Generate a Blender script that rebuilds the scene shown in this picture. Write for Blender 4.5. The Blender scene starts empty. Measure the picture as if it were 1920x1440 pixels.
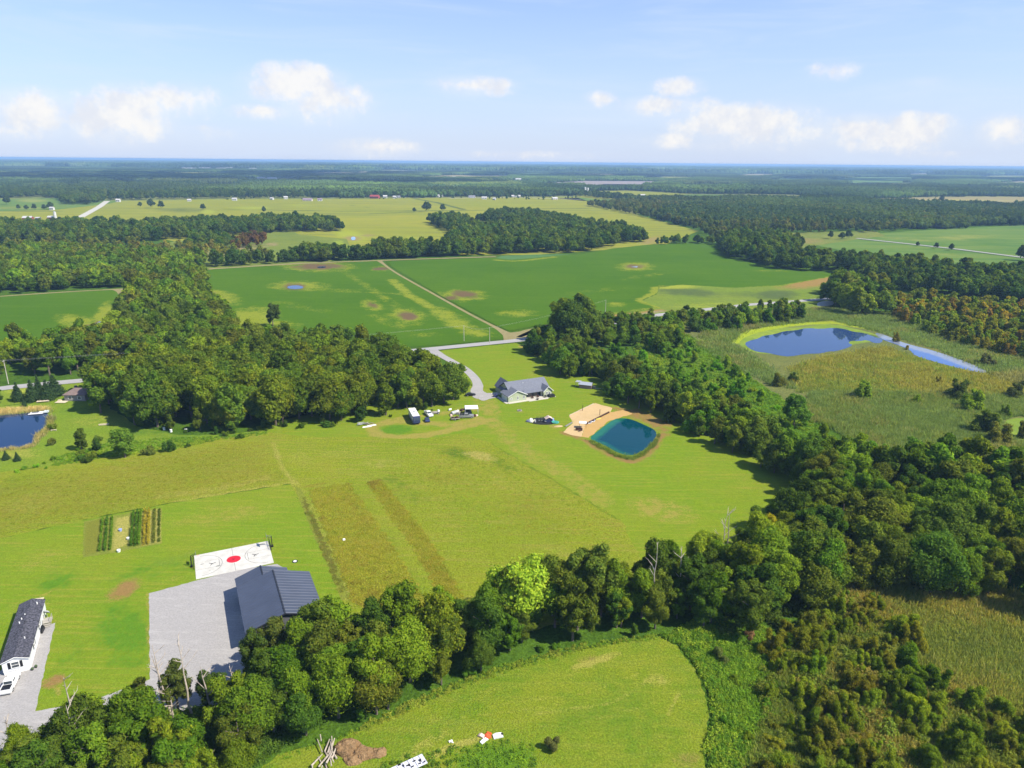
import bpy, math, random
import numpy as np
from mathutils import Vector, Matrix
from mathutils.geometry import delaunay_2d_cdt
rad = math.radians
scene = bpy.context.scene
C = scene.collection

# ------------------------------------------------------------------ camera
F_PX, HEIGHT = 1333.0, 100.0
PITCH = math.atan((720 - 303.6) / F_PX)
ROLL = math.atan(18 / 1920)
_f = np.array([0, math.cos(PITCH), -math.sin(PITCH)])
_u = np.array([0, math.sin(PITCH), math.cos(PITCH)])
_r = np.array([1.0, 0, 0])
_R = math.cos(ROLL) * _r + math.sin(ROLL) * _u
_U = -math.sin(ROLL) * _r + math.cos(ROLL) * _u
cam_data = bpy.data.cameras.new('camera')
cam = bpy.data.objects.new('camera', cam_data)
C.objects.link(cam)
cam_data.sensor_width = 36.0
cam_data.lens = 36.0 * F_PX / 1920
cam_data.clip_start = 0.5
cam_data.clip_end = 120000
cam.matrix_world = Matrix(((_R[0], _U[0], -_f[0], 0), (_R[1], _U[1], -_f[1], 0), (_R[2], _U[2], -_f[2], HEIGHT), (0, 0, 0, 1)))
scene.camera = cam

# ------------------------------------------------------------------ render, exposure
scene.render.engine = 'CYCLES'
cy = scene.cycles
cy.max_bounces = 5
cy.diffuse_bounces = 3
cy.glossy_bounces = 2
cy.transmission_bounces = 2
cy.transparent_max_bounces = 4
cy.volume_bounces = 0
cy.use_adaptive_sampling = True
cy.adaptive_threshold = 0.012
cy.caustics_reflective = False
cy.caustics_refractive = False
cy.sample_clamp_indirect = 4
cy.use_denoising = True
cy.denoiser = 'OPENIMAGEDENOISE'
cy.denoising_input_passes = 'RGB_ALBEDO_NORMAL'
cy.denoising_prefilter = 'ACCURATE'
scene.view_settings.view_transform = 'Standard'
scene.view_settings.look = 'None'
scene.view_settings.gamma = 1.0
scene.view_settings.use_curve_mapping = False
scene.view_settings.exposure = 0.84

# ------------------------------------------------------------------ sun
SUN_ELEV = rad(48)
SUN_AZ = math.atan2(-0.36, 0.93)       # direction towards the sun, from +X
sun_dir = Vector((math.cos(SUN_AZ) * math.cos(SUN_ELEV), math.sin(SUN_AZ) * math.cos(SUN_ELEV), math.sin(SUN_ELEV)))
sd = bpy.data.lights.new('sun', 'SUN')
sd.energy = 4.6
sd.angle = rad(0.53)
sd.color = (1.0, 0.93, 0.80)
sun = bpy.data.objects.new('sun', sd)
C.objects.link(sun)
sun.rotation_euler = sun_dir.to_track_quat('Z', 'Y').to_euler()

# ------------------------------------------------------------------ world: nishita sky with clouds
def pix_dir(x, y):
    d = (x - 960) / F_PX * _R - (y - 720) / F_PX * _U + _f
    return d / np.linalg.norm(d)

class NT:
    """small helper for node graphs"""
    def __init__(self, tree): self.t = tree; self.n = tree.nodes; self.l = tree.links
    def new(self, typ, **kw):
        nd = self.n.new(typ)
        for k, v in kw.items(): setattr(nd, k, v)
        return nd
    def put(self, sock, v):
        if v is None: return
        if isinstance(v, bpy.types.NodeSocket): self.l.new(v, sock)
        else:
            if isinstance(v, (tuple, list)) and len(v) == 3 and sock.type == 'RGBA': v = (*v, 1)
            sock.default_value = v
    def math(self, op, a, b=None, c=None, clamp=False):
        m = self.new('ShaderNodeMath', operation=op, use_clamp=clamp)
        self.put(m.inputs[0], a); self.put(m.inputs[1], b); self.put(m.inputs[2], c)
        return m.outputs[0]
    def vmath(self, op, a, b=None):
        m = self.new('ShaderNodeVectorMath', operation=op)
        self.put(m.inputs[0], a); self.put(m.inputs[1], b)
        return m.outputs[0]
    def mix(self, fac, a, b, blend='MIX'):
        m = self.new('ShaderNodeMix', data_type='RGBA', blend_type=blend)
        self.put(m.inputs[0], fac); self.put(m.inputs[6], a); self.put(m.inputs[7], b)
        return m.outputs[2]
    def ramp(self, v, lo, hi, smooth=True):
        m = self.new('ShaderNodeMapRange', interpolation_type='SMOOTHSTEP' if smooth else 'LINEAR')
        self.put(m.inputs[0], v); self.put(m.inputs[1], lo); self.put(m.inputs[2], hi)
        return m.outputs[0]
    def noise(self, vec, scale, detail=3.0, rough=0.55, dist=0.0):
        m = self.new('ShaderNodeTexNoise')
        self.put(m.inputs['Vector'], vec)
        m.inputs['Scale'].default_value = scale; m.inputs['Detail'].default_value = detail
        m.inputs['Roughness'].default_value = rough; m.inputs['Distortion'].default_value = dist
        return m.outputs['Fac']
    def mapping(self, vec, rot=0.0, scale=(1, 1, 1)):
        m = self.new('ShaderNodeMapping')
        self.put(m.inputs[0], vec); m.inputs['Rotation'].default_value = (0, 0, rot); m.inputs['Scale'].default_value = scale
        return m.outputs[0]

world = bpy.data.worlds.new('World')
scene.world = world
world.use_nodes = True
world.cycles.sampling_method = 'MANUAL'
world.cycles.sample_map_resolution = 512
wt = NT(world.node_tree)
wt.n.clear()
sky = wt.new('ShaderNodeTexSky', sky_type='NISHITA')
sky.sun_disc = False
sky.sun_elevation = SUN_ELEV
sky.sun_rotation = math.pi / 2 - SUN_AZ
sky.altitude = 300
sky.air_density = 1.0
sky.dust_density = 0.6
sky.ozone_density = 1.0
tc = wt.new('ShaderNodeTexCoord')
dirv = wt.vmath('NORMALIZE', tc.outputs['Generated'])
sep = wt.new('ShaderNodeSeparateXYZ'); wt.put(sep.inputs[0], dirv)
az = wt.math('ARCTAN2', sep.outputs[0], sep.outputs[1])
el = wt.math('ARCSINE', sep.outputs[2])
# whitish haze of the low sky, the same all round the horizon
azel = wt.new('ShaderNodeCombineXYZ'); wt.put(azel.inputs[0], az); wt.put(azel.inputs[1], el)
warp = wt.noise(dirv, 24.0, 9.0, 0.68)
warp2 = wt.noise(wt.vmath('ADD', dirv, (3.1, 1.7, 0.4)), 9.0, 2.0, 0.5)
CLOUDS = [  # x, y, rx, ry, strength : cumulus heaps read off the low sky
    (60, 205, 75, 36, 1.0), (215, 215, 90, 40, 1.0), (250, 185, 60, 28, .9), (340, 185, 55, 28, .8), (20, 245, 60, 16, .55),
    (555, 155, 70, 34, 1.0), (600, 185, 80, 34, .75), (490, 208, 50, 12, .9), (665, 172, 24, 14, .6), (360, 238, 34, 8, .35),
    (890, 160, 60, 16, .75), (705, 275, 62, 15, .8),
    (1272, 163, 36, 18, .85), (1250, 196, 80, 18, .7), (1128, 184, 28, 14, .5), (1268, 262, 40, 14, .55),
    (1405, 232, 110, 34, 1.0), (1490, 245, 170, 28, .6), (1610, 236, 70, 22, .85), (1708, 244, 66, 30, 1.0), (1880, 240, 42, 24, .9),
    (1560, 130, 40, 18, .45), (1740, 152, 34, 9, .35), (1370, 270, 90, 12, .5), (1000, 290, 120, 9, .35), (1740, 287, 60, 9, .35), (200, 243, 190, 20, .35), (1500, 262, 270, 18, .4), (600, 215, 120, 16, .35)]
cov = None
for (x, y, rx, ry, st) in CLOUDS:
    d0 = pix_dir(x, y); d1 = pix_dir(x + rx, y); d2 = pix_dir(x, y - ry)
    a0, e0 = math.atan2(d0[0], d0[1]), math.asin(d0[2])
    ra = abs(math.atan2(d1[0], d1[1]) - a0); re = abs(math.asin(d2[2]) - e0)
    dx = wt.math('MULTIPLY', wt.math('SUBTRACT', az, a0), 0.82 / ra)
    dy = wt.math('MULTIPLY', wt.math('SUBTRACT', el, e0), 1 / re)
    dy = wt.math('MAXIMUM', dy, wt.math('MULTIPLY', dy, -0.75))     # flatter base
    r = wt.math('SQRT', wt.math('ADD', wt.math('MULTIPLY', dx, dx), wt.math('MULTIPLY', dy, dy)))
    m = wt.math('MULTIPLY', wt.math('SUBTRACT', 1.5, r), st)
    cov = m if cov is None else wt.math('MAXIMUM', cov, m)
# the sky goes on outside the view with the same sort of low cumulus
outside = wt.ramp(wt.math('ABSOLUTE', az), 0.66, 0.85)
lowband = wt.math('MULTIPLY', wt.ramp(el, 0.005, 0.05), wt.math('SUBTRACT', 1.0, wt.ramp(el, 0.10, 0.20)))
gen = wt.math('MULTIPLY', wt.ramp(wt.noise(wt.vmath('MULTIPLY', dirv, (1, 1, 2.4)), 5.0, 2.0, 0.5), 0.48, 0.68), 1.2)
cov = wt.math('MAXIMUM', cov, wt.math('MULTIPLY', gen, wt.math('MULTIPLY', outside, lowband)))
cn = wt.math('ADD', cov, wt.math('MULTIPLY', wt.math('SUBTRACT', warp, 0.5), 3.0))
cn = wt.math('ADD', cn, wt.math('MULTIPLY', wt.math('SUBTRACT', warp2, 0.5), 0.7))
cn = wt.math('MULTIPLY', cn, wt.ramp(cov, -0.1, 0.4))
cmask = wt.math('MAXIMUM', wt.math('MULTIPLY', wt.ramp(cn, 0.05, 1.1), 0.85), wt.math('MULTIPLY', wt.ramp(cov, 0.0, 0.9), 0.30))
# thin cirrus streaks
cir = wt.noise(wt.mapping(dirv, 0.12, (2.0, 2.0, 16.0)), 1.7, 5.0, 0.6, 0.6)
cirm = wt.math('MULTIPLY', wt.ramp(cir, 0.42, 0.8), 0.5)
# horizon milkiness
milk = wt.math('SUBTRACT', 1.0, wt.ramp(el, 0.0, 0.55, False))
milk = wt.math('MULTIPLY', wt.math('POWER', milk, 2.4), 0.90)
skyt = wt.mix(1.0, sky.outputs[0], (0.70, 0.85, 1.16), 'MULTIPLY')
STR = 0.10
def rad_col(c): return tuple(v / STR for v in c)
base = wt.mix(milk, skyt, rad_col((0.368, 0.416, 0.532)))
base = wt.mix(cirm, base, rad_col((0.40, 0.465, 0.565)))
shade = wt.ramp(wt.noise(wt.vmath('ADD', dirv, (0.0, 0.0, 0.012)), 34.0, 6.0, 0.65), 0.34, 0.62)
ccol = wt.mix(shade, rad_col((0.46, 0.47, 0.505)), rad_col((0.565, 0.548, 0.525)))
base = wt.mix(cmask, base, ccol)
bg = wt.new('ShaderNodeBackground'); wt.put(bg.inputs[0], base); bg.inputs[1].default_value = STR
wo = wt.new('ShaderNodeOutputWorld'); wt.l.new(bg.outputs[0], wo.inputs[0])

# ------------------------------------------------------------------ helpers
def at(x, y, z=0.0):
    d = (x - 960) / F_PX * _R - (y - 720) / F_PX * _U + _f
    t = (z - HEIGHT) / d[2]
    return (float(d[0] * t), float(d[1] * t))
def ats(pts, z=0.0): return [at(x, y, z) for x, y in pts]
def to_px(X, Y, Z):
    v = np.stack([np.asarray(X, float), np.asarray(Y, float), np.asarray(Z, float) - HEIGHT], -1)
    a, b, c = v @ _R, v @ _U, v @ _f
    c = np.where(c < 1, 1, c)
    return 960 + a / c * F_PX, 720 - b / c * F_PX

MATS = {}
def mat(name, col, rough=0.7, metal=0.0, spec=0.3, var=0.0, vscale=1.0, bump=0.0, bscale=8.0):
    if name in MATS: return MATS[name]
    m = bpy.data.materials.new(name); m.use_nodes = True
    t = NT(m.node_tree); p = t.n['Principled BSDF']
    p.inputs['Roughness'].default_value = rough; p.inputs['Metallic'].default_value = metal
    p.inputs['Specular IOR Level'].default_value = spec
    tcn = t.new('ShaderNodeTexCoord').outputs['Object']
    v = var if var else 0.06
    nz = t.noise(tcn, vscale, 4.0, 0.6)
    dark = tuple(c * (1 - v) for c in col); lite = tuple(min(1, c * (1 + v)) for c in col)
    t.put(p.inputs['Base Color'], t.mix(t.ramp(nz, 0.3, 0.7), dark, lite))
    if bump:
        b = t.new('ShaderNodeBump'); b.inputs['Strength'].default_value = bump; b.inputs['Distance'].default_value = 0.05
        t.put(b.inputs['Height'], t.noise(tcn, bscale, 3.0)); t.l.new(b.outputs[0], p.inputs['Normal'])
    MATS[name] = m
    return m

class MB:
    """collects boxes, prisms, tubes and faces into one mesh"""
    def __init__(self): self.v = []; self.f = []
    def add(self, vs, fs):
        o = len(self.v); self.v += [tuple(map(float, p)) for p in vs]; self.f += [tuple(i + o for i in q) for q in fs]; return self
    def box(self, c, s, rz=0.0, taper=1.0):
        cx, cy_, cz = c; hx, hy, hz = s[0] / 2, s[1] / 2, s[2] / 2; vs = []
        for k, (sx, sy, sz) in enumerate([(-1, -1, -1), (1, -1, -1), (1, 1, -1), (-1, 1, -1), (-1, -1, 1), (1, -1, 1), (1, 1, 1), (-1, 1, 1)]):
            q = taper if sz > 0 else 1.0
            x, y = sx * hx * q, sy * hy * q
            vs.append((cx + x * math.cos(rz) - y * math.sin(rz), cy_ + x * math.sin(rz) + y * math.cos(rz), cz + sz * hz))
        return self.add(vs, [(0, 3, 2, 1), (4, 5, 6, 7), (0, 1, 5, 4), (1, 2, 6, 5), (2, 3, 7, 6), (3, 0, 4, 7)])
    def prism(self, prof, y0, y1, axis='y'):
        n = len(prof); vs = []
        for yy in (y0, y1):
            for (a, b) in prof: vs.append((a, yy, b) if axis == 'y' else (yy, a, b))
        fs = [(i, (i + 1) % n, n + (i + 1) % n, n + i) for i in range(n)]
        fs += [tuple(range(n))[::-1], tuple(range(n, 2 * n))]
        return self.add(vs, fs)
    def extrude(self, poly, z0, z1):
        n = len(poly)
        vs = [(x, y, z0) for x, y in poly] + [(x, y, z1) for x, y in poly]
        return self.add(vs, [(i, (i + 1) % n, n + (i + 1) % n, n + i) for i in range(n)] + [tuple(range(n))[::-1], tuple(range(n, 2 * n))])
    def tube(self, p0, p1, r0, r1=None, n=6):
        r1 = r0 if r1 is None else r1
        a, b = Vector(p0), Vector(p1); d = (b - a).normalized()
        q = d.orthogonal().normalized(); w = d.cross(q)
        vs = []
        for p, r in ((a, r0), (b, r1)):
            for k in range(n):
                t = 2 * math.pi * k / n; vs.append(tuple(p + (q * math.cos(t) + w * math.sin(t)) * r))
        return self.add(vs, [(i, (i + 1) % n, n + (i + 1) % n, n + i) for i in range(n)] + [tuple(range(n))[::-1], tuple(range(n, 2 * n))])
    def dome(self, c, rx, ry, rz, n=10, m=4):
        vs = []; fs = []
        for j in range(m):
            ph = j / m * math.pi / 2
            for i in range(n):
                t = 2 * math.pi * i / n
                vs.append((c[0] + rx * math.cos(ph) * math.cos(t), c[1] + ry * math.cos(ph) * math.sin(t), c[2] + rz * math.sin(ph)))
        vs.append((c[0], c[1], c[2] + rz))
        for j in range(m - 1):
            for i in range(n): fs.append((j * n + i, j * n + (i + 1) % n, (j + 1) * n + (i + 1) % n, (j + 1) * n + i))
        for i in range(n): fs.append(((m - 1) * n + i, (m - 1) * n + (i + 1) % n, m * n))
        return self.add(vs, fs)
    def mesh(self, name, m):
        me = bpy.data.meshes.new(name); me.from_pydata(self.v, [], self.f); me.materials.append(m); me.update()
        return me
    def build(self, name, m, parent=None, **tags):
        o = bpy.data.objects.new(name, self.mesh(name, m)); C.objects.link(o)
        if parent: o.parent = parent
        return tag(o, **tags)

def tag(o, label=None, cat=None, group=None, kind=None):
    if label: o['label'] = label
    if cat: o['category'] = cat
    if group: o['group'] = group
    if kind: o['kind'] = kind
    return o
def thing(name, label, cat, loc=(0, 0), rz=0.0, group=None, z=0.0):
    o = bpy.data.objects.new(name, None); C.objects.link(o)
    o.empty_display_size = 0.5
    o.location = (loc[0], loc[1], z); o.rotation_euler = (0, 0, rz)
    return tag(o, label, cat, group)
def mesh_np(name, verts, faces_flat, size, m, smooth=False):
    me = bpy.data.meshes.new(name)
    nf = len(faces_flat) // size
    me.vertices.add(len(verts)); me.vertices.foreach_set('co', np.asarray(verts, np.float32).ravel())
    me.loops.add(len(faces_flat)); me.loops.foreach_set('vertex_index', np.asarray(faces_flat, np.int32))
    me.polygons.add(nf); me.polygons.foreach_set('loop_start', np.arange(0, nf * size, size, dtype=np.int32))
    me.polygons.foreach_set('loop_total', np.full(nf, size, np.int32))
    me.materials.append(m); me.update(calc_edges=True); me.validate()
    if smooth: me.polygons.foreach_set('use_smooth', np.ones(nf, bool))
    return me

# ------------------------------------------------------------------ sheets of ground with painted crop / soil masks
def inside(poly, X, Y):
    X = np.asarray(X, float); Y = np.asarray(Y, float); r = np.zeros(X.shape, bool); n = len(poly)
    j = n - 1
    for i in range(n):
        xi, yi = poly[i]; xj, yj = poly[j]
        if yi != yj:
            c = ((yi > Y) != (yj > Y)) & (X < (xj - xi) * (Y - yi) / (yj - yi) + xi)
            r ^= c
        j = i
    return r
def resample(poly, step, wob, rng):
    out = []; n = len(poly)
    for i in range(n):
        a = np.array(poly[i]); b = np.array(poly[(i + 1) % n]); L = np.linalg.norm(b - a); k = max(1, int(L / step))
        nrm = np.array([-(b - a)[1], (b - a)[0]]) / max(L, 1e-6)
        for q in range(k):
            t = q / k; p = a + (b - a) * t
            if q: p = p + nrm * wob * rng.uniform(-1, 1)
            out.append((float(p[0]), float(p[1])))
    return out
def smooth_poly(poly, it=2):
    for _ in range(it):
        q = []
        for i in range(len(poly)):
            a, b = poly[i], poly[(i + 1) % len(poly)]
            q += [(a[0] * .75 + b[0] * .25, a[1] * .75 + b[1] * .25), (a[0] * .25 + b[0] * .75, a[1] * .25 + b[1] * .75)]
        poly = q
    return poly
def stroke_eval(st, X, Y):
    kind = st[0]
    if kind == 'e':      # px ellipse cx cy rx ry angle(deg, px)
        _, cx, cy_, rx, ry, ang = st[:6]
        c = np.array(at(cx, cy_)); ca, sa = math.cos(rad(ang)), math.sin(rad(ang))
        J = np.stack([np.array(at(cx + rx * ca, cy_ + rx * sa)) - c, np.array(at(cx - ry * sa, cy_ + ry * ca)) - c], 1)
        q = np.linalg.inv(J) @ np.stack([X - c[0], Y - c[1]])
        return np.clip(1.5 - np.sqrt((q ** 2).sum(0)), 0, 1)
    if kind == 'l':      # px polyline, width metres
        _, pts, w = st[:3]; P = ats(pts); d = np.full(X.shape, 1e9)
        for a, b in zip(P[:-1], P[1:]):
            a = np.array(a); b = np.array(b); ab = b - a
            t = np.clip(((X - a[0]) * ab[0] + (Y - a[1]) * ab[1]) / (ab @ ab), 0, 1)
            d = np.minimum(d, np.hypot(X - a[0] - t * ab[0], Y - a[1] - t * ab[1]))
        return np.clip(1.5 - d / (w / 2), 0, 1)
    if kind == 'p':      # px polygon
        P = ats(st[1]); soft = st[2]
        ins = inside(P, X, Y); d = np.full(X.shape, 1e9)
        for i in range(len(P)):
            a = np.array(P[i]); b = np.array(P[(i + 1) % len(P)]); ab = b - a
            t = np.clip(((X - a[0]) * ab[0] + (Y - a[1]) * ab[1]) / (ab @ ab), 0, 1)
            d = np.minimum(d, np.hypot(X - a[0] - t * ab[0], Y - a[1] - t * ab[1]))
        return np.clip(0.5 + np.where(ins, d, -d) / soft, 0, 1)
SEED = [0]
def sheet(name, poly, z, cell, m, strokes=(), wob=0.0, smooth=0, label=None, world_pts=False, kind='structure', step=None):
    SEED[0] += 1; rng = np.random.default_rng(SEED[0])
    P = poly if world_pts else ats(poly)
    if smooth: P = smooth_poly(P, smooth)
    P = resample(P, step or cell * 1.2, wob, rng)
    xs = [p[0] for p in P]; ys = [p[1] for p in P]
    gx = np.arange(min(xs), max(xs), cell); gy = np.arange(min(ys), max(ys), cell * .87)
    G = []
    if strokes and len(gx) * len(gy) < 400000:
        A, B = np.meshgrid(gx, gy); A = A + (np.arange(len(gy)) % 2)[:, None] * cell / 2
        A = A.ravel(); B = B.ravel(); k = inside(P, A, B); A = A[k]; B = B[k]
        G = list(zip(A.tolist(), B.tolist()))
    n = len(P)
    vc, _, fc, _, _, _ = delaunay_2d_cdt([Vector(p) for p in P] + [Vector(p) for p in G], [], [list(range(n))], 1, 1e-6)
    me = bpy.data.meshes.new(name)
    me.from_pydata([(v.x, v.y, z) for v in vc], [], [f if (vc[f[1]] - vc[f[0]]).cross(vc[f[2]] - vc[f[0]]) > 0 else f[::-1] for f in fc])
    me.materials.append(m); me.update()
    X = np.array([v.x for v in vc]); Y = np.array([v.y for v in vc])
    col = np.zeros((len(X), 4), np.float32); col[:, 3] = 1
    for s in strokes:
        ch, amt = s[-2], s[-1]
        col[:, ch] = np.maximum(col[:, ch], stroke_eval(s, X, Y) * amt)
    a = me.attributes.new('paint', 'FLOAT_COLOR', 'POINT'); a.data.foreach_set('color', col.ravel())
    o = bpy.data.objects.new(name, me); C.objects.link(o)
    return tag(o, label=label, kind=kind)
def field_mat(name, c1, c2, c3, big=0.02, mid=0.15, fine=1.5, yellow=(.42, .42, .06), brown=(.22, .13, .06), dark=(.05, .10, .02),
              streak=None, bump=0.4, mfac=0.55, ffac=0.5, rough_edge=0.9, bdist=0.3):
    m = bpy.data.materials.new(name); m.use_nodes = True
    t = NT(m.node_tree); t.n.clear()
    geo = t.new('ShaderNodeNewGeometry').outputs['Position']
    pos = geo
    nb = t.ramp(t.noise(pos, big, 4.0, 0.6), 0.36, 0.64)
    nm = t.ramp(t.noise(t.vmath('ADD', pos, (31, 7, 0)), mid, 4.0, 0.65), 0.35, 0.68)
    nf = t.noise(pos, fine, 3.0, 0.7)
    col = t.mix(t.math('MULTIPLY', nb, 0.8), c1, c2)
    col = t.mix(t.math('MULTIPLY', nm, mfac), col, c3)
    if streak:
        ang, sc, amt, scol = streak
        ns = t.noise(t.mapping(pos, ang, (0.06, 1.0, 1.0)), sc, 3.0, 0.6)
        col = t.mix(t.math('MULTIPLY', t.ramp(ns, 0.45, 0.72), amt), col, scol)
    at_ = t.new('ShaderNodeAttribute', attribute_name='paint')
    sp = t.new('ShaderNodeSeparateColor'); t.l.new(at_.outputs['Color'], sp.inputs[0])
    en = t.math('ADD', t.math('MULTIPLY', t.math('SUBTRACT', t.noise(pos, mid * 1.6, 5.0, 0.7), 0.5), rough_edge * 1.5), t.math('MULTIPLY', t.math('SUBTRACT', nf, 0.5), rough_edge))
    for k, cc in ((2, dark), (0, yellow), (1, brown)):
        v = t.math('ADD', sp.outputs[k], t.math('MULTIPLY', en, t.ramp(sp.outputs[k], 0.0, 0.35)))
        col = t.mix(t.math('MULTIPLY', t.ramp(v, 0.12, 0.85), 0.92), col, cc)
    lum = t.math('ADD', 1.0 - ffac * 0.5, t.math('MULTIPLY', t.ramp(nf, 0.25, 0.75, False), ffac))
    lum = t.math('MULTIPLY', lum, t.math('ADD', 1.0 - ffac * .22, t.math('MULTIPLY', t.ramp(t.noise(t.vmath('ADD', pos, (5, 91, 0)), mid * 4.3, 5.0, 0.72), 0.3, 0.7, False), ffac * .44)))
    cc = t.new('ShaderNodeCombineColor'); [t.put(cc.inputs[i], lum) for i in range(3)]
    col = t.mix(1.0, col, cc.outputs[0], 'MULTIPLY')
    d = t.new('ShaderNodeBsdfDiffuse'); t.put(d.inputs[0], col)
    if bump:
        b = t.new('ShaderNodeBump'); b.inputs['Strength'].default_value = bump; b.inputs['Distance'].default_value = bdist
        t.put(b.inputs['Height'], nf); t.l.new(b.outputs[0], d.inputs['Normal'])
    out = t.new('ShaderNodeOutputMaterial'); t.l.new(d.outputs[0], out.inputs[0])
    MATS[name] = m
    return m
def water_mat(name, deep, shallow, rough=0.03, bump=0.06, spec=0.5):
    m = bpy.data.materials.new(name); m.use_nodes = True
    t = NT(m.node_tree); p = t.n['Principled BSDF']
    geo = t.new('ShaderNodeNewGeometry').outputs['Position']
    at_ = t.new('ShaderNodeAttribute', attribute_name='paint')
    sp = t.new('ShaderNodeSeparateColor'); t.l.new(at_.outputs['Color'], sp.inputs[0])
    v = t.math('ADD', sp.outputs[0], t.math('MULTIPLY', t.math('SUBTRACT', t.noise(geo, 0.35, 4.0, 0.6), 0.5), t.math('MULTIPLY', sp.outputs[0], 1.6)))
    t.put(p.inputs['Base Color'], t.mix(t.ramp(v, 0.1, 0.9), deep, shallow))
    p.inputs['Roughness'].default_value = rough; p.inputs['IOR'].default_value = 1.33; p.inputs['Specular IOR Level'].default_value = spec
    b = t.new('ShaderNodeBump'); b.inputs['Strength'].default_value = bump; b.inputs['Distance'].default_value = 0.05
    t.put(b.inputs['Height'], t.noise(geo, 1.8, 3.0)); t.l.new(b.outputs[0], p.inputs['Normal'])
    return m
def gravel_mat(name, c1, c2, c3=None):
    m = bpy.data.materials.new(name); m.use_nodes = True
    t = NT(m.node_tree); p = t.n['Principled BSDF']; p.inputs['Roughness'].default_value = 0.95; p.inputs['Specular IOR Level'].default_value = 0.1
    pos = t.new('ShaderNodeNewGeometry').outputs['Position']
    col = t.mix(t.ramp(t.noise(pos, 2.6, 5.0, 0.75), 0.3, 0.7), c1, c2)
    col = t.mix(t.math('MULTIPLY', t.ramp(t.noise(t.mapping(pos, 0.5, (.22, 1, 1)), 0.45, 6.0, 0.75), 0.5, 0.68), 0.6), col, c3 or tuple(c * .6 for c in c1))
    col = t.mix(t.math('MULTIPLY', t.ramp(t.noise(pos, 0.9, 6.0, 0.8), 0.66, 0.72), 0.55), col, tuple(c * .45 for c in c1))
    t.put(p.inputs['Base Color'], col)
    b = t.new('ShaderNodeBump'); b.inputs['Strength'].default_value = .5; b.inputs['Distance'].default_value = 0.05
    t.put(b.inputs['Height'], t.noise(pos, 9.0, 3.0)); t.l.new(b.outputs[0], p.inputs['Normal'])
    return m

# ------------------------------------------------------------------ ground materials
LAWN = field_mat('mown_grass', (.120, .195, .012), (.160, .195, .016), (.145, .212, .013), big=.03, mid=.16, fine=2.6, yellow=(.24, .205, .045), brown=(.22, .13, .05), dark=(.075, .17, .012), streak=(0.45, .9, .65, (.205, .205, .028)), ffac=.5, bump=.5, rough_edge=1.5)
MEADOW = field_mat('meadow_grass', (.145, .190, .013), (.185, .200, .017), (.170, .220, .014), big=.03, mid=.20, fine=2.0, yellow=(.28, .25, .06), brown=(.165, .155, .018), dark=(.065, .125, .010), streak=(-0.15, .9, .6, (.235, .20, .045)), ffac=.8, bump=1.0)
WEEDS = field_mat('weedy_strip', (.175, .19, .016), (.195, .17, .020), (.22, .20, .018), big=.08, mid=.45, fine=2.4, yellow=(.24, .20, .03), brown=(.12, .07, .02), dark=(.05, .09, .01), ffac=.95, bump=1.0)
HAY = field_mat('hay_grass', (.105, .175, .012), (.165, .205, .015), (.19, .215, .020), big=.07, mid=.35, fine=2.6, yellow=(.26, .25, .05), brown=(.18, .15, .04), dark=(.075, .155, .010), streak=(0.32, .6, .3, (.21, .22, .035)), ffac=.85, bump=1.0)
SCRUB = field_mat('rough_green_ground', (.040, .085, .010), (.055, .110, .012), (.075, .14, .013), big=.03, mid=.2, fine=1.6, yellow=(.22, .22, .03), brown=(.09, .06, .02), dark=(.015, .03, .005), ffac=.9, bump=1.0)
LUSH = field_mat('lush_groundcover', (.075, .165, .012), (.10, .19, .013), (.06, .13, .012), big=.06, mid=.35, fine=1.8, yellow=(.20, .22, .02), brown=(.20, .10, .05), dark=(.02, .05, .006), ffac=.9, bump=1.2, bdist=.6)
SOY = field_mat('soybean_rows', (.046, .108, .008), (.066, .130, .009), (.054, .118, .008), big=.006, mid=.06, fine=.7, yellow=(.185, .215, .022), brown=(.115, .072, .045), dark=(.018, .08, .014), streak=(0.30, .16, .5, (.07, .13, .011)), ffac=.25, bump=.2, rough_edge=1.5)
GOLD = field_mat('ripening_crop', (.21, .22, .026), (.25, .24, .032), (.18, .21, .025), big=.003, mid=.012, fine=.5, yellow=(.24, .27, .03), brown=(.22, .17, .07), dark=(.06, .09, .03), streak=(-0.05, .05, .8, (.13, .15, .035)), ffac=.12, bump=0, rough_edge=.6)
PALEGREEN = field_mat('pale_green_crop', (.07, .14, .03), (.10, .165, .035), (.12, .18, .035), big=.004, mid=.015, fine=.5, yellow=(.2, .22, .05), dark=(.04, .08, .02), streak=(0.15, .05, .8, (.14, .19, .04)), ffac=.12, bump=0)
TAN = field_mat('tan_stubble', (.27, .23, .10), (.24, .20, .09), (.21, .19, .08), big=.002, mid=.01, fine=.5, ffac=.1, bump=0)
FARLAND = field_mat('far_farmland', (.13, .16, .040), (.22, .21, .07), (.10, .13, .03), big=.0009, mid=.004, fine=.03, yellow=(.2, .2, .06), dark=(.012, .022, .008), streak=(0.04, .0011, .6, (.09, .11, .04)), ffac=.5, bump=0)
MARSH = field_mat('marsh_bed', (.11, .13, .040), (.14, .15, .040), (.09, .11, .038), big=.02, mid=.16, fine=1.6, yellow=(.26, .32, .02), brown=(.145, .13, .03), dark=(.03, .045, .014), ffac=.9, bump=1.0)
DIRTY = field_mat('dry_dirt_edge', (.22, .19, .09), (.18, .17, .07), (.25, .21, .11), fine=1.2, ffac=.4)
SANDM = field_mat('pale_sand', (.46, .33, .165), (.42, .30, .15), (.48, .35, .19), big=.1, mid=.4, fine=3.0, yellow=(.30, .27, .06), brown=(.42, .24, .07), dark=(.30, .2, .1), ffac=.14, bump=.2)
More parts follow.
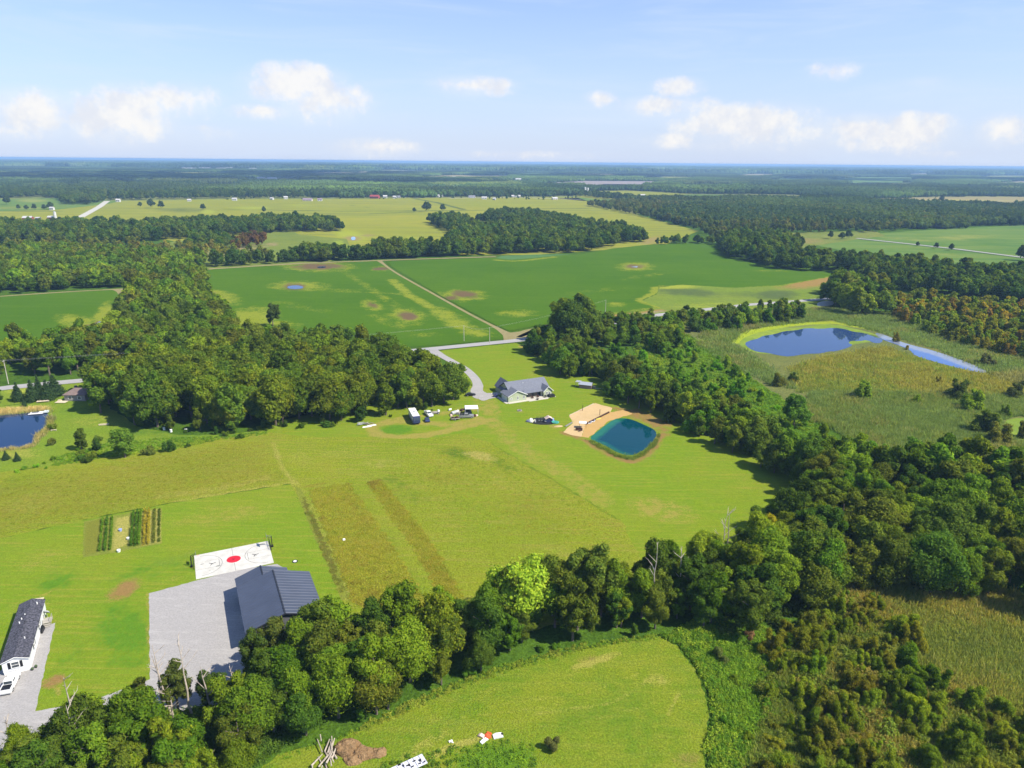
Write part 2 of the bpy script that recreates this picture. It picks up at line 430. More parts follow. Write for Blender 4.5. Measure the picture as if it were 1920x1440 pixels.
SOILBROWN = field_mat('turned_soil', (.24, .15, .075), (.19, .115, .055), (.27, .185, .10), big=.2, mid=.8, fine=3.0, ffac=.6, bump=1.0)
DUCK = field_mat('duckweed', (.15, .22, .030), (.22, .28, .04), (.11, .16, .03), big=.05, mid=.3, fine=1.5, yellow=(.38, .42, .12), brown=(.12, .14, .05), dark=(.05, .08, .04), ffac=.25, bump=.1)
MULCH = mat('dark_rubber_mulch', (.014, .015, .014), .9, var=.5, vscale=3, bump=.5)
GRAVEL = gravel_mat('light_gravel', (.335, .32, .305), (.25, .24, .23), (.38, .365, .345))
ROADM = gravel_mat('grey_asphalt_chip', (.32, .31, .30), (.27, .26, .255), (.38, .37, .35))
CONC = mat('pale_concrete', (.47, .46, .42), .85, var=.07, vscale=.5)
CONC2 = mat('house_concrete', (.45, .42, .35), .85, var=.05, vscale=.6)

# ------------------------------------------------------------------ large structure: land, fields, roads, water
FAR = 46000.0
sheet('ground', [(-FAR, -200), (FAR, -200), (FAR, FAR), (-FAR, FAR)], -0.35, 1e5, FARLAND, world_pts=True, step=2000)
sheet('near_ground', [(-900, 20), (900, 20), (1400, 1500), (-1400, 1500)], -0.12, 14, SCRUB, [
    ('e', 1400, 715, 130, 28, 12, 2, 0)], world_pts=True)
# upper golden farmland
sheet('golden_field', [(-250, 425), (-250, 402), (0, 396), (215, 377), (420, 373.5), (640, 373), (860, 371), (1080, 369.5), (1110, 380), (1215, 408), (1310, 433), (1240, 462), (1000, 478), (640, 480), (420, 470), (260, 440), (90, 425)], 0.05, 12, GOLD, [
    ('l', [(200, 388.5), (420, 390)], 10, 2, .55), ('l', [(420, 392), (640, 396), (860, 395), (1040, 391), (1100, 391)], 16, 2, .8),
    ('l', [(775, 372), (820, 380), (870, 393)], 14, 2, .9), ('l', [(690, 401), (790, 397)], 14, 2, .8), ('l', [(0, 396), (110, 396)], 20, 2, .6),
    ('e', 470, 390, 40, 4, 0, 0, .6), ('e', 300, 420, 170, 8, 0, 0, .7), ('e', 390, 397, 13, 4.5, 0, 0, .9), ('e', 340, 394, 60, 5, 0, 2, .5), ('e', 655, 440, 30, 11, 12, 0, .9), ('e', 660, 447, 18, 5, 0, 1, .9),
    ('e', 690, 441, 12, 3, 0, 1, .6), ('e', 770, 445, 14, 3, 10, 0, .7), ('e', 1222, 450, 20, 8, -20, 1, .7), ('e', 960, 382, 120, 5, 0, 0, .25), ('e', 1180, 425, 60, 8, 20, 0, .3), ('e', 560, 385, 30, 3, 0, 0, .5),
    ('e', 700, 420, 40, 4, 0, 1, .25), ('l', [(600, 375), (640, 383), (700, 390)], 6, 2, .6)], smooth=0)
sheet('hollow_field', [(240, 470), (330, 452), (420, 446), (500, 432), (545, 430), (560, 440), (650, 448), (660, 470), (600, 500), (480, 510), (370, 505), (280, 490)], 0.08, 10, field_mat('fallow_grass', (.115, .155, .03), (.13, .165, .03), (.16, .19, .035), big=.006, mid=.03, fine=.3, yellow=(.22, .28, .03), brown=(.22, .18, .08), dark=(.05, .08, .02), ffac=.2, bump=0), [
    ('e', 440, 468, 60, 8, -8, 1, .6), ('e', 513, 457, 8, 4, 0, 1, .9), ('e', 540, 476, 50, 8, 0, 0, .35), ('e', 640, 460, 18, 7, 30, 0, .9), ('l', [(415, 470), (470, 468), (515, 458)], 8, 1, .7), ('e', 250, 458, 60, 3, -5, 1, .35)])
sheet('island_clearing', [(890, 420), (945, 424), (952, 432), (915, 431), (885, 428)], 0.2, 8, TAN)
sheet('far_left_field', [(-250, 394), (-250, 378), (0, 374), (75, 372), (150, 372), (225, 377), (205, 382), (110, 393), (0, 396)], 0.06, 16, PALEGREEN, [('e', 60, 376, 30, 4, 0, 0, .7), ('e', 40, 390, 60, 4, 0, 0, .5)])
sheet('far_right_green_field', [(1040, 372), (1300, 364.5), (1420, 366), (1600, 372), (1500, 374.5), (1300, 376), (1100, 377)], 0.05, 20, PALEGREEN, [('e', 1200, 366, 60, 3, 0, 0, .5)])
sheet('far_right_gold_field', [(1053, 359), (1180, 357.5), (1300, 363), (1210, 372), (1120, 374), (1075, 368)], 0.07, 20, GOLD)
sheet('tan_field', [(1600, 374), (1700, 370.5), (1830, 369), (2100, 371), (2100, 392), (1860, 387), (1740, 384), (1660, 380)], 0.05, 20, TAN, [('e', 1900, 383, 90, 4, 3, 2, .6), ('e', 1780, 376, 120, 2.5, 0, 0, .4)])
sheet('right_green_field', [(1460, 441), (1560, 443), (1620, 440), (1700, 434), (1800, 428), (1940, 421), (2200, 415), (2200, 520), (1950, 500), (1850, 498), (1750, 500), (1640, 482), (1540, 462)], 0.05, 8, PALEGREEN, [
    ('l', [(1610, 448), (1700, 458), (1800, 469), (1915, 484)], 14, 2, .7), ('e', 1800, 445, 80, 6, -3, 0, .5), ('e', 1700, 448, 60, 3, 4, 0, .5), ('e', 1760, 475, 90, 4, 6, 0, .3)])
FAR_FIELDS = []
_fr = random.Random(4)
def far_field(x, y, w, h, m):
    FAR_FIELDS.append([(x - w / 2, y), (x - w * .42, y - h * .55), (x - w * .1, y - h), (x + w * .46, y - h * .9), (x + w / 2, y - h * .2), (x + w * .2, y + h * .1)]); sheet('distant_field', FAR_FIELDS[-1], 0.03, 200, m)
PINK = mat('bare_pinkish_soil', (.24, .20, .18), .9)
for (x, y, w, h, m) in ((510, 341.5, 130, 8, TAN), (45, 361, 110, 9, GOLD), (132, 353, 60, 6, TAN), (865, 336, 190, 8, TAN), (1120, 349, 250, 10, PINK), (1630, 343.5, 190, 12, PALEGREEN), (1925, 348, 160, 9, TAN), (1150, 353, 150, 8, PALEGREEN), (830, 357, 90, 6, GOLD),
        (1415, 332, 90, 6, TAN), (1722, 330, 80, 5, TAN), (1640, 350, 170, 8, GOLD), (355, 329, 170, 6, GOLD), (700, 345, 120, 7, PALEGREEN), (620, 329, 160, 6, TAN), (1000, 329, 120, 5, PALEGREEN), (1250, 338, 120, 7, GOLD), (1480, 341, 110, 7, PALEGREEN), (1830, 357, 120, 7, PALEGREEN), (1320, 352, 130, 7, GOLD),
        (120, 336, 110, 6, PALEGREEN), (250, 345, 90, 6, GOLD), (1560, 327, 150, 5, PALEGREEN), (1880, 335, 110, 6, GOLD), (960, 343, 90, 6, PALEGREEN), (400, 352, 110, 7, PALEGREEN), (580, 352, 70, 6, TAN), (1120, 331, 120, 5, TAN), (740, 324, 160, 4, TAN), (1300, 325, 170, 4, GOLD), (60, 328, 120, 5, TAN), (1740, 323, 130, 4, PALEGREEN)):
    far_field(x, y, w, h, m)

sheet('rough_meadow', [(1425, 455), (1465, 437), (1560, 434), (1640, 433), (1660, 442), (1600, 450), (1520, 462), (1490, 470)], 0.09, 8, field_mat('scrubby_meadow', (.13, .17, .03), (.17, .18, .04), (.09, .12, .03), big=.01, mid=.05, fine=.3, brown=(.2, .16, .06), dark=(.05, .08, .02), ffac=.4, bump=0), [('e', 1500, 452, 50, 6, 0, 1, .6)])
sheet('tan_clearing', [(1540, 387), (1640, 386), (1645, 391.5), (1545, 392.5)], 0.09, 50, TAN)

# soybean fields
sheet('soybean_field_west', [(386, 508), (430, 500), (560, 495.5), (708, 489.5), (735, 506), (830, 561), (926, 611), (950, 626), (966, 633), (900, 640), (840, 646), (790, 650), (600, 655), (400, 640)], 0.14, 3.0, SOY, [
    ('e', 597, 500, 42, 5.5, 0, 1, 1), ('e', 597, 500, 62, 9, 0, 0, .75), ('e', 714, 504, 16, 3, 0, 1, .85), ('e', 714, 504, 24, 5, 0, 0, .45),
    ('e', 552, 538, 20, 7, 0, 1, .8), ('e', 560, 536, 50, 9, 0, 0, .75), ('e', 408, 556, 40, 12, 10, 0, .85), ('e', 402, 556, 18, 7, 10, 1, .6),
    ('e', 698, 572, 10, 5, 20, 1, .75), ('e', 698, 573, 22, 11, 15, 0, .6), ('e', 764, 592, 17, 7, 5, 1, 1), ('e', 764, 592, 34, 14, 8, 0, .75),
    ('l', [(735, 525), (770, 556), (815, 580), (860, 610), (900, 628)], 9, 0, .75), ('l', [(640, 505), (700, 545), (760, 585)], 10, 0, .32), ('l', [(700, 548), (750, 552)], 5, 0, .5),
    ('e', 850, 600, 50, 14, 28, 0, .72), ('e', 880, 618, 45, 7, 12, 0, .65), ('e', 730, 605, 50, 8, 20, 0, .4), ('e', 645, 545, 60, 4, 2, 0, .35), ('e', 460, 600, 55, 22, -10, 0, .95), ('e', 520, 608, 40, 10, 0, 0, .6), ('e', 660, 520, 20, 4, 30, 0, .3),
    ('e', 800, 628, 40, 4, -4, 0, .35), ('e', 560, 575, 80, 8, 8, 0, .25)], wob=.5)
sheet('soybean_field_east', [(723, 490), (930, 483), (1090, 477), (1150, 466), (1215, 459), (1300, 456.5), (1347, 458), (1352, 476), (1413, 494), (1470, 505), (1568, 508), (1592, 514), (1530, 525), (1467, 537), (1380, 541), (1280, 536), (1236, 538), (1232, 550), (1204, 563), (1240, 578), (1140, 591), (1033, 606), (955, 621), (926, 608), (832, 558), (740, 504)], 0.15, 3.2, SOY, [
    ('e', 872, 552, 22, 6, 6, 1, 1), ('e', 845, 559, 14, 4, 0, 1, .8), ('e', 865, 554, 46, 11, 0, 0, .65), ('e', 1190, 500, 20, 4, 0, 1, .7), ('e', 1191, 500, 32, 8, 0, 0, .85),
    ('e', 1155, 571, 18, 4.5, 0, 0, .7), ('e', 970, 588, 38, 7, 0, 0, .55), ('l', [(930, 488), (965, 490), (1000, 487), (1040, 482)], 8, 0, .8), ('l', [(1232, 540), (1229, 551), (1203, 564), (1240, 577)], 10, 0, .9),
    ('e', 1120, 545, 90, 5, -5, 0, .22), ('l', [(1240, 537), (1380, 541), (1470, 536), (1590, 514)], 7, 0, .6), ('e', 1215, 517, 50, 4, -8, 0, .3), ('e', 760, 565, 15, 3, 0, 0, 0), ('l', [(1140, 590), (1240, 577)], 8, 0, .5), ('e', 1450, 508, 40, 2, 0, 0, .35)], wob=.5)
sheet('soybean_field_left', [(-200, 562), (0, 556), (120, 548), (250, 541), (245, 560), (216, 585), (208, 605), (216, 625), (180, 640), (60, 655), (-200, 680)], 0.13, 3.0, SOY, [
    ('e', 180, 610, 10, 6, -40, 1, .9), ('e', 168, 613, 12, 4, 0, 1, .8), ('e', 150, 605, 45, 12, 12, 0, .8), ('e', 195, 590, 14, 28, 30, 0, .85), ('e', 205, 612, 14, 14, 0, 0, .8), ('e', 105, 621, 12, 3, 0, 0, .6), ('e', 235, 545, 26, 7, 20, 0, .9)], wob=.5)
sheet('bare_field_corner', [(210, 543.5), (253, 540), (252, 548), (242, 556), (225, 553)], 0.17, 4, DIRTY, wob=.8)
sheet('reed_swale', [(930, 484.5), (960, 487), (1000, 484), (1045, 479.5), (1080, 477), (1000, 477.5), (940, 480)], 0.2, 6, field_mat('bluish_swale', (.06, .13, .05), (.07, .15, .05), (.09, .17, .05), ffac=.3, bump=0))
# marsh margins, lawns and meadows
sheet('marsh_meadow', [(1205, 565), (1232, 551), (1236, 539), (1280, 534), (1380, 540), (1467, 536), (1592, 513), (1600, 530), (1560, 548), (1540, 575), (1480, 590), (1300, 600), (1240, 600), (1130, 604), (1033, 612), (1033, 607), (1140, 592), (1240, 578)], 0.16, 3.5, field_mat('marsh_edge_grass', (.13, .19, .025), (.15, .19, .03), (.11, .15, .03), big=.02, mid=.08, fine=.8, yellow=(.24, .27, .03), brown=(.24, .15, .05), dark=(.07, .10, .035), ffac=.4), [
    ('e', 1530, 528, 60, 10, -8, 1, .9), ('e', 1455, 553, 40, 9, 0, 2, .9), ('e', 1290, 548, 60, 8, 4, 2, .8), ('e', 1260, 538, 50, 4, 0, 0, .8), ('e', 1400, 552, 40, 6, 0, 2, .5), ('e', 1350, 575, 90, 10, 0, 0, .4), ('l', [(1033, 609), (1140, 594), (1240, 582)], 6, 1, .8)], wob=1)
sheet('marsh', [(1240, 600), (1330, 592), (1540, 575), (1700, 590), (1950, 600), (2300, 620), (2300, 1000), (1920, 880), (1800, 860), (1700, 862), (1620, 845), (1560, 800), (1480, 760), (1400, 720), (1330, 680), (1290, 640)], 0.02, 3.5, MARSH, [
    ('e', 1640, 690, 140, 34, 3, 1, .7), ('e', 1770, 640, 120, 30, 20, 1, .6), ('e', 1620, 595, 120, 14, 0, 1, .5), ('l', [(1385, 642), (1410, 622), (1470, 610), (1560, 604), (1640, 617)], 9, 0, .9),
    ('e', 1620, 770, 120, 40, 10, 2, .45), ('l', [(1700, 612), (1760, 628), (1810, 643)], 7, 0, .9), ('e', 1603, 701, 9, 4, 0, 0, 1), ('l', [(1840, 665), (1900, 672), (1960, 690)], 6, 0, .6), ('e', 1900, 705, 60, 20, 0, 2, .5),
    ('e', 1470, 620, 70, 8, 0, 2, .4), ('l', [(1512, 780), (1560, 795), (1620, 800)], 4, 0, .3)], wob=1)
sheet('pond_duckweed_rim', [(1384, 643), (1400, 630), (1438, 620), (1478, 613), (1523, 608), (1565, 608), (1602, 616), (1640, 626), (1654, 633), (1640, 640), (1590, 648), (1556, 656), (1480, 664), (1436, 664), (1410, 660), (1392, 652)], 0.05, 2.5, DUCK, [('e', 1630, 632, 30, 6, 12, 2, .8), ('e', 1560, 668, 120, 9, -4, 1, 1), ('e', 1640, 650, 40, 8, 0, 1, 1), ('e', 1500, 612, 40, 3, -5, 1, .6)], smooth=1, wob=3.2, step=6)
sheet('duckweed_pool', [(1880, 790), (1905, 783), (1960, 785), (1990, 800), (1960, 835), (1915, 826), (1893, 815)], 0.05, 2, DUCK, smooth=2)
W_MARSH = water_mat('marsh_water', (.022, .050, .13), (.08, .10, .14), .03, .03, spec=.6)
sheet('marsh_pond', [(1395, 644), (1408, 638), (1422, 635), (1430, 630), (1452, 627), (1470, 621), (1490, 620), (1513, 615), (1538, 617), (1563, 614.5), (1584, 617), (1600, 622.5), (1618, 624), (1640, 632), (1656, 636), (1653, 643), (1640, 644), (1626, 637.5), (1610, 640), (1596, 639), (1590, 643), (1600, 647), (1588, 653), (1567, 659), (1553, 659), (1540, 663), (1513, 663.5), (1480, 669), (1462, 667), (1440, 662), (1420, 660), (1405, 654)], 0.08, 1e5, W_MARSH, smooth=1, step=3.5, wob=1.0)
sheet('marsh_creek', [(1638, 623), (1662, 629), (1686, 640), (1712, 648), (1745, 656), (1800, 674), (1852, 695), (1845, 701), (1800, 691), (1758, 680), (1716, 668), (1705, 655), (1680, 646), (1650, 635)], 0.085, 4, water_mat('creek_water', (.06, .12, .30), (.20, .22, .26), .05, .05), [('l', [(1650, 628), (1700, 648), (1760, 664), (1850, 698)], 9, 0, .9)], smooth=1, wob=.4)
sheet('marsh_rill', [(1534, 566), (1562, 563.5), (1565, 573), (1530, 576)], 0.22, 1e5, mat('pale_mud_water', (.30, .31, .30), .4), smooth=2)
sheet('green_clearing', [(1270, 620), (1340, 650), (1400, 705), (1480, 755), (1530, 790), (1600, 860), (1560, 900), (1480, 860), (1400, 800), (1300, 740), (1200, 680), (1180, 640), (1220, 615)], 0.06, 3, LUSH, [('e', 1310, 680, 70, 22, 30, 0, .35), ('e', 1480, 790, 60, 10, 30, 0, .3)], wob=1)

sheet('homestead_lawn', [(803, 661), (840, 655.5), (966, 643), (1000, 655), (1040, 680), (1100, 700), (1180, 730), (1290, 770), (1360, 800), (1480, 850), (1560, 900), (1560, 990), (1450, 1060), (1200, 1060), (1155, 980), (925, 865), (885, 850), (800, 850), (690, 850), (500, 840), (480, 800), (560, 780), (700, 760), (840, 730), (860, 700), (830, 670)], 0.02, 1.6, LAWN, [
    ('l', [(905, 750), (925, 790), (960, 830), (1010, 860), (1080, 900), (1130, 940)], 9, 0, .42), ('e', 1240, 955, 70, 22, 10, 0, .5), ('e', 1230, 870, 70, 18, 8, 2, .12),
    ('l', [(700, 797), (745, 790), (805, 794), (850, 797), (900, 785)], 5, 0, .75), ('l', [(698, 800), (705, 815), (745, 821), (800, 816), (870, 800), (920, 788)], 5, 0, .9), ('l', [(700, 797), (730, 787), (760, 783), (800, 779)], 3, 0, .7),
    ('e', 742, 806, 32, 8.5, 0, 2, 1.0), ('e', 870, 770, 55, 6, -8, 0, .6), ('e', 920, 765, 14, 18, 20, 0, .6), ('e', 958, 835, 20, 6, 25, 0, .5), ('e', 1100, 985, 60, 14, 20, 0, .4),
    ('e', 980, 650, 8, 4, 0, 0, .8), ('e', 1020, 700, 50, 20, 0, 0, .25), ('e', 1390, 905, 40, 22, 20, 0, .2), ('e', 1042, 800, 9, 3, 0, 0, 1), ('e', 975, 771, 7, 3, 0, 0, .6), ('e', 934, 773, 6, 2, -30, 0, .8),
    ('l', [(1056, 811), (1075, 818), (1098, 826), (1130, 846), (1165, 862), (1185, 866), (1210, 857), (1228, 835), (1240, 815)], 3.2, 1, .75), ('p', [(1140, 762), (1200, 768), (1260, 790), (1250, 820), (1225, 800), (1180, 782)], 6, 1, .75), ('e', 900, 680, 40, 12, 0, 2, .15)], wob=.4)
sheet('west_yard', [(-200, 765), (0, 762), (60, 755), (110, 742), (165, 740), (200, 760), (260, 800), (330, 815), (420, 815), (500, 806), (500, 815), (300, 840), (110, 872), (0, 886), (-200, 900)], 0.0, 2.2, field_mat('yard_grass', (.13, .20, .018), (.15, .20, .02), (.115, .17, .016), big=.04, mid=.2, fine=1.6, yellow=(.27, .25, .05), brown=(.16, .14, .05), dark=(.06, .13, .015), ffac=.7, bump=.6), [
    ('e', 150, 770, 60, 12, 0, 2, .3), ('e', 40, 768, 60, 8, -3, 0, .6), ('e', 20, 850, 60, 12, 0, 0, .5), ('e', 300, 812, 90, 8, 2, 2, .5), ('l', [(330, 822), (420, 820), (500, 810)], 4, 2, .6), ('e', 180, 790, 60, 14, 0, 0, .3)], wob=.6)
sheet('roadside_verge', [(-200, 756), (-100, 745), (0, 730), (115, 714), (160, 712), (160, 738), (110, 742), (60, 754), (0, 762), (-200, 770)], 0.005, 3, field_mat('verge_grass', (.14, .20, .02), (.16, .20, .025), (.12, .18, .02), ffac=.5), [('e', 60, 730, 60, 8, -5, 0, .4)])
sheet('meadow', [(-260, 930), (-260, 900), (0, 886), (110, 872), (300, 838), (420, 820), (500, 810), (560, 818), (690, 820), (800, 824), (870, 812), (925, 833), (1040, 900), (1165, 976), (1205, 1050), (1190, 1130), (900, 1210), (655, 1230), (640, 1112), (545, 907), (330, 941), (160, 974), (0, 1010), (-260, 1070)], 0.04, 1.4, MEADOW, [
    ('p', [(-260, 930), (0, 905), (160, 880), (330, 845), (420, 830), (498, 822), (540, 902), (330, 938), (160, 970), (0, 1003), (-260, 1060)], 16, 1, .46),
    ('e', 60, 940, 60, 26, -15, 0, .35), ('e', 150, 905, 40, 10, -10, 0, .3), ('l', [(330, 940), (440, 922), (545, 905)], 2.5, 0, .5), ('l', [(300, 930), (360, 924), (430, 912), (500, 896)], 5, 0, .45), ('e', 30, 905, 40, 18, -20, 2, .35),
    ('l', [(545, 905), (570, 925), (610, 1010), (650, 1110)], 3.5, 0, .3), ('l', [(505, 812), (520, 860), (548, 905)], 7, 2, .22), ('l', [(512, 830), (530, 880), (560, 912)], 2.0, 0, .5),
    ('e', 860, 850, 40, 12, 10, 2, .6), ('e', 940, 870, 40, 12, 25, 2, .4), ('e', 900, 855, 30, 8, 10, 0, .8), ('e', 720, 870, 50, 10, 0, 0, .35), ('e', 830, 895, 50, 12, 0, 1, .5), ('e', 770, 930, 60, 16, 10, 2, .3),
    ('e', 950, 910, 60, 16, 20, 0, .25), ('l', [(700, 905), (730, 895), (780, 930)], 5, 2, .35), ('l', [(925, 833), (1165, 977)], 1.6, 2, .5), ('e', 1000, 960, 90, 50, 15, 1, .35), ('e', 1060, 1040, 60, 26, 10, 0, .25), ('e', 640, 850, 60, 14, 0, 0, .25),
    ('e', 560, 860, 30, 16, 10, 0, .3), ('l', [(575, 913), (608, 906)], 1.6, 1, 1.0), ('l', [(650, 905), (700, 960), (760, 1060), (800, 1120)], 5, 2, .25)], wob=.5)
sheet('weed_strip', [(578, 920), (610, 912), (655, 906), (700, 970), (740, 1030), (785, 1100), (800, 1140), (720, 1150), (660, 1130), (640, 1080), (605, 985)], 0.06, 1.0, WEEDS, [('l', [(575, 925), (605, 985), (642, 1090)], 2, 2, .4)], wob=.9)
sheet('weed_strip', [(690, 905), (712, 899), (745, 935), (790, 990), (835, 1060), (870, 1120), (830, 1140), (805, 1080), (760, 1005), (722, 955)], 0.06, 1.0, WEEDS, [('e', 770, 1010, 60, 12, 55, 0, .3)], wob=.9)
sheet('mown_track', [(552, 912), (566, 918), (596, 985), (626, 1050), (655, 1120), (640, 1125), (615, 1060), (585, 995)], 0.07, 1.0, field_mat('track_grass', (.15, .17, .022), (.17, .19, .03), (.13, .155, .02), fine=2.5, ffac=.7, bump=.6), wob=.3)
sheet('shaded_ditch_weeds', [(566, 935), (572, 934), (602, 1000), (628, 1060), (645, 1110), (638, 1112), (618, 1062), (592, 1003)], 0.10, .8, field_mat('weeds_with_painted_shadow', (.11, .12, .018), (.13, .11, .02), (.09, .12, .014), fine=3.0, mid=.6, ffac=.9, bump=1.0), wob=.8)  # weeds in a darker colour that paints in the thin shadow line here
sheet('barn_lawn', [(-260, 1075), (0, 1010), (160, 975), (330, 942), (545, 908), (590, 1000), (640, 1112), (652, 1200), (560, 1275), (430, 1318), (300, 1330), (150, 1352), (60, 1385), (-100, 1500), (-400, 1500), (-400, 1300)], 0.05, 1.0, LAWN, [
    ('e', 233, 1105, 32, 13, -28, 1, .95), ('e', 110, 1090, 42, 18, -10, 2, .55), ('e', 235, 1185, 55, 60, 0, 2, .75), ('e', 320, 1060, 120, 20, -12, 2, .4), ('e', 420, 965, 110, 20, -8, 0, .3), ('e', 60, 1140, 60, 30, 0, 0, .25), ('e', 110, 1090, 30, 8, -25, 2, .9), ('e', 100, 1278, 22, 10, -25, 1, .85), ('e', 108, 1295, 6, 9, 0, 0, .7), ('e', 340, 1045, 70, 12, -15, 0, .2),
    ('e', 90, 1050, 80, 22, -15, 0, .25), ('e', 480, 985, 70, 10, -8, 2, .18), ('e', 130, 1215, 40, 60, 10, 2, .25), ('l', [(278, 1115), (284, 1240)], 1.2, 0, .5), ('e', 330, 1085, 20, 6, -10, 0, .35), ('l', [(70, 1120), (95, 1108)], 1, 0, .4)], wob=.25)
sheet('hay_meadow', [(300, 1800), (420, 1500), (520, 1415), (580, 1400), (640, 1385), (720, 1350), (800, 1315), (930, 1262), (1090, 1218), (1180, 1203), (1235, 1196), (1268, 1210), (1300, 1250), (1322, 1300), (1328, 1350), (1318, 1410), (1330, 1480), (1350, 1800)], 0.04, .8, HAY, [
    ('e', 1115, 1240, 45, 7, -18, 0, .9), ('e', 1100, 1235, 28, 6, -10, 1, .45), ('e', 1230, 1275, 26, 12, 0, 0, .55), ('e', 1120, 1335, 120, 20, -20, 2, .35), ('e', 1050, 1360, 100, 22, -10, 2, .35), ('e', 800, 1395, 60, 10, -30, 0, .45), ('l', [(760, 1440), (860, 1395), (900, 1385)], 1.6, 0, .8),
    ('e', 1250, 1345, 70, 50, 0, 0, .12), ('e', 930, 1425, 75, 32, -5, 2, .95), ('e', 1290, 1425, 30, 15, 0, 1, .5), ('l', [(1000, 1340), (1150, 1318), (1210, 1280)], 1.0, 0, .4), ('l', [(940, 1320), (1100, 1300), (1200, 1262)], .8, 0, .35), ('l', [(900, 1370), (1080, 1360), (1220, 1320), (1270, 1270)], .7, 0, .3), ('l', [(880, 1300), (1040, 1275), (1160, 1240)], .7, 0, .3), ('l', [(800, 1350), (960, 1335), (1060, 1318)], .7, 0, .3), ('l', [(1250, 1340), (1275, 1300)], .8, 0, .5),
    ('e', 660, 1395, 40, 14, 0, 2, .5), ('e', 870, 1310, 90, 14, -20, 0, .15)], wob=.3)
sheet('ground_cover', [(1238, 1194), (1340, 1150), (1440, 1180), (1500, 1250), (1480, 1330), (1500, 1600), (1354, 1800), (1334, 1480), (1324, 1410), (1334, 1350), (1328, 1300), (1305, 1250), (1272, 1208)], 0.03, 1.0, LUSH, [('l', [(1272, 1208), (1322, 1290), (1334, 1400)], 1.5, 2, .8), ('e', 1400, 1290, 30, 12, 0, 2, .4)], wob=.5)
sheet('marsh_corner', [(1500, 1180), (1640, 1080), (1800, 1085), (2000, 1140), (2400, 1300), (2300, 1900), (1500, 1700), (1440, 1400)], 0.025, 2.0, MARSH, [('e', 1750, 1220, 200, 90, 10, 0, .12), ('e', 1650, 1400, 150, 60, 0, 1, .5)], wob=.8)

# roads, drives, gravel, slabs
def road(name, pts, w, z, m, label=None, kind='structure'):
    P = [Vector(p) for p in pts]; L = []; Rr = []
    for i, p in enumerate(P):
        d = (P[min(i + 1, len(P) - 1)] - P[max(i - 1, 0)]).normalized(); n = Vector((-d.y, d.x)); ww = w[i] if isinstance(w, list) else w
        L.append(p + n * ww / 2); Rr.append(p - n * ww / 2)
    mb = MB(); vs = [(v.x, v.y, z) for v in L] + [(v.x, v.y, z) for v in Rr]; k = len(P)
    mb.add(vs, [(k + i, k + i + 1, i + 1, i) for i in range(k - 1)])
    return mb.build(name, m, kind=kind, label=label)
def catmull(pts, n=6):
    out = []
    for i in range(len(pts) - 1):
        p0, p1, p2, p3 = [Vector(pts[max(0, min(len(pts) - 1, j))]) for j in (i - 1, i, i + 1, i + 2)]
        for k in range(n):
            t = k / n; out.append(tuple(0.5 * ((2 * p1) + (p2 - p0) * t + (2 * p0 - 5 * p1 + 4 * p2 - p3) * t * t + (3 * p1 - p0 - 3 * p2 + p3) * t ** 3)))
    out.append(tuple(pts[-1])); return out
road('county_road', ats([(-120, 745), (17, 727), (115, 717.5), (450, 688), (800, 655.5), (968, 639), (1060, 624), (1150, 605.5), (1240, 590), (1400, 572), (1560, 560)]), 7.0, 0.19, ROADM)
P_DRIVE = catmull(ats([(806, 656), (822, 664), (848, 678), (872, 692), (889, 708), (896, 722), (894, 733), (902, 744), (925, 741)]))
road('gravel_driveway', P_DRIVE, [8.5 - 4.0 * min(1, i / 8) + 1.6 * max(0, (i - 28) / 10) for i in range(len(P_DRIVE))], 0.07, GRAVEL)
sheet('gravel_apron', [(892, 735), (900, 728), (912, 738), (922, 737), (924, 744), (912, 751), (903, 752), (893, 745)], 0.075, 3, GRAVEL, smooth=2)
sheet('concrete_apron', [(920, 737.5), (943, 733), (947, 738), (926, 742)], 0.09, 50, CONC2)
road('field_track', catmull(ats([(711, 489), (733, 505.5), (760, 522), (828, 560), (882, 590), (925, 612), (948, 625), (972, 638)]), 4), [6, 4, 3, 2.8, 2.5, 2.5, 2.5, 2.5, 2.5, 2.5, 2.5, 2.5, 2.5, 2.5, 2.5, 2.5, 2.5, 2.5, 2.5, 2.5, 3, 3.5, 4, 5, 6, 8, 12, 16, 18], 0.18, DIRTY)
road('field_edge_path', catmull(ats([(250, 541), (120, 548), (0, 556)]), 3), 4, 0.19, DIRTY)
road('field_edge_path', catmull(ats([(392, 504.5), (560, 494.5), (711, 488.6), (830, 484.5), (930, 481.5)]), 3), 7, 0.16, DIRTY)
road('roadside_gravel_edge', catmull(ats([(975, 633), (1033, 610), (1130, 600), (1245, 583)]), 3), 5, 0.2, DIRTY)
sheet('road_corner_dirt', [(950, 625), (975, 622), (1010, 612), (1036, 607), (1030, 617), (985, 630), (966, 636)], 0.2, 4, DIRTY, wob=.6)
WHITEROAD = mat('white_limestone_road', (.42, .40, .34), .9)
road('limestone_road', ats([(133, 417), (168, 398), (186, 388), (201, 377)]), 13, 0.3, WHITEROAD)
road('limestone_road', ats([(133, 416.5), (105, 416), (60, 417)]), 9, 0.31, WHITEROAD)
road('county_lane', ats([(1606, 447), (1700, 457), (1800, 468), (1918, 483), (2100, 510)]), 8, 0.3, ROADM)
road('far_road', ats([(840, 372), (970, 370), (1050, 373), (1090, 374)]), 10, 0.3, WHITEROAD)
sheet('barn_gravel_yard', [(279, 1113), (368, 1089), (455, 1066), (520, 1058), (560, 1080), (560, 1262), (500, 1300), (440, 1322), (380, 1330), (300, 1338), (281, 1270)], 0.065, 20, GRAVEL, step=1.0, wob=.12)
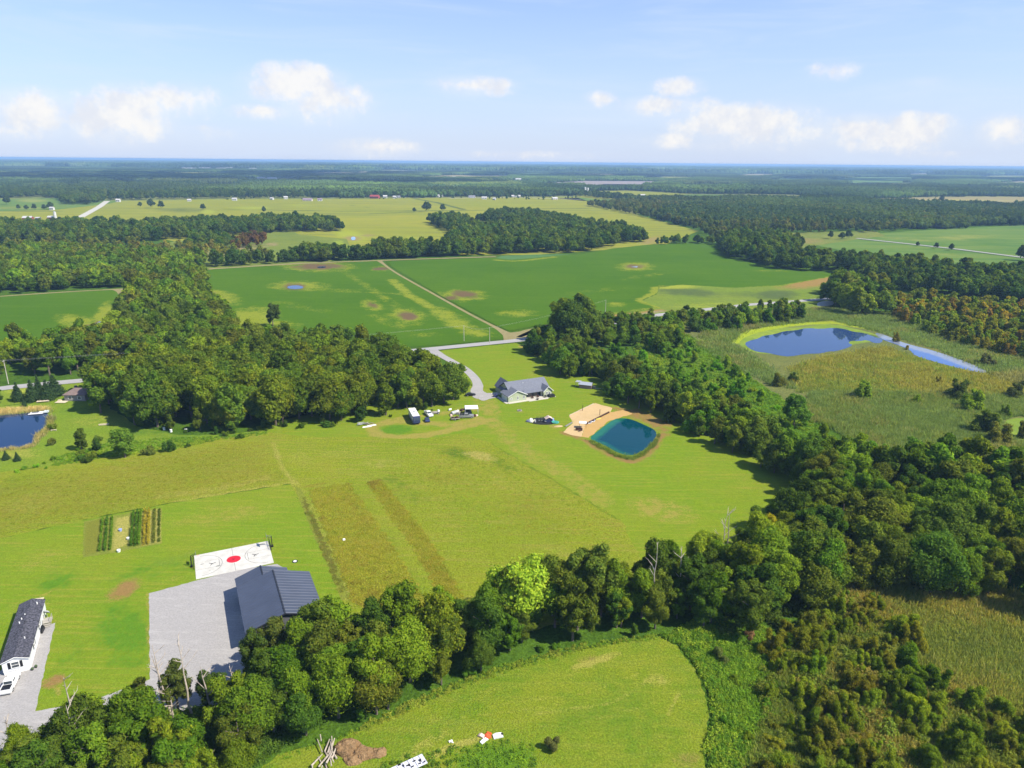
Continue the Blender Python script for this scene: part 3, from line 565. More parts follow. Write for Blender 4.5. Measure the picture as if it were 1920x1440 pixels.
sheet('trailer_gravel_drive', [(104, 1168), (92, 1172), (60, 1180), (-20, 1285), (-160, 1330), (-200, 1500), (-60, 1560), (40, 1440), (150, 1352), (300, 1316), (380, 1292), (300, 1268), (160, 1318), (66, 1334)], 0.07, 20, GRAVEL, step=1.0, wob=.12)
W_TEAL = water_mat('dyed_teal_water', (.0, .040, .058), (.012, .12, .065), .04, .05, spec=.3)
POND = [(1103, 823), (1118, 811), (1141.6, 792), (1157, 784), (1181, 785), (1209, 797), (1233, 809), (1227, 826), (1207, 845), (1183, 856), (1157, 849), (1128, 832)]
sheet('sand_court', [(1067, 779), (1092, 766), (1116, 756), (1148, 765), (1144, 773), (1128, 782), (1098, 797), (1090, 819), (1072, 816), (1056, 810.5), (1064, 802), (1074, 794)], 0.045, 1.2, SANDM, [('l', [(1067, 779), (1116, 756)], 1.2, 2, .3), ('e', 1070, 790, 8, 4, 0, 0, .5)], wob=.15)
sheet('clay_bank', [(1098, 797), (1128, 782), (1144, 773), (1172, 768), (1186, 776), (1168, 781), (1141, 790), (1118, 809), (1104, 821), (1090, 819)], 0.05, 1.2, field_mat('orange_clay', (.40, .26, .095), (.42, .27, .105), (.38, .24, .09), fine=3.0, yellow=(.35, .28, .1), ffac=.15, bump=.2), wob=.4)
sheet('teal_pond', POND, 0.06, .8, W_TEAL, [('l', [(1103, 823), (1118, 811), (1141, 792), (1157, 784)], 6.5, 0, .9), ('l', [(1106, 826), (1128, 832), (1157, 849), (1183, 856)], 5, 0, .55)], smooth=2, wob=.1)
sheet('blue_pond', [(-160, 800), (-60, 783), (0, 779), (50, 774), (84, 771), (93, 779), (92, 792), (82, 805), (68, 818), (62, 833), (40, 839), (0, 842), (-120, 850)], 0.03, 1e5, water_mat('blue_pond_water', (.006, .025, .072), (.02, .05, .1), .03, .03), smooth=2, step=4, wob=.4)
sheet('puddle', [(537, 538), (553, 535), (567, 537), (570, 541), (556, 543), (541, 542)], 0.3, 1e5, W_MARSH, smooth=2)
sheet('puddle', [(389, 551), (402, 552), (411, 556), (406, 560), (392, 561)], 0.3, 1e5, mat('grey_puddle_water', (.25, .30, .42), .1), smooth=2)
sheet('puddle', [(176, 611), (188, 602), (190, 606), (181, 616)], 0.3, 1e5, mat('dull_puddle_water', (.11, .11, .14), .1), smooth=1)
sheet('puddle', [(594, 500.5), (612, 500), (610, 502.5), (596, 503)], 0.3, 1e5, W_MARSH, smooth=1)
sheet('puddle', [(658, 445), (666, 444), (667, 450), (659, 451)], 0.3, 1e5, mat('bright_pond_water', (.14, .30, .50), .1), smooth=1)
sheet('puddle', [(1183, 500.5), (1196, 500), (1194, 502)], 0.3, 1e5, mat('grey_puddle_water', (.2, .25, .3), .1))

# ------------------------------------------------------------------ vegetation: materials and crowns
def leaf_mat(name, transl=0.42, var=0.5):
    m = bpy.data.materials.new(name); m.use_nodes = True
    t = NT(m.node_tree); t.n.clear()
    a = t.new('ShaderNodeAttribute', attribute_name='tint', attribute_type='INSTANCER')
    lv = t.new('ShaderNodeAttribute', attribute_name='leafv')
    geo = t.new('ShaderNodeTexCoord').outputs['Object']
    n = t.noise(geo, 0.55, 2.0, 0.5)
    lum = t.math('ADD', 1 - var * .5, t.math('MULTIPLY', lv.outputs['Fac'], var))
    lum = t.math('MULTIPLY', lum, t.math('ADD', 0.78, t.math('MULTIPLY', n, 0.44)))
    cc = t.new('ShaderNodeCombineColor')
    t.put(cc.inputs[0], t.math('MULTIPLY', lum, t.math('ADD', .85, t.math('MULTIPLY', lv.outputs['Fac'], .3)))); t.put(cc.inputs[1], lum); t.put(cc.inputs[2], lum)
    col = t.mix(1.0, a.outputs['Color'], cc.outputs[0], 'MULTIPLY')
    d = t.new('ShaderNodeBsdfDiffuse'); t.put(d.inputs[0], col)
    tr = t.new('ShaderNodeBsdfTranslucent'); t.put(tr.inputs[0], t.mix(1.0, col, (1.25, 1.15, .6), 'MULTIPLY'))
    mx = t.new('ShaderNodeMixShader'); mx.inputs[0].default_value = transl
    t.l.new(d.outputs[0], mx.inputs[1]); t.l.new(tr.outputs[0], mx.inputs[2])
    o = t.new('ShaderNodeOutputMaterial'); t.l.new(mx.outputs[0], o.inputs[0])
    return m
LEAF = leaf_mat('leaves')
REED = leaf_mat('reed_blades', .45, .5)
BARK = mat('bark', (.13, .105, .08), .9, var=.3, vscale=2)
PALEBARK = mat('dead_pale_bark', (.36, .31, .25), .85, var=.25, vscale=2)

_ICO_T = (1 + 5 ** .5) / 2
_ICO = np.array([(-1, _ICO_T, 0), (1, _ICO_T, 0), (-1, -_ICO_T, 0), (1, -_ICO_T, 0), (0, -1, _ICO_T), (0, 1, _ICO_T), (0, -1, -_ICO_T), (0, 1, -_ICO_T), (_ICO_T, 0, -1), (_ICO_T, 0, 1), (-_ICO_T, 0, -1), (-_ICO_T, 0, 1)])
_ICO = _ICO / np.linalg.norm(_ICO[0])
_ICOF = np.array([(0, 11, 5), (0, 5, 1), (0, 1, 7), (0, 7, 10), (0, 10, 11), (1, 5, 9), (5, 11, 4), (11, 10, 2), (10, 7, 6), (7, 1, 8), (3, 9, 4), (3, 4, 2), (3, 2, 6), (3, 6, 8), (3, 8, 9), (4, 9, 5), (2, 4, 11), (6, 2, 10), (8, 6, 7), (9, 8, 1)])
def make_lobes(kind, rng):
    """clump centres and radii of a crown about 12 m tall, in metres: a few limbs, each carrying several clumps"""
    L = []
    def limb(x, y, z, R, n, rmin, rmax, up=.35):
        for _ in range(n):
            d = rng.normal(size=3); d[2] = d[2] * .9 + up; d /= np.linalg.norm(d); q = R * rng.uniform(.55, 1.05)
            L.append((x + d[0] * q, y + d[1] * q, max(.9, z + d[2] * q * .85), rng.uniform(rmin, rmax)))
        L.append((x, y, z, R * .62))
    if kind == 'oak':
        nb = rng.integers(6, 9); ex = rng.uniform(.8, 1.15)
        for i in range(nb):
            a = i * 6.283 / nb + rng.uniform(-.35, .35); d = rng.uniform(2.0, 3.6)
            limb(math.cos(a) * d * ex, math.sin(a) * d / ex, rng.uniform(4.4, 8.2), rng.uniform(1.4, 2.2), 8, .6, 1.15)
        for _ in range(3): limb(rng.uniform(-1.6, 1.6), rng.uniform(-1.6, 1.6), rng.uniform(8.3, 10.2), rng.uniform(1.4, 2.0), 9, .6, 1.1)
        L.append((0, 0, 6.2, 3.0))
    elif kind == 'ash':
        for i in range(9):
            z = 3.2 + 7.6 * i / 8; w = math.sin(min(1, (z - 1.0) / 11.6) * math.pi) ** .7 * 2.5; a = i * 2.4 + rng.uniform(-.5, .5)
            limb(math.cos(a) * w * rng.uniform(.4, 1), math.sin(a) * w * rng.uniform(.4, 1), z, rng.uniform(1.0, 1.8), 7, .5, 1.0)
        L.append((0, 0, 6, 1.7))
    elif kind == 'open':
        for i in range(9):
            a = i * 2.4 + rng.uniform(-.4, .4); h = rng.uniform(5.5, 11.2); d = rng.uniform(1.2, 4.0) * (1 - abs(h - 7) / 11)
            limb(math.cos(a) * d, math.sin(a) * d, h, rng.uniform(.8, 1.5), 6, .35, .8, .2)
            limb(math.cos(a) * d * .8, math.sin(a) * d * .8, h - 2.4, rng.uniform(.7, 1.2), 4, .35, .7, .1)
    elif kind == 'willow':
        for i in range(8):
            a = i * .8 + rng.uniform(-.4, .4); d = rng.uniform(1.0, 4.4); h = rng.uniform(6.0, 11.6) - d * .7
            for j in range(4):
                t = j / 3; limb(math.cos(a) * d, math.sin(a) * d, 1.8 + (h - 2.6) * t, 1.5 - .5 * t, 5, .5, 1.0)
    elif kind == 'bush':
        for i in range(7):
            a = rng.uniform(0, 2 * math.pi); d = rng.uniform(0, 3.9)
            limb(math.cos(a) * d, math.sin(a) * d, rng.uniform(1.2, 4.8) * (1 - d / 8), rng.uniform(1.0, 1.8), 6, .5, 1.0)
    elif kind == 'conifer':
        for i in range(26):
            z = .6 + 11.0 * (i / 25); w = 3.6 * (1 - z / 12.2); a = i * 2.4
            L.append((math.cos(a) * w * .55, math.sin(a) * w * .55, z, max(.45, w * .62)))
    return np.array(L)
def crown_mesh(name, kind, seed, n, leaf, smooth_n=.36):
    rng = np.random.default_rng(seed); L = make_lobes(kind, rng)
    w = L[:, 3] ** 2; w = w / w.sum()
    N = int(n * 2.6); k = rng.choice(len(L), N, p=w)
    d = rng.normal(size=(N, 3)); d[:, 2] += .25; d /= np.linalg.norm(d, axis=1)[:, None]
    # lumpy radius
    ph = rng.uniform(0, 6.28, (len(L), 3)); lump = 1 + .10 * np.sin(d[:, 0] * 5 + ph[k, 0]) * np.sin(d[:, 1] * 5 + ph[k, 1]) + .08 * np.sin(d[:, 2] * 7 + ph[k, 2])
    rr = L[k, 3] * lump * (1 - rng.exponential(.08, N)) * rng.choice([1, 1.0, 1.15, 1.3, 1.5], N)
    P = L[k, :3] + d * rr[:, None]
    keep = P[:, 2] > .25
    for j in range(len(L)):
        dd = np.linalg.norm(P - L[j, :3], axis=1)
        keep &= (dd > L[j, 3] * .72) | (k == j)
    P, d, k = P[keep][:n], d[keep][:n], k[keep][:n]; n = len(P)
    nrm = d + rng.normal(size=(n, 3)) * smooth_n; nrm /= np.linalg.norm(nrm, axis=1)[:, None]
    t = np.cross(nrm, rng.normal(size=(n, 3))); t /= np.linalg.norm(t, axis=1)[:, None]; b = np.cross(nrm, t)
    s = leaf * rng.uniform(.6, 1.35, n)[:, None]
    V = np.stack([P - t * s, P - b * s * .55, P + t * s, P + b * s * .55 + nrm * s * .25], 1).reshape(-1, 3)
    F = np.arange(n * 4)
    lv = np.repeat(rng.uniform(0, 1, n), 4)
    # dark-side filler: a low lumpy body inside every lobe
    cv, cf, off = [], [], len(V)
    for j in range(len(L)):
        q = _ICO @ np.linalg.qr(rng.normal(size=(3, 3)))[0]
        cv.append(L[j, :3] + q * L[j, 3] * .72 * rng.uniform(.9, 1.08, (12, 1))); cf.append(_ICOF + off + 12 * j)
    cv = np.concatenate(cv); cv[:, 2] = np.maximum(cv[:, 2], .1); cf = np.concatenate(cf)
    me = bpy.data.meshes.new(name); nv = len(V) + len(cv)
    me.vertices.add(nv); me.vertices.foreach_set('co', np.concatenate([V, cv]).astype(np.float32).ravel())
    me.loops.add(n * 4 + len(cf) * 3); me.loops.foreach_set('vertex_index', np.concatenate([F, cf.ravel()]).astype(np.int32))
    me.polygons.add(n + len(cf))
    me.polygons.foreach_set('loop_start', np.concatenate([np.arange(n) * 4, n * 4 + np.arange(len(cf)) * 3]).astype(np.int32))
    me.polygons.foreach_set('loop_total', np.concatenate([np.full(n, 4), np.full(len(cf), 3)]).astype(np.int32))
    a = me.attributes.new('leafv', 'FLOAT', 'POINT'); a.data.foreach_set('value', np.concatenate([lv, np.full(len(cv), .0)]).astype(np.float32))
    me.materials.append(LEAF); me.update(calc_edges=True)
    return me
def trunk_mesh(name, kind, seed, m=None):
    rng = random.Random(seed); mb = MB()
    top = {'oak': 8, 'ash': 10, 'open': 9.5, 'willow': 6, 'bush': 2.5, 'conifer': 10.5}[kind]
    r = {'bush': .14, 'willow': .22}.get(kind, .30)
    mb.tube((0, 0, 0), (0, 0, top * .4), r, r * .75, 7); mb.tube((0, 0, top * .4), (.2, .1, top), r * .75, r * .25, 6)
    if kind != 'conifer':
        for i in range(7):
            a = i * 2.4 + rng.random(); z = top * rng.uniform(.3, .75); l = rng.uniform(1.5, 3.2) * (1 if kind != 'bush' else .6)
            mb.tube((0, 0, z), (math.cos(a) * l, math.sin(a) * l, z + l * .9), r * .4, r * .12, 5)
    return mb.mesh(name, m or BARK)
KINDS = {'oak': 5, 'ash': 4, 'open': 4, 'willow': 4, 'bush': 4, 'conifer': 1}
NEAR, MID, LOW, TRK = {}, {}, {}, {}
for ki, (kd, nvar) in enumerate(KINDS.items()):
    full = {'oak': 20000, 'ash': 15000, 'open': 13000, 'willow': 15000, 'bush': 9000, 'conifer': 7000}[kd]
    NEAR[kd] = [crown_mesh('crown', kd, 100 * ki + i, full, .22) for i in range(nvar)]
    MID[kd] = [crown_mesh('crown', kd, 100 * ki + i, int(full * .30), .38) for i in range(nvar)]
    LOW[kd] = [crown_mesh('crown', kd, 100 * ki + i, int(full * .08), .72) for i in range(min(nvar, 3))]
    TRK[kd] = [trunk_mesh('trunk', kd, i) for i in range(2)]

# ------------------------------------------------------------------ where trees stand (base polygons traced from the photo, turned into ground positions)
PAL = {
    'oak':   [(.058, .092, .012), (.070, .105, .012), (.048, .082, .012), (.085, .115, .013), (.060, .100, .016)],
    'dark':  [(.034, .070, .014), (.044, .078, .014), (.030, .060, .014), (.055, .088, .014), (.062, .098, .014)],
    'mixed': [(.055, .105, .012), (.072, .125, .014), (.042, .080, .014), (.088, .135, .014), (.058, .088, .016), (.070, .095, .016)],
    'bright': [(.085, .175, .012), (.070, .155, .014), (.105, .185, .014), (.055, .125, .012), (.10, .16, .014)],
    'willow': [(.100, .125, .013), (.115, .120, .015), (.086, .125, .012), (.120, .118, .018), (.088, .120, .014), (.115, .145, .012), (.105, .13, .013), (.10, .13, .013)],
    'autumn': [(.125, .14, .016), (.150, .135, .018), (.09, .125, .014), (.155, .115, .024), (.08, .12, .014), (.145, .145, .016), (.105, .135, .014)],
    'olive':  [(.085, .105, .020), (.10, .115, .022), (.075, .105, .018), (.115, .115, .03)],
}
def regions():
    R = []
    def a(name, poly, sp, hmin, hmax, kinds, pal, group, phrase, pxh=0, prob=1.0): R.append(dict(name=name, poly=ats(poly), sp=sp, h=(hmin, hmax), kinds=kinds, pal=pal, group=group, phrase=phrase, prob=prob))
    # central oak wood
    a('oakwood', [(165, 768), (240, 795), (330, 806), (430, 812), (520, 803), (600, 797), (680, 790), (735, 778), (800, 768), (850, 766), (872, 759), (858, 749), (832, 735), (800, 716), (760, 697), (700, 676), (600, 674), (450, 690), (300, 708), (190, 725)], 8.6, 14, 19, ['oak', 'oak', 'oak', 'ash'], 'oak', 'trees of the oak wood west of the grey-roofed house', 'in the oak wood west of house')
    a('woodfront', [(250, 799), (330, 812), (430, 817), (520, 808), (600, 801), (690, 793), (740, 781), (800, 771), (850, 768), (800, 764), (690, 785), (600, 793), (500, 800), (330, 804)], 5.0, 3, 8, ['bush', 'ash'], 'dark', 'undergrowth trees along the south edge of the oak wood', 'at the oak wood south edge')
    a('roadwood', [(160, 704), (300, 694), (450, 680), (600, 666), (690, 660), (640, 652), (540, 646), (440, 648), (400, 645), (250, 650), (180, 640), (0, 668), (-200, 690), (-200, 720), (0, 710), (100, 704)], 9.0, 11, 17, ['oak', 'ash', 'open'], 'mixed', 'trees between the county road and the soybean fields', 'in the wood north of county road')
    a('columnwood', [(200, 650), (215, 622), (212, 600), (225, 578), (248, 560), (262, 545), (300, 520), (385, 520), (388, 560), (405, 590), (425, 610), (440, 645), (330, 660)], 9.5, 11, 17, ['oak', 'ash', 'oak'], 'mixed', 'trees of the wooded strip between the two soybean fields', 'between left and middle soybean fields')
    a('northwood', [(-300, 562), (0, 553), (120, 545), (250, 537), (300, 520), (388, 508), (392, 496), (330, 490), (200, 480), (0, 475), (-300, 480)], 10, 11, 17, ['oak', 'oak', 'ash'], 'mixed', 'trees of the wood beyond the left soybean field', 'beyond the left soybean field')
    a('scrubwood', [(-300, 478), (60, 476), (240, 478), (330, 489), (390, 496), (520, 482), (440, 470), (330, 462), (240, 458), (100, 462), (-300, 468)], 13, 7, 13, ['ash', 'open', 'bush'], 'olive', 'scattered scrub trees behind the left wood', 'in scrub behind the left wood')
    a('beltwood', [(-300, 458), (0, 456), (140, 461), (240, 455), (340, 448), (420, 443), (520, 436), (640, 434), (636, 424), (560, 417), (420, 422), (240, 428), (140, 428), (60, 432), (0, 424), (-300, 430)], 12, 13, 20, ['oak', 'oak', 'ash'], 'dark', 'trees of the dark belt before the golden farmland', 'in the belt before golden farmland')
    a('redclump', [(430, 462), (440, 452), (475, 447), (500, 447), (500, 456), (475, 465), (440, 468)], 11, 9, 14, ['ash', 'open'], 'redmix', 'reddish trees in the hollow field', 'in the reddish hollow field clump')
    a('hollowclump', [(345, 470), (360, 450), (420, 446), (432, 462), (420, 468)], 12, 10, 15, ['oak', 'ash'], 'dark', 'trees beside the reddish clump', 'beside the reddish clump')
    a('hedgerow', [(392, 502), (560, 492.5), (708, 486.5), (830, 482), (900, 479), (830, 475), (708, 480), (560, 486), (392, 495)], 9, 9, 17, ['ash', 'open', 'oak'], 'dark', 'hedgerow trees along the far edge of the soybean fields', 'in hedgerow behind the soybean fields')
    a('hedgeclump', [(560, 492), (565, 484), (620, 481), (640, 487), (690, 486), (700, 476), (770, 474), (860, 476), (840, 481), (700, 487)], 9, 14, 21, ['open', 'ash', 'oak'], 'dark', 'tall hedgerow trees behind the soybean fields', 'in the tall part of hedgerow')
    a('islandwood', [(850, 480), (940, 478), (1010, 475), (1090, 474), (1140, 464), (1180, 455), (1205, 456), (1215, 448), (1170, 436), (1100, 426), (1050, 415), (1000, 404), (920, 404), (915, 415), (880, 420), (850, 412), (805, 417), (815, 424), (850, 438), (845, 450), (830, 462)], 11, 13, 19, ['oak', 'oak', 'ash'], 'dark', 'trees of the triangular wood on the golden farmland', 'in the triangular wood')
    a('islandedge', [(1230, 459), (1240, 455), (1300, 453), (1350, 455), (1345, 459), (1290, 458)], 11, 8, 13, ['ash', 'oak'], 'dark', 'trees at the top right corner of the soybean field', 'at the far soybean field corner')
    a('rightwood', [(1100, 386), (1215, 409), (1310, 433), (1340, 452), (1400, 449), (1450, 436), (1540, 441), (1600, 438), (1700, 432), (1800, 426), (1950, 420), (2300, 412), (2300, 398), (1950, 402), (1820, 400), (1700, 395), (1600, 388), (1480, 380), (1330, 383), (1200, 380)], 15, 10, 17, ['ash', 'oak', 'open'], 'greydark', 'trees of the large wood at the right of the golden farmland', 'in wood right of golden farmland')
    a('rightcorner', [(1352, 476), (1345, 460), (1400, 448), (1470, 452), (1500, 466), (1470, 478), (1413, 494)], 11, 13, 20, ['oak', 'ash'], 'dark', 'trees at the right-hand corner of the soybean field', 'at the soybean field right end')
    a('eastbelt', [(1418, 497), (1470, 507), (1568, 510), (1600, 520), (1660, 538), (1720, 552), (1820, 560), (1950, 570), (2300, 590), (2300, 552), (1950, 532), (1850, 520), (1750, 510), (1640, 500), (1520, 486), (1440, 484)], 10, 12, 19, ['oak', 'ash', 'oak'], 'dark', 'trees of the dark belt beyond the marsh', 'in the dark belt beyond marsh')
    a('pairtrees', [(1540, 566), (1548, 548), (1590, 545), (1650, 552), (1665, 572), (1660, 596), (1600, 598), (1570, 585)], 10, 13, 21, ['oak', 'ash', 'ash'], 'mixed', 'trees around the muddy rill beyond the marsh pool', 'beside the rill beyond the marsh')
    a('autumn', [(1670, 580), (1700, 560), (1800, 572), (1950, 585), (2300, 610), (2300, 740), (1950, 680), (1860, 660), (1780, 640), (1720, 615), (1690, 605)], 7.6, 7, 12, ['willow', 'willow', 'ash'], 'autumn', 'yellow and rust trees of the swamp beyond the creek', 'in the yellow swamp thicket')
    a('northrow', [(1030, 660), (1040, 625), (1100, 612), (1180, 612), (1240, 612), (1330, 602), (1420, 598), (1505, 590), (1510, 598), (1430, 612), (1330, 622), (1270, 632), (1290, 650), (1250, 670), (1180, 650), (1110, 650)], 7.5, 8, 13, ['ash', 'willow', 'oak'], 'mixed', 'trees between the county road and the marsh pool', 'between county road and marsh pool')
    a('roadscreen', [(1150, 612), (1240, 598), (1400, 581), (1510, 574), (1515, 582), (1400, 591), (1240, 608), (1160, 620)], 6.5, 5, 9, ['bush', 'ash', 'willow'], 'mixed', 'roadside trees above the marsh pool', 'beside the road above marsh pool')
    a('bigtrees', [(1045, 640), (1050, 622), (1100, 615), (1112, 640), (1085, 655)], 11, 20, 25, ['oak', 'ash'], 'dark', 'tall trees at the north end of the east woods', 'where road meets the east woods')
    a('lawnedge', [(985, 655), (1002, 672), (1065, 707), (1130, 742), (1215, 775), (1300, 818), (1400, 866), (1480, 918), (1560, 960), (1620, 930), (1500, 870), (1400, 810), (1300, 755), (1200, 715), (1110, 680), (1060, 645), (1020, 640)], 6.4, 8, 14, ['ash', 'open', 'oak', 'willow'], 'mixed', 'trees along the east edge of the mown lawn', 'along the mown lawn east edge')
    a('clearing', [(1110, 655), (1270, 640), (1340, 670), (1420, 730), (1520, 800), (1640, 880), (1700, 940), (1560, 960), (1450, 860), (1330, 790), (1230, 730), (1150, 690)], 8.2, 4, 9, ['ash', 'bush', 'bush', 'willow'], 'bright', 'young trees in the green clearing between lawn and marsh', 'in the green clearing', prob=.8)
    a('marshside', [(1310, 690), (1340, 684), (1400, 700), (1450, 720), (1500, 700), (1530, 716), (1470, 730), (1420, 722), (1340, 700)], 11, 5, 8, ['willow', 'bush'], 'olive', 'willows on the near side of the marsh pool', 'on near side of marsh pool', prob=.8)
    a('rightwoods', [(1500, 870), (1620, 900), (1700, 905), (1800, 900), (1960, 900), (2200, 920), (2400, 1200), (2000, 1180), (1900, 1150), (1800, 1130), (1700, 1120), (1620, 1120), (1560, 1120), (1500, 1160), (1440, 1190), (1360, 1190), (1330, 1130), (1330, 1060), (1420, 1010), (1490, 980)], 7.0, 10, 17, ['oak', 'ash', 'open', 'ash'], 'mixed', 'trees of the big wood at the right', 'in the big wood at right', prob=.95)
    a('greenedge', [(1560, 850), (1620, 860), (1700, 880), (1800, 890), (1960, 900), (1960, 960), (1800, 960), (1640, 950)], 6.0, 6, 11, ['ash', 'willow'], 'bright', 'fresh green trees where the big wood meets the marsh', 'where big wood meets the marsh')
    a('leftwood', [(-60, 1600), (-60, 1490), (60, 1440), (110, 1405), (165, 1352), (260, 1338), (330, 1338), (440, 1312), (520, 1288), (600, 1400), (560, 1400), (500, 1420), (380, 1520), (200, 1700)], 4.9, 7, 13, ['oak', 'ash', 'open', 'open'], 'mixed', 'trees of the thin wood below the gravel yard', 'in thin wood below gravel yard', prob=.93)
    a('deadgap', [(260, 1400), (300, 1360), (420, 1350), (430, 1450), (280, 1460)], 4.2, 3.2, 5.5, ['bush'], 'mixed', 'bushes around the dead trunks', 'low around the pale dead trunks')
    a('bottomwood', [(500, 1290), (560, 1255), (650, 1222), (850, 1190), (1040, 1135), (1200, 1100), (1340, 1065), (1350, 1180), (1260, 1186), (1180, 1190), (1090, 1202), (930, 1246), (800, 1300), (710, 1345), (640, 1372), (600, 1386), (560, 1330)], 5.2, 7.5, 16, ['oak', 'ash', 'open', 'ash'], 'mixed', 'trees of the wood between the meadow and the hay field', 'between the meadow and hay field')
    a('bottomedge', [(500, 1420), (570, 1392), (640, 1375), (710, 1348), (800, 1304), (930, 1250), (1090, 1206), (1180, 1194), (1240, 1190), (1240, 1184), (1090, 1196), (930, 1240), (800, 1294), (700, 1338), (560, 1384), (480, 1415)], 4.2, 3, 6.5, ['bush', 'bush', 'ash'], 'dark2', 'bushes along the hay field edge of the wood', 'along the hay field edge')
    a('cornershrub', [(1440, 1200), (1500, 1170), (1560, 1120), (1620, 1110), (1660, 1140), (1720, 1220), (1760, 1290), (1900, 1340), (2100, 1420), (2100, 1900), (1380, 1700), (1420, 1500), (1450, 1420), (1430, 1300)], 4.1, 3.6, 7.8, ['willow', 'willow', 'bush'], 'willow', 'willows of the thicket at the lower right', 'in the lower right willow thicket', prob=1.0)
    a('coverbush', [(1300, 1190), (1420, 1180), (1440, 1300), (1440, 1480), (1400, 1700), (1350, 1560), (1345, 1400), (1350, 1300)], 5.5, 2.5, 5, ['bush'], 'bright', 'bushes in the bright green groundcover', 'in the bright green groundcover', prob=.55)
    a('yardhedge', [(60, 868), (110, 858), (150, 842), (200, 835), (210, 850), (150, 868), (90, 880), (40, 885), (10, 888)], 4.5, 2, 5, ['bush'], 'bright', 'bushes between the yard and the meadow', 'in hedge below the blue pond')
    a('ponddark', [(120, 862), (130, 845), (190, 838), (205, 850), (160, 868)], 5.0, 5, 8, ['bush', 'ash'], 'dark', 'dark bushes between the yard and the meadow', 'in dark thicket near blue pond')
    a('leftpondtrees', [(-120, 770), (-60, 750), (0, 748), (14, 762), (0, 770)], 6, 6, 9, ['ash', 'conifer'], 'dark', 'trees at the left end of the blue pond', 'at left end of blue pond')
    a('farleftwood', [(-500, 371), (40, 371), (130, 366), (160, 357), (60, 357), (-500, 352)], 18, 13, 20, ['oak'], 'fardark', 'x', 'x')
    a('farleftwood2', [(75, 371), (110, 372), (115, 383), (170, 384), (196, 377), (200, 362), (160, 358), (120, 362)], 15, 14, 20, ['oak'], 'fardark', 'x', 'x')
    a('farrow', [(205, 376), (420, 372), (640, 371), (860, 369), (1080, 367.5), (1200, 381), (1200, 376), (1080, 362), (860, 358), (640, 360), (420, 362), (300, 364), (205, 366)], 19, 13, 20, ['oak', 'ash'], 'fardark', 'x', 'x')
    a('farmyards', [(420, 374.5), (640, 374), (860, 372), (940, 375.5), (1080, 374), (1080, 369), (860, 367), (640, 370), (420, 371)], 24, 7, 13, ['ash', 'bush'], 'fardark', 'x', 'x', prob=.38)
    a('farright', [(1180, 357), (1300, 364), (1480, 365), (1700, 368), (1980, 366), (1980, 350), (1600, 352), (1300, 352)], 22, 13, 20, ['oak', 'ash'], 'fardark', 'x', 'x')
    a('farright2', [(1460, 380), (1600, 388), (1700, 395), (1780, 398), (1700, 388), (1640, 380), (1560, 376)], 18, 10, 15, ['ash'], 'greydark', 'x', 'x')
    return R
PAL['redmix'] = [(.085, .05, .025), (.075, .06, .022), (.05, .07, .018), (.09, .065, .025)]
PAL['greydark'] = [(.055, .082, .022), (.070, .092, .025), (.045, .07, .02), (.085, .10, .03)]
PAL['fardark'] = [(.038, .068, .016), (.050, .080, .018), (.030, .056, .015)]
PAL['dark2'] = [(.050, .105, .014), (.062, .120, .014), (.042, .090, .014)]
REG = regions()
CLEAR = [ats(p) for p in [
    [(100, 1160), (520, 1050), (612, 1140), (612, 1228), (540, 1245), (452, 1262), (300, 1310), (150, 1345), (60, 1400), (-60, 1440), (-60, 1300)],
    [(282, 1322), (415, 1318), (425, 1425), (300, 1440)],
    [(1070, 706), (1118, 708), (1148, 733), (1110, 742), (1062, 720)],
    [(1540, 386), (1640, 385), (1645, 392), (1545, 393)], [(1470, 452), (1480, 438), (1620, 434), (1640, 446), (1560, 452)],
    [(120, 755), (150, 727), (200, 735), (190, 765)],
    [(880, 418), (945, 420), (955, 433), (880, 430)],
    [(1480, 500), (1490, 492), (1500, 492), (1500, 500)]]]
FOL = 2.0
TREES = []      # x, y, height, kind, tint, region index, variant, rotation
rng = np.random.default_rng(5)
for ri, g in enumerate(REG):
    P = g['poly']; xs = [p[0] for p in P]; ys = [p[1] for p in P]; s = g['sp']
    gx = np.arange(min(xs), max(xs), s); gy = np.arange(min(ys), max(ys), s * .87)
    A, B = np.meshgrid(gx, gy); A = A + (np.arange(len(gy)) % 2)[:, None] * s / 2
    A = A.ravel() + rng.uniform(-.42, .42, A.size) * s; B = B.ravel() + rng.uniform(-.42, .42, B.size) * s
    k = inside(P, A, B) & (rng.uniform(0, 1, A.size) < g['prob'])
    for ci, c in enumerate(CLEAR):
        if not (g['name'] == 'deadgap' and ci == 1): k &= ~inside(c, A, B)
    A, B = A[k], B[k]
    px, py = to_px(A, B, np.full(A.shape, 8.0))
    vis = (px > -60) & (px < 1990) & (py < 1560)
    for x, y in zip(A[vis], B[vis]):
        kd = g['kinds'][rng.integers(len(g['kinds']))]; h = rng.uniform(*g['h'])
        if kd == 'bush': h *= .75
        pal = PAL[g['pal']]; c = np.array(pal[rng.integers(len(pal))]) * FOL * rng.uniform(.75, 1.3) * np.array([rng.uniform(.84, 1.06) if kd == 'willow' else rng.uniform(.93, 1.2), 1, .6])
        TREES.append((x, y, h, kd, tuple(c), ri, int(rng.integers(8)), rng.uniform(0, 6.28)))

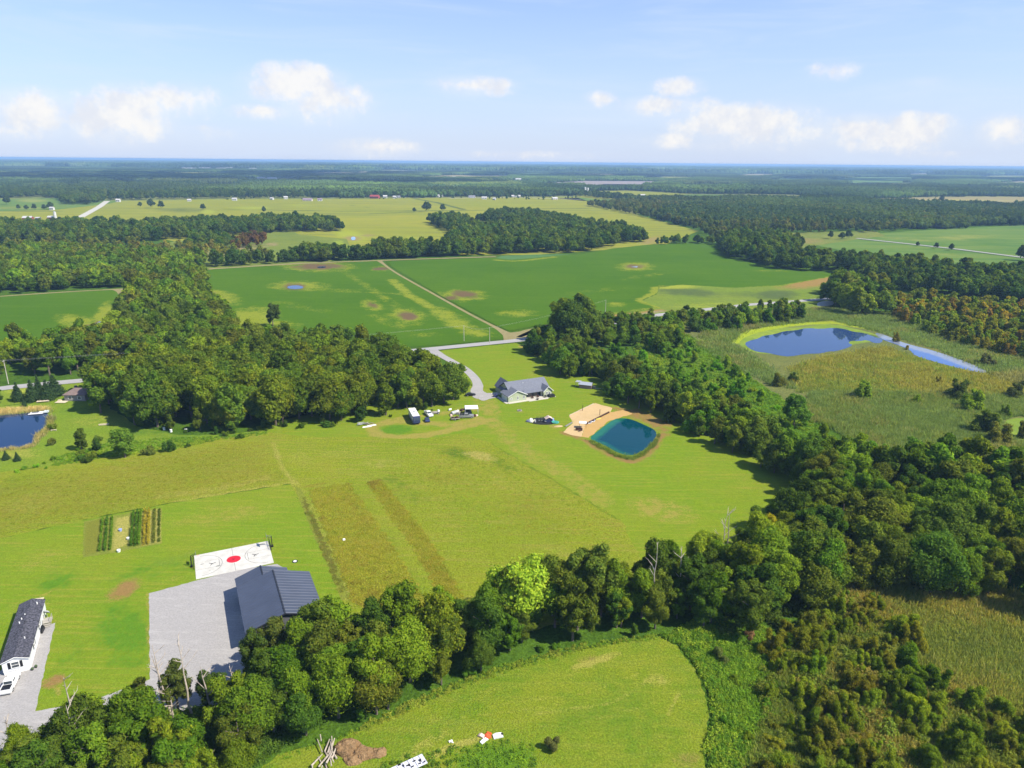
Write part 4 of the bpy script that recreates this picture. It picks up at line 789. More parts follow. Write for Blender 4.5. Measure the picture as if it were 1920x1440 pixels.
# ---- trees read off one by one
SPECIAL = []    # name, label, category, px base, height, kind, tint, width factor
def spec(name, label, cat, p, h, kind, tint, w=1.0, group=None): SPECIAL.append((name, label, cat, at(*p), h, kind, tuple(1.6 * v for v in tint), w, group))
spec('broadleaf_tree', 'large light lime green tree standing out of the wood beside the meadow', 'tree', (985, 1165), 17.5, 'oak', (.21, .30, .022), 1.15)
spec('broadleaf_tree', 'tall olive tree leaning over the meadow right of the lime green tree', 'tree', (1100, 1150), 18, 'open', (.085, .125, .016), 1.15)
spec('broadleaf_tree', 'broad fresh green tree with a domed crown in the lower right of the wood', 'tree', (1530, 1118), 18, 'oak', (.080, .125, .012), 1.0)
spec('broadleaf_tree', 'tree with a bright yellow top at the corner of the lawn', 'tree', (1432, 1040), 12, 'ash', (.26, .24, .012), .8)
spec('broadleaf_tree', 'lone dark tree standing on the edge of the soybean field', 'tree', (512, 612), 15, 'open', (.05, .075, .014), .9)
spec('broadleaf_tree', 'small dark tree by the pale weeds beside the soybean field', 'tree', (428, 617), 11, 'ash', (.05, .075, .014), .9)
spec('broadleaf_tree', 'full green tree on the boundary between the yard and the meadow', 'tree', (235, 858), 11, 'ash', (.085, .15, .016), 1.15)
spec('broadleaf_tree', 'round dark tree at the near side of the rill beyond the marsh pool', 'tree', (1566, 572), 18, 'oak', (.055, .10, .014), 1.1)
spec('broadleaf_tree', 'pale green tree beside a small yellow tree beyond the marsh', 'tree', (1628, 560), 16, 'ash', (.10, .15, .02), 1.0)
spec('broadleaf_tree', 'small bright yellow tree beyond the marsh', 'tree', (1666, 540), 10, 'ash', (.34, .30, .012), .5)
spec('broadleaf_tree', 'tall lone light green tree standing above the green clearing', 'tree', (1488, 800), 15, 'oak', (.085, .165, .016), .85)
spec('broadleaf_tree', 'tallest round tree at the north end of the east woods', 'tree', (1068, 650), 25, 'oak', (.045, .080, .012), 1.0)
spec('broadleaf_tree', 'broad bright green tree below the tallest round tree', 'tree', (1050, 702), 15, 'oak', (.075, .145, .014), 1.0)
spec('willow_tree', 'round bush willow with a lime green top alone in the marsh reeds', 'tree', (1618, 748), 10, 'willow', (.13, .20, .014), 1.1)
spec('willow_tree', 'small lime green willow alone in the marsh reeds', 'tree', (1717, 757), 6, 'willow', (.17, .25, .015), .7)
for (x, y, h, kd, t, lab) in [(515, 1262, 13, 'open', (.075, .095, .016), 'tall greyish olive tree standing before the barn gable'), (482, 1282, 12, 'ash', (.055, .085, .014), 'dark tree at the lower left corner of the barn'), (560, 1248, 11, 'open', (.06, .09, .014), 'dark open tree hiding the barn door'), (598, 1245, 12.5, 'ash', (.08, .11, .016), 'olive tree before the right end of the barn gable'), (640, 1232, 12, 'oak', (.06, .10, .014), 'round green tree right of the barn'), (425, 1322, 8, 'open', (.05, .085, .014), 'small dark tree at the bottom of the gravel yard'), (392, 1325, 8.5, 'ash', (.055, .09, .014), 'small round topped tree at the bottom of the gravel yard'), (335, 1335, 11, 'open', (.07, .09, .016), 'thin leafy tree between the pale dead trunks')]:
    spec('broadleaf_tree', lab, 'tree', (x, y), h, kd, t, .9)
for (x, y, h, t, w) in [(1795, 748, 11, (.07, .10, .018), 1.1), (1820, 768, 11, (.16, .23, .014), 1.1), (1845, 810, 11, (.09, .13, .015), 1.2), (1872, 830, 10, (.12, .13, .018), 1.1), (1885, 780, 6, (.11, .17, .014), .9), (1900, 745, 8, (.07, .09, .02), 1.2), (1930, 725, 9, (.08, .10, .02), 1.2), (1760, 720, 5, (.20, .18, .02), .7), (1680, 640, 7, (.17, .16, .02), .8), (1735, 600, 8, (.11, .13, .02), 1.0), (1700, 655, 3, (.2, .17, .02), 1), (1620, 590, 6, (.2, .17, .02), .7), (1850, 683, 7, (.09, .10, .03), 1.2), (1915, 820, 8, (.09, .10, .02), .8)]:
    spec('willow_tree', '%s willow bush %s' % (('big dark', 'big lime-topped', 'dense green', 'broad yellowish', 'small round green', 'dark spreading', 'dark rounded', 'low ochre', 'small yellowish', 'leafy olive', 'low ochre', 'small golden', 'thin grey-green', 'slender dark')[len([1 for q in SPECIAL if q[0] == 'willow_tree']) - 2], ('at the top of the willow row in the marsh', 'second in the willow row in the marsh', 'in the middle of the marsh willow row', 'at the foot of the marsh willow row', 'by the duckweed pool', 'above the duckweed pool at the right edge', 'at the right edge below the creek end', 'alone in the sedge below the creek', 'between the pool and the creek', 'just beyond the creek under the swamp thicket', 'on the creek bank', 'above the marsh pool', 'beyond the creek end', 'standing before the duckweed pool')[len([1 for q in SPECIAL if q[0] == 'willow_tree']) - 2]), 'tree', (x, y), h, 'willow', t, w, 'willows dotted over the marsh')
for (x, y, h, w, lab) in [(35, 752, 9, .95, 'narrow dark spruce nearest the county road at the left pond'), (62, 752, 10, 1.15, 'broad dark spruce second from the left above the blue pond'), (90, 750, 9.5, 1.05, 'dark spruce just above the small wooden platform'), (104, 742, 10, 1.2, 'greyish spruce beside the brown-roofed house lawn'), (74, 738, 9, .9, 'spruce close to the county road behind the others'),
                          (12, 862, 3.6, 1.1, 'small dark cone-shaped spruce at the edge of the lower yard'), (33, 864, 3.6, 1.1, 'second small cone-shaped spruce right of its twin in the lower yard'), (46, 762, 3.5, .9, 'young spruce in front of the spruce row')]:
    spec('spruce_tree', lab, 'tree', (x, y), h, 'conifer', (.035, .065, .022), w, 'spruces around the blue pond')
for (x, y, h, t, lab) in [(322, 845, 6, (.05, .10, .014), 'round dark bush on the meadow edge right of the full green tree'), (352, 838, 2.2, (.05, .09, .014), 'small low dark bush on the rough bank'), (280, 852, 5, (.10, .13, .02), 'pale bush between the full green tree and the round dark bush'), (98, 805, 4, (.12, .16, .02), 'bush beside the right shore of the blue pond'),
                          (100, 833, 4, (.10, .12, .02), 'greyish bush below the blue pond shore'), (183, 828, 3.5, (.09, .14, .02), 'small bush in the yard right of the blue pond'), (450, 822, 3, (.055, .10, .012), 'dark bush alone at the top edge of the meadow'), (622, 800, 3.5, (.10, .15, .015), 'light bush at the foot of the oak wood'),
                          (1035, 1402, 3.8, (.1, .11, .03), 'lone greyish brown bush on the hay field'), (1350, 1235, 4, (.10, .13, .03), 'pale bush in the groundcover beside the hay field'), (1405, 1195, 3.2, (.20, .13, .06), 'rust coloured bush above the groundcover')]:
    spec('bush', lab, 'bush', (x, y), h / .62, 'bush', t, .75 if h > 3 else .8)
for (x, y, h, lab) in [(284, 390, 15, 'leaning lone tree on the far golden farmland, left of a pair'), (303, 391.5, 13, 'lone slim tree on the far golden farmland, right of a pair'), (263, 388.5, 9, 'small tree left of the pair on the far golden farmland'), (381, 394, 10, 'tree by the pale square on the golden farmland'), (495, 399, 10, 'small round tree standing in the golden crop'),
                       (800, 397, 16, 'dark round tree on the golden farmland, tallest of three'), (830, 396.5, 12, 'dark small tree right of the tallest of three on the golden farmland'), (777, 398.5, 8, 'low dark bush left of the three trees on the golden farmland'), (14, 384, 16, 'round tree on the pale far field at the left'), (1765, 379, 16, 'pair-like lone tree on the tan field'),
                       (35, 393, 8, 'small roadside tree at the far left farm'), (50, 394, 8, 'second small tree at the far left farm'), (65, 394, 10, 'wide small tree at the far left farm'), (95, 393, 12, 'dark tree at the far left farm'), (83, 394, 9, 'young tree at the far left farm'), (1557, 448, 9, 'round shrub at the left end of the county lane'), (1578, 449, 8, 'shrub beside the round one at the county lane'), (1590, 448, 10, 'taller shrub at the county lane end'),
                       (1720, 462, 5, 'shrub along the county lane verge'), (1755, 466, 6, 'second shrub along the county lane verge'), (1783, 470, 7, 'round shrub along the county lane verge'), (1917, 489, 14, 'dark tree at the right end of the county lane')]:
    spec('farmland_tree', lab, 'tree', (x, y), h * 1.4, 'oak', (.04, .065, .018), .8)

def place_tree(name, label, cat, loc, h, kind, tint, w, group, var, rz, lod):
    o = thing(name, label, cat, loc, rz, group, z=-.1)
    s = h / 12.3; sw = s * w
    me = (NEAR if lod == 0 else MID if lod == 1 else LOW)[kind]
    c = bpy.data.objects.new('crown', me[var % len(me)]); C.objects.link(c); c.parent = o; e_ = ((var * 37) % 11 - 5) * .03; c.scale = (sw * (1 + e_), sw * (1 - e_), s); c['tint'] = [float(v) for v in tint]
    if lod < 2:
        k = bpy.data.objects.new('trunk', TRK[kind][var % 2]); C.objects.link(k); k.parent = o; k.scale = (sw, sw, s)
    return o
def lod_for(x, y, h):
    d = math.hypot(x, y)
    return 0 if d < 235 else 1 if d < 620 else 2
for i, (name, lab, cat, loc, h, kd, tint, w, grp) in enumerate(SPECIAL):
    place_tree(name, lab, cat, loc, h, kd, tint, w, grp, i * 3 + 1, i * 1.7, lod_for(loc[0], loc[1], h))

# keep the ones that show largest as objects; the rest join one mass of woodland
MARKS = [((530, 1190), 'near the dark metal barn'), ((320, 1300), 'at the foot of the barn gravel yard'), ((130, 1370), 'beside the trailer gravel drive'), ((60, 1430), 'at the bottom left corner'), ((620, 1400), 'behind the brush pile'),
         ((700, 1230), 'below the brown weed strips'), ((850, 1220), 'below the wide meadow'), ((985, 1180), 'around the lime green tree'), ((1100, 1180), 'near the leaning olive tree'), ((800, 1310), 'above the upper left of the hay field'), ((1000, 1250), 'above the middle of the hay field'), ((1220, 1160), 'above the rounded top of the hay field'),
         ((1440, 1000), 'near the yellow-topped tree'), ((1530, 1100), 'around the domed fresh green tree'), ((1700, 1060), 'above the lower right reeds'), ((1880, 1100), 'at the right edge of the photo'), ((1800, 950), 'close to the marsh'), ((1300, 815), 'near the teal pond'), ((1215, 770), 'behind the sand court'), ((1110, 720), 'behind the small grey shed'),
         ((1040, 680), 'by the top corner of the lawn'), ((1400, 860), 'above the lower lawn'), ((1500, 930), 'at the lower lawn corner'), ((780, 765), 'behind the motorhome'), ((870, 750), 'near the bend of the driveway'), ((850, 680), 'by the upper driveway'), ((680, 785), 'behind the scrap pile'), ((500, 800), 'at the top of the meadow'), ((330, 800), 'above the rough bank'), ((190, 770), 'near the brown-roofed house'),
         ((600, 680), 'towards the county road'), ((400, 740), 'deep in its middle'), ((1480, 1250), 'beside the groundcover'), ((1600, 1200), 'near its top'), ((1700, 1350), 'in its middle'), ((1500, 1400), 'along its left side'), ((1880, 1400), 'at its far right'), ((1320, 620), 'left of the marsh pool'), ((1450, 590), 'above the marsh pool'), ((1180, 630), 'near the tallest round tree')]
MP = [at(*m[0]) for m in MARKS]
def tone(c):
    r, g, b = (v / 1.25 for v in c)
    if r > g * 1.12: return 'rust brown'
    if r > g * .93: return 'yellowish olive' if r > .11 else 'olive brown'
    if g > .135: return 'bright green'
    if g > .105: return 'fresh green' if r < g * .7 else 'light olive green'
    if g > .085: return 'mid green'
    return 'dark green' if r < g * .75 else 'dark olive'
SHAPE = {'oak': 'domed', 'ash': 'upright oval', 'open': 'ragged open', 'willow': 'plumed', 'bush': 'low rounded', 'conifer': 'conical'}
NAMEOF = {'oak': ('broadleaf_tree', 'tree'), 'ash': ('oval_crowned_tree', 'tree'), 'open': ('ragged_tree', 'tree'), 'willow': ('willow_tree', 'tree'), 'bush': ('bush', 'bush'), 'conifer': ('spruce_tree', 'tree')}
order = sorted(range(len(TREES)), key=lambda i: -TREES[i][2] / math.hypot(TREES[i][0], TREES[i][1], HEIGHT - TREES[i][2] * .5))
LIMIT = {'broadleaf_tree': 270, 'oval_crowned_tree': 290, 'ragged_tree': 250, 'willow_tree': 290, 'bush': 240, 'spruce_tree': 50}
count = {}; REST = []; PICK = []
for i in order:
    x, y, h, kd, tint, ri, var, rz = TREES[i]; nm, cat = NAMEOF[kd]; d = math.hypot(x, y)
    if count.get(nm, 0) >= LIMIT[nm] or d > 520 or REG[ri]['phrase'] == 'x': REST.append(i); continue
    count[nm] = count.get(nm, 0) + 1
    size = 'small' if h < 7 else 'medium' if h < 12 else 'tall'
    j = min(range(len(MP)), key=lambda q: math.hypot(MP[q][0] - x, MP[q][1] - y))
    near = MARKS[j][1] if math.hypot(MP[j][0] - x, MP[j][1] - y) < 45 else ''
    lab = '%s %s %s %s' % (size, tone(tint), 'bush' if kd == 'bush' else 'tree', near if near and not near.startswith(('in its', 'near its', 'at its', 'along its', 'deep in its')) else REG[ri]['phrase'])
    PICK.append((nm, lab.strip(), cat, x, y, h, kd, tint, ri, var, rz))
by = {}
for q in PICK: by.setdefault(q[1], []).append(q)
for lab, qs in by.items():
    grp = REG[qs[0][8]]['group']; n = len(qs)
    X, _Y = to_px([q[3] for q in qs], [q[4] for q in qs], [q[5] for q in qs]); D = np.array([math.hypot(q[3], q[4]) for q in qs])
    for i, (nm, _, cat, x, y, h, kd, tint, ri, var, rz) in enumerate(qs):
        pre = []
        if n == 2: pre.append('left of two,' if X[i] == min(X) else 'right of two,')
        elif n == 3: pre.append('leftmost of three,' if X[i] == min(X) else 'rightmost of three,' if X[i] == max(X) else 'middle of three,')
        elif n > 3:
            dr = int((D < D[i]).sum() * (2 if n < 9 else 3 if n < 18 else 4) / n); rows = ['nearest', 'farthest'] if n < 9 else ['nearest', 'middle', 'farthest'] if n < 18 else ['nearest', 'second', 'third', 'farthest']
            same = [j for j in range(n) if int((D < D[j]).sum() * len(rows) / n) == dr]; xo = sorted(same, key=lambda j: X[j]).index(i)
            w_ = ['leftmost', 'second from left', 'third from left', 'fourth from left', 'fifth from left', 'sixth from left', 'seventh from left', 'eighth from left', 'ninth from left', 'tenth from left', 'eleventh from left', 'twelfth from left', 'thirteenth from left', 'fourteenth from left', 'fifteenth from left', 'sixteenth from left', 'seventeenth from left', 'eighteenth from left'][min(xo, 17)] if xo < len(same) - 1 or len(same) == 1 else 'rightmost'
            pre.append('%s, %s row,' % (w_, rows[dr]))
        full = (' '.join(pre) + ' ' + lab).strip()
        if len(full.split()) > 16: full = ' '.join(pre[:1]).replace(' from', '') + ' ' + lab
        place_tree(nm, full, cat, (x, y), h, kd, tint, 1.0 if kd != 'open' else 1.1, grp, var, rz, lod_for(x, y, h))

# ------------------------------------------------------------------ masses nobody could count, by geometry nodes over scattered points
def instancer(name, protos, pts, scales, rots, idx, tints, label):
    col = bpy.data.collections.new(name + '_pieces')
    for k, me in enumerate(protos):
        o = bpy.data.objects.new('%s_piece.%03d' % (name, k), me); col.objects.link(o)
    me = bpy.data.meshes.new(name); me.vertices.add(len(pts)); me.vertices.foreach_set('co', np.asarray(pts, np.float32).ravel())
    def attr(n, t, f, v): a = me.attributes.new(n, t, 'POINT'); a.data.foreach_set(f, v.ravel())
    attr('sc', 'FLOAT_VECTOR', 'vector', np.asarray(scales, np.float32)); attr('rot', 'FLOAT_VECTOR', 'vector', np.stack([np.zeros(len(pts)), np.zeros(len(pts)), rots], 1).astype(np.float32))
    attr('pick', 'INT', 'value', np.asarray(idx, np.int32))
    attr('tint', 'FLOAT_COLOR', 'color', np.concatenate([np.asarray(tints), np.ones((len(pts), 1))], 1).astype(np.float32))
    o = bpy.data.objects.new(name, me); C.objects.link(o)
    ng = bpy.data.node_groups.new(name, 'GeometryNodeTree')
    ng.interface.new_socket('Geometry', in_out='INPUT', socket_type='NodeSocketGeometry'); ng.interface.new_socket('Geometry', in_out='OUTPUT', socket_type='NodeSocketGeometry')
    N = ng.nodes; K = ng.links
    gi = N.new('NodeGroupInput'); go = N.new('NodeGroupOutput'); ip = N.new('GeometryNodeInstanceOnPoints'); ci = N.new('GeometryNodeCollectionInfo')
    ci.inputs['Collection'].default_value = col; ci.inputs['Separate Children'].default_value = True; ci.inputs['Reset Children'].default_value = True
    mp = N.new('GeometryNodeMeshToPoints'); K.new(gi.outputs[0], mp.inputs[0]); K.new(mp.outputs[0], ip.inputs['Points'])
    K.new(ci.outputs[0], ip.inputs['Instance']); ip.inputs['Pick Instance'].default_value = True
    for nm_, dt, sock in (('sc', 'FLOAT_VECTOR', 'Scale'), ('rot', 'FLOAT_VECTOR', 'Rotation'), ('pick', 'INT', 'Instance Index')):
        na = N.new('GeometryNodeInputNamedAttribute'); na.data_type = dt; na.inputs[0].default_value = nm_
        K.new(na.outputs[0], ip.inputs[sock])
    K.new(ip.outputs[0], go.inputs[0])
    md = o.modifiers.new('scatter', 'NODES'); md.node_group = ng
    return tag(o, label=label, kind='stuff')
kl = list(KINDS); protos = []; pmap = {}
for kd in kl:
    for lv, src in ((1, MID), (2, LOW)):
        for v, me in enumerate(src[kd]): pmap[(kd, lv, v)] = len(protos); protos.append(me)
pts, sc, ro, ix, ti = [], [], [], [], []
for i in REST:
    x, y, h, kd, tint, ri, var, rz = TREES[i]; d = math.hypot(x, y); lv = 1 if d < 450 else 2; s = h / 12.3
    pts.append((x, y, -.2)); sc.append((s, s, s)); ro.append(rz); ti.append(tint); ix.append(pmap[(kd, lv, var % len((MID if lv == 1 else LOW)[kd]))])
instancer('woodland', protos, pts, sc, np.array(ro), ix, ti, 'dark green woodland canopy beyond the nearer trees, too many trees to count')

# ------------------------------------------------------------------ far forest: tiles of joined crowns
def tile_mesh(name, seed, size, n, r, leafn=26):
    rng = np.random.default_rng(seed); V, F, lv = [], [], []; off = 0; Q = []
    for i in range(n):
        cx, cy_ = rng.uniform(-size / 2, size / 2, 2); rr = r * rng.uniform(.7, 1.3); h = rng.uniform(9, 17) * r / 5
        q = _ICO @ np.linalg.qr(rng.normal(size=(3, 3)))[0] * rng.uniform(.85, 1.15, (12, 1))
        v = q * [rr, rr, h * .5] + [cx, cy_, h * .55]; V.append(v); F.append(_ICOF + off); off += 12; lv.append(np.full(12, rng.uniform(.1, .5)))
        d = rng.normal(size=(leafn, 3)); d[:, 2] = np.abs(d[:, 2]) * 1.0 - .1; d /= np.linalg.norm(d, axis=1)[:, None]
        p = d * [rr, rr, h * .5] * rng.uniform(.95, 1.15, (leafn, 1)) + [cx, cy_, h * .55]
        nr = d + rng.normal(size=(leafn, 3)) * .5; nr /= np.linalg.norm(nr, axis=1)[:, None]
        t = np.cross(nr, rng.normal(size=(leafn, 3))); t /= np.linalg.norm(t, axis=1)[:, None]; b = np.cross(nr, t); s = rr * .32
        vv = np.stack([p - t * s - b * s * .5, p + t * s - b * s * .5, p + b * s * .9], 1).reshape(-1, 3)
        V.append(vv); F.append(np.arange(leafn * 3).reshape(-1, 3) + off); off += leafn * 3; lv.append(np.repeat(rng.uniform(0, 1, leafn), 3))
    V = np.concatenate(V); F = np.concatenate(F)
    me = mesh_np(name, V, F.ravel(), 3, LEAF)
    a = me.attributes.new('leafv', 'FLOAT', 'POINT'); a.data.foreach_set('value', np.concatenate(lv).astype(np.float32)[:len(me.vertices)])
    return me
TILES = [tile_mesh('canopy', 900 + i, 62, 46, 5.2) for i in range(4)] + [tile_mesh('canopy', 950 + i, 190, 60, 14, 14) for i in range(3)]
def vnoise(X, Y, s, seed):
    r = np.random.default_rng(seed); G = r.uniform(0, 1, (256, 256))
    x = X / s + 1000.3; y = Y / s + 1000.7; xi = np.floor(x).astype(int); yi = np.floor(y).astype(int); fx = x - xi; fy = y - yi
    fx = fx * fx * (3 - 2 * fx); fy = fy * fy * (3 - 2 * fy); g = lambda i, j: G[i % 256, j % 256]
    return (g(xi, yi) * (1 - fx) + g(xi + 1, yi) * fx) * (1 - fy) + (g(xi, yi + 1) * (1 - fx) + g(xi + 1, yi + 1) * fx) * fy
KEEP_OPEN = [ats(p) for p in [
    [(-250, 425), (-250, 374), (0, 373), (75, 371), (110, 371), (80, 380), (110, 388), (195, 382), (202, 376), (420, 372), (640, 371), (860, 369), (1080, 367), (1200, 381), (1340, 452), (900, 520), (-250, 520)],
    [(1053, 360), (1180, 356.5), (1300, 363), (1480, 364), (1610, 372), (1500, 376), (1240, 378), (1100, 379)],
    [(1580, 377), (1700, 370), (1830, 368), (2100, 369), (2100, 560), (1460, 560), (1450, 440), (1560, 440), (1700, 431), (2100, 415), (2100, 394), (1860, 389), (1740, 386), (1640, 382)],
    ]] + [ats(p) for p in FAR_FIELDS]
rg = np.random.default_rng(77)
def far_points(s, y0, y1, thr):
    gy = np.arange(y0, y1, s); A, B = np.meshgrid(np.arange(-y1 * .8, y1 * .8, s), gy); A = A.ravel(); B = B.ravel()
    k = (np.abs(A) < B * .80 + 200); A, B = A[k] + rg.uniform(-.3, .3, k.sum()) * s, B[k] + rg.uniform(-.3, .3, k.sum()) * s
    n = .28 * vnoise(A, B, 420, 1) + .57 * vnoise(A * .6, B, 1300, 2) + .15 * vnoise(A, B, 150, 3)
    ppx, ppy = to_px(A, B, np.zeros(A.shape))
    k = n > thr
    k &= (ppy < 372) | (ppx > 1100)
    for P in KEEP_OPEN: k &= ~inside(P, A, B)
    return A[k], B[k]
A1, B1 = far_points(52, 1250, 7600, .42); A2, B2 = far_points(160, 7600, 24000, .42)
nA, nB = len(A1), len(A2); AA = np.concatenate([A1, A2]); BB = np.concatenate([B1, B2])
t0 = 2.1 * np.array([(.036, .062, .014), (.050, .078, .016), (.030, .052, .013), (.066, .088, .020)])
sel = (vnoise(AA, BB, 600, 9) * 3.99).astype(int)
tt = t0[sel] * rg.uniform(.85, 1.15, (len(AA), 1)) * (.55 + 1.3 * vnoise(AA, BB, 900, 14) * vnoise(AA, BB, 260, 15) * 2)[:, None]
s3 = rg.uniform(.8, 1.15, len(AA))
instancer('far_forest', TILES, np.stack([AA, BB, np.full(len(AA), -.3)], 1), np.stack([np.ones(len(AA)) * 1.05, np.ones(len(AA)) * 1.05, s3], 1), rg.uniform(0, 6.28, len(AA)),
          np.concatenate([rg.integers(0, 4, nA), 4 + rg.integers(0, 3, nB)]), tt, 'blue hazy forest stretching to the horizon')

# ------------------------------------------------------------------ reeds and tall weeds
def tuft_mesh(name, seed, n, h, spread, w, lean=.25):
    rng = np.random.default_rng(seed); V = []; lv = []
    for i in range(n):
        x, y = rng.normal(size=2) * spread; a = rng.uniform(0, math.pi); hh = h * rng.uniform(.6, 1.15); dx, dy = rng.normal(size=2) * lean * hh; ww = w * rng.uniform(.6, 1.3)
        c, s = math.cos(a) * ww, math.sin(a) * ww
        V += [(x - c, y - s, 0), (x + c, y + s, 0), (x + dx + c * .35, y + dy + s * .35, hh), (x + dx - c * .35, y + dy - s * .35, hh)]; lv += [0.1, .1, 1, 1]
    me = mesh_np(name, np.array(V), np.arange(len(V)), 4, REED); a = me.attributes.new('leafv', 'FLOAT', 'POINT'); a.data.foreach_set('value', np.array(lv, np.float32)); return me
def scatter_in(poly, s, seed, excl=(), px=True):
    r = np.random.default_rng(seed); P = ats(poly) if px else poly; xs = [p[0] for p in P]; ys = [p[1] for p in P]
    A, B = np.meshgrid(np.arange(min(xs), max(xs), s), np.arange(min(ys), max(ys), s)); A = A.ravel() + r.uniform(-.5, .5, A.size) * s; B = B.ravel() + r.uniform(-.5, .5, B.size) * s
    k = inside(P, A, B)
    for e in excl: k &= ~inside(ats(e), A, B)
    q, w = to_px(A, B, np.zeros(A.shape)); k &= (q > -40) & (q < 1960) & (w < 1500)
    return A[k], B[k]
def mass(name, areas, meshes, label, seed=3):
    r = np.random.default_rng(seed); P, S, T = [], [], []
    for (poly, s, sc0, pal, excl) in areas:
        A, B = scatter_in(poly, s, seed + len(P), excl); n = len(A)
        f = vnoise(A, B, 14, seed) * .6 + vnoise(A, B, 45, seed + 1) * .4 + r.normal(0, .10, n); f = np.clip((f - .25) / .5, 0, .999); pal = np.array(pal)
        P.append(np.stack([A, B, np.full(n, -.02)], 1)); k = sc0 * r.uniform(.7, 1.25, n) * (.8 + .4 * f); S.append(np.stack([k * 1.0, k * 1.0, k], 1)); T.append((2.3 if name == 'groundcover' else 1.8 if name == 'thicket_undergrowth' else 2.1) * pal[(f * len(pal)).astype(int)] * r.uniform(.8, 1.25, (n, 1)))
    P = np.concatenate(P); S = np.concatenate(S); T = np.concatenate(T)
    instancer(name, meshes, P, S, r.uniform(0, 6.28, len(P)), r.integers(0, len(meshes), len(P)), T, label)
    return len(P)
TUFTS = [tuft_mesh('tuft', 40 + i, 22, 1.3, .6, .08, .38) for i in range(4)]
BIGT = [tuft_mesh('tuft', 50 + i, 28, 1.5, 1.3, .14, .4) for i in range(3)]
R_OL = [(.085, .120, .026), (.115, .140, .030), (.10, .135, .026), (.13, .140, .032), (.15, .145, .04)]
R_GY = [(.085, .130, .036), (.10, .14, .042), (.075, .12, .028), (.10, .135, .032), (.12, .13, .045)]
R_GD = [(.11, .145, .026), (.14, .15, .028), (.105, .145, .024), (.15, .145, .03), (.13, .14, .028)]
PONDX = [(1372, 640), (1392, 625), (1430, 614), (1475, 608), (1520, 604), (1565, 604), (1610, 613), (1660, 626), (1700, 640), (1760, 656), (1855, 697), (1845, 703), (1758, 684), (1714, 672), (1690, 655), (1655, 649), (1600, 650), (1560, 662), (1480, 672), (1425, 668), (1380, 652)]
DUCKX = [(1878, 788), (1905, 780), (1960, 783), (1990, 800), (1960, 838), (1913, 830), (1888, 815)]
n1 = mass('reeds', [
    ([(1560, 1120), (1640, 1085), (1800, 1090), (2000, 1150), (2300, 1300), (2100, 1500), (1800, 1330), (1700, 1240), (1600, 1180)], .62, 1.25, R_OL, []),
    ([(1500, 1180), (1600, 1180), (1800, 1330), (2100, 1500), (1500, 1500), (1400, 1440)], .8, 1.0, R_OL, []),
    ([(1510, 785), (1520, 735), (1620, 735), (1800, 740), (1960, 745), (1960, 860), (1800, 862), (1700, 862), (1620, 845), (1560, 805)], 1.05, 1.3, R_GY, [DUCKX])],
    TUFTS, 'tall olive grey reeds covering the marsh')
n2 = mass('marsh_sedge', [
    ([(1500, 735), (1480, 690), (1560, 668), (1660, 652), (1760, 686), (1850, 705), (1960, 745), (1800, 742), (1620, 737)], 1.9, 1.0, R_GD, []),
    ([(1310, 650), (1330, 596), (1540, 578), (1700, 590), (1950, 605), (1950, 745), (1850, 700), (1700, 640), (1560, 600), (1400, 618), (1375, 645), (1420, 672), (1500, 735), (1400, 705)], 2.2, 1.1, R_GY, [PONDX])],
    BIGT, 'golden brown sedge around the marsh pool and creek')
SHORT = [tuft_mesh('tuft', 60 + i, 26, .38, .5, .06, .5) for i in range(4)]
def leafy_mesh(name, seed, n, R, h, s):
    rng = np.random.default_rng(seed); c = rng.uniform(-R * .7, R * .7, (7, 2)); k = rng.integers(0, 7, n); d = rng.normal(size=(n, 3)); d[:, 2] = np.abs(d[:, 2]); d /= np.linalg.norm(d, axis=1)[:, None]
    rr = (R * rng.uniform(.35, .6, 7))[k]; P = np.stack([c[k, 0] + d[:, 0] * rr, c[k, 1] + d[:, 1] * rr, .03 + d[:, 2] * h * rng.uniform(.6, 1.1, n)], 1)
    nr = d + rng.normal(size=(n, 3)) * .45; nr[:, 2] += .2; nr /= np.linalg.norm(nr, axis=1)[:, None]; t = np.cross(nr, rng.normal(size=(n, 3))); t /= np.linalg.norm(t, axis=1)[:, None]; b = np.cross(nr, t); q = s * rng.uniform(.6, 1.3, n)[:, None]
    V = np.stack([P - t * q, P - b * q * .55, P + t * q, P + b * q * .55], 1).reshape(-1, 3)
    me = mesh_np(name, V, np.arange(len(V)), 4, LEAF); a = me.attributes.new('leafv', 'FLOAT', 'POINT'); a.data.foreach_set('value', np.repeat(rng.uniform(0, 1, n), 4).astype(np.float32)); return me
COVER = [leafy_mesh('leafy_clump', 70 + i, 130, .75, .6, .13) for i in range(4)]
GRP = [(.11, .17, .012), (.14, .19, .014), (.09, .14, .012), (.17, .19, .02)]
LSH = [(.075, .135, .010), (.095, .150, .011), (.06, .115, .010), (.115, .16, .013)]
WDS = [(.13, .15, .014), (.15, .14, .018), (.12, .155, .014), (.17, .18, .018), (.13, .11, .02)]
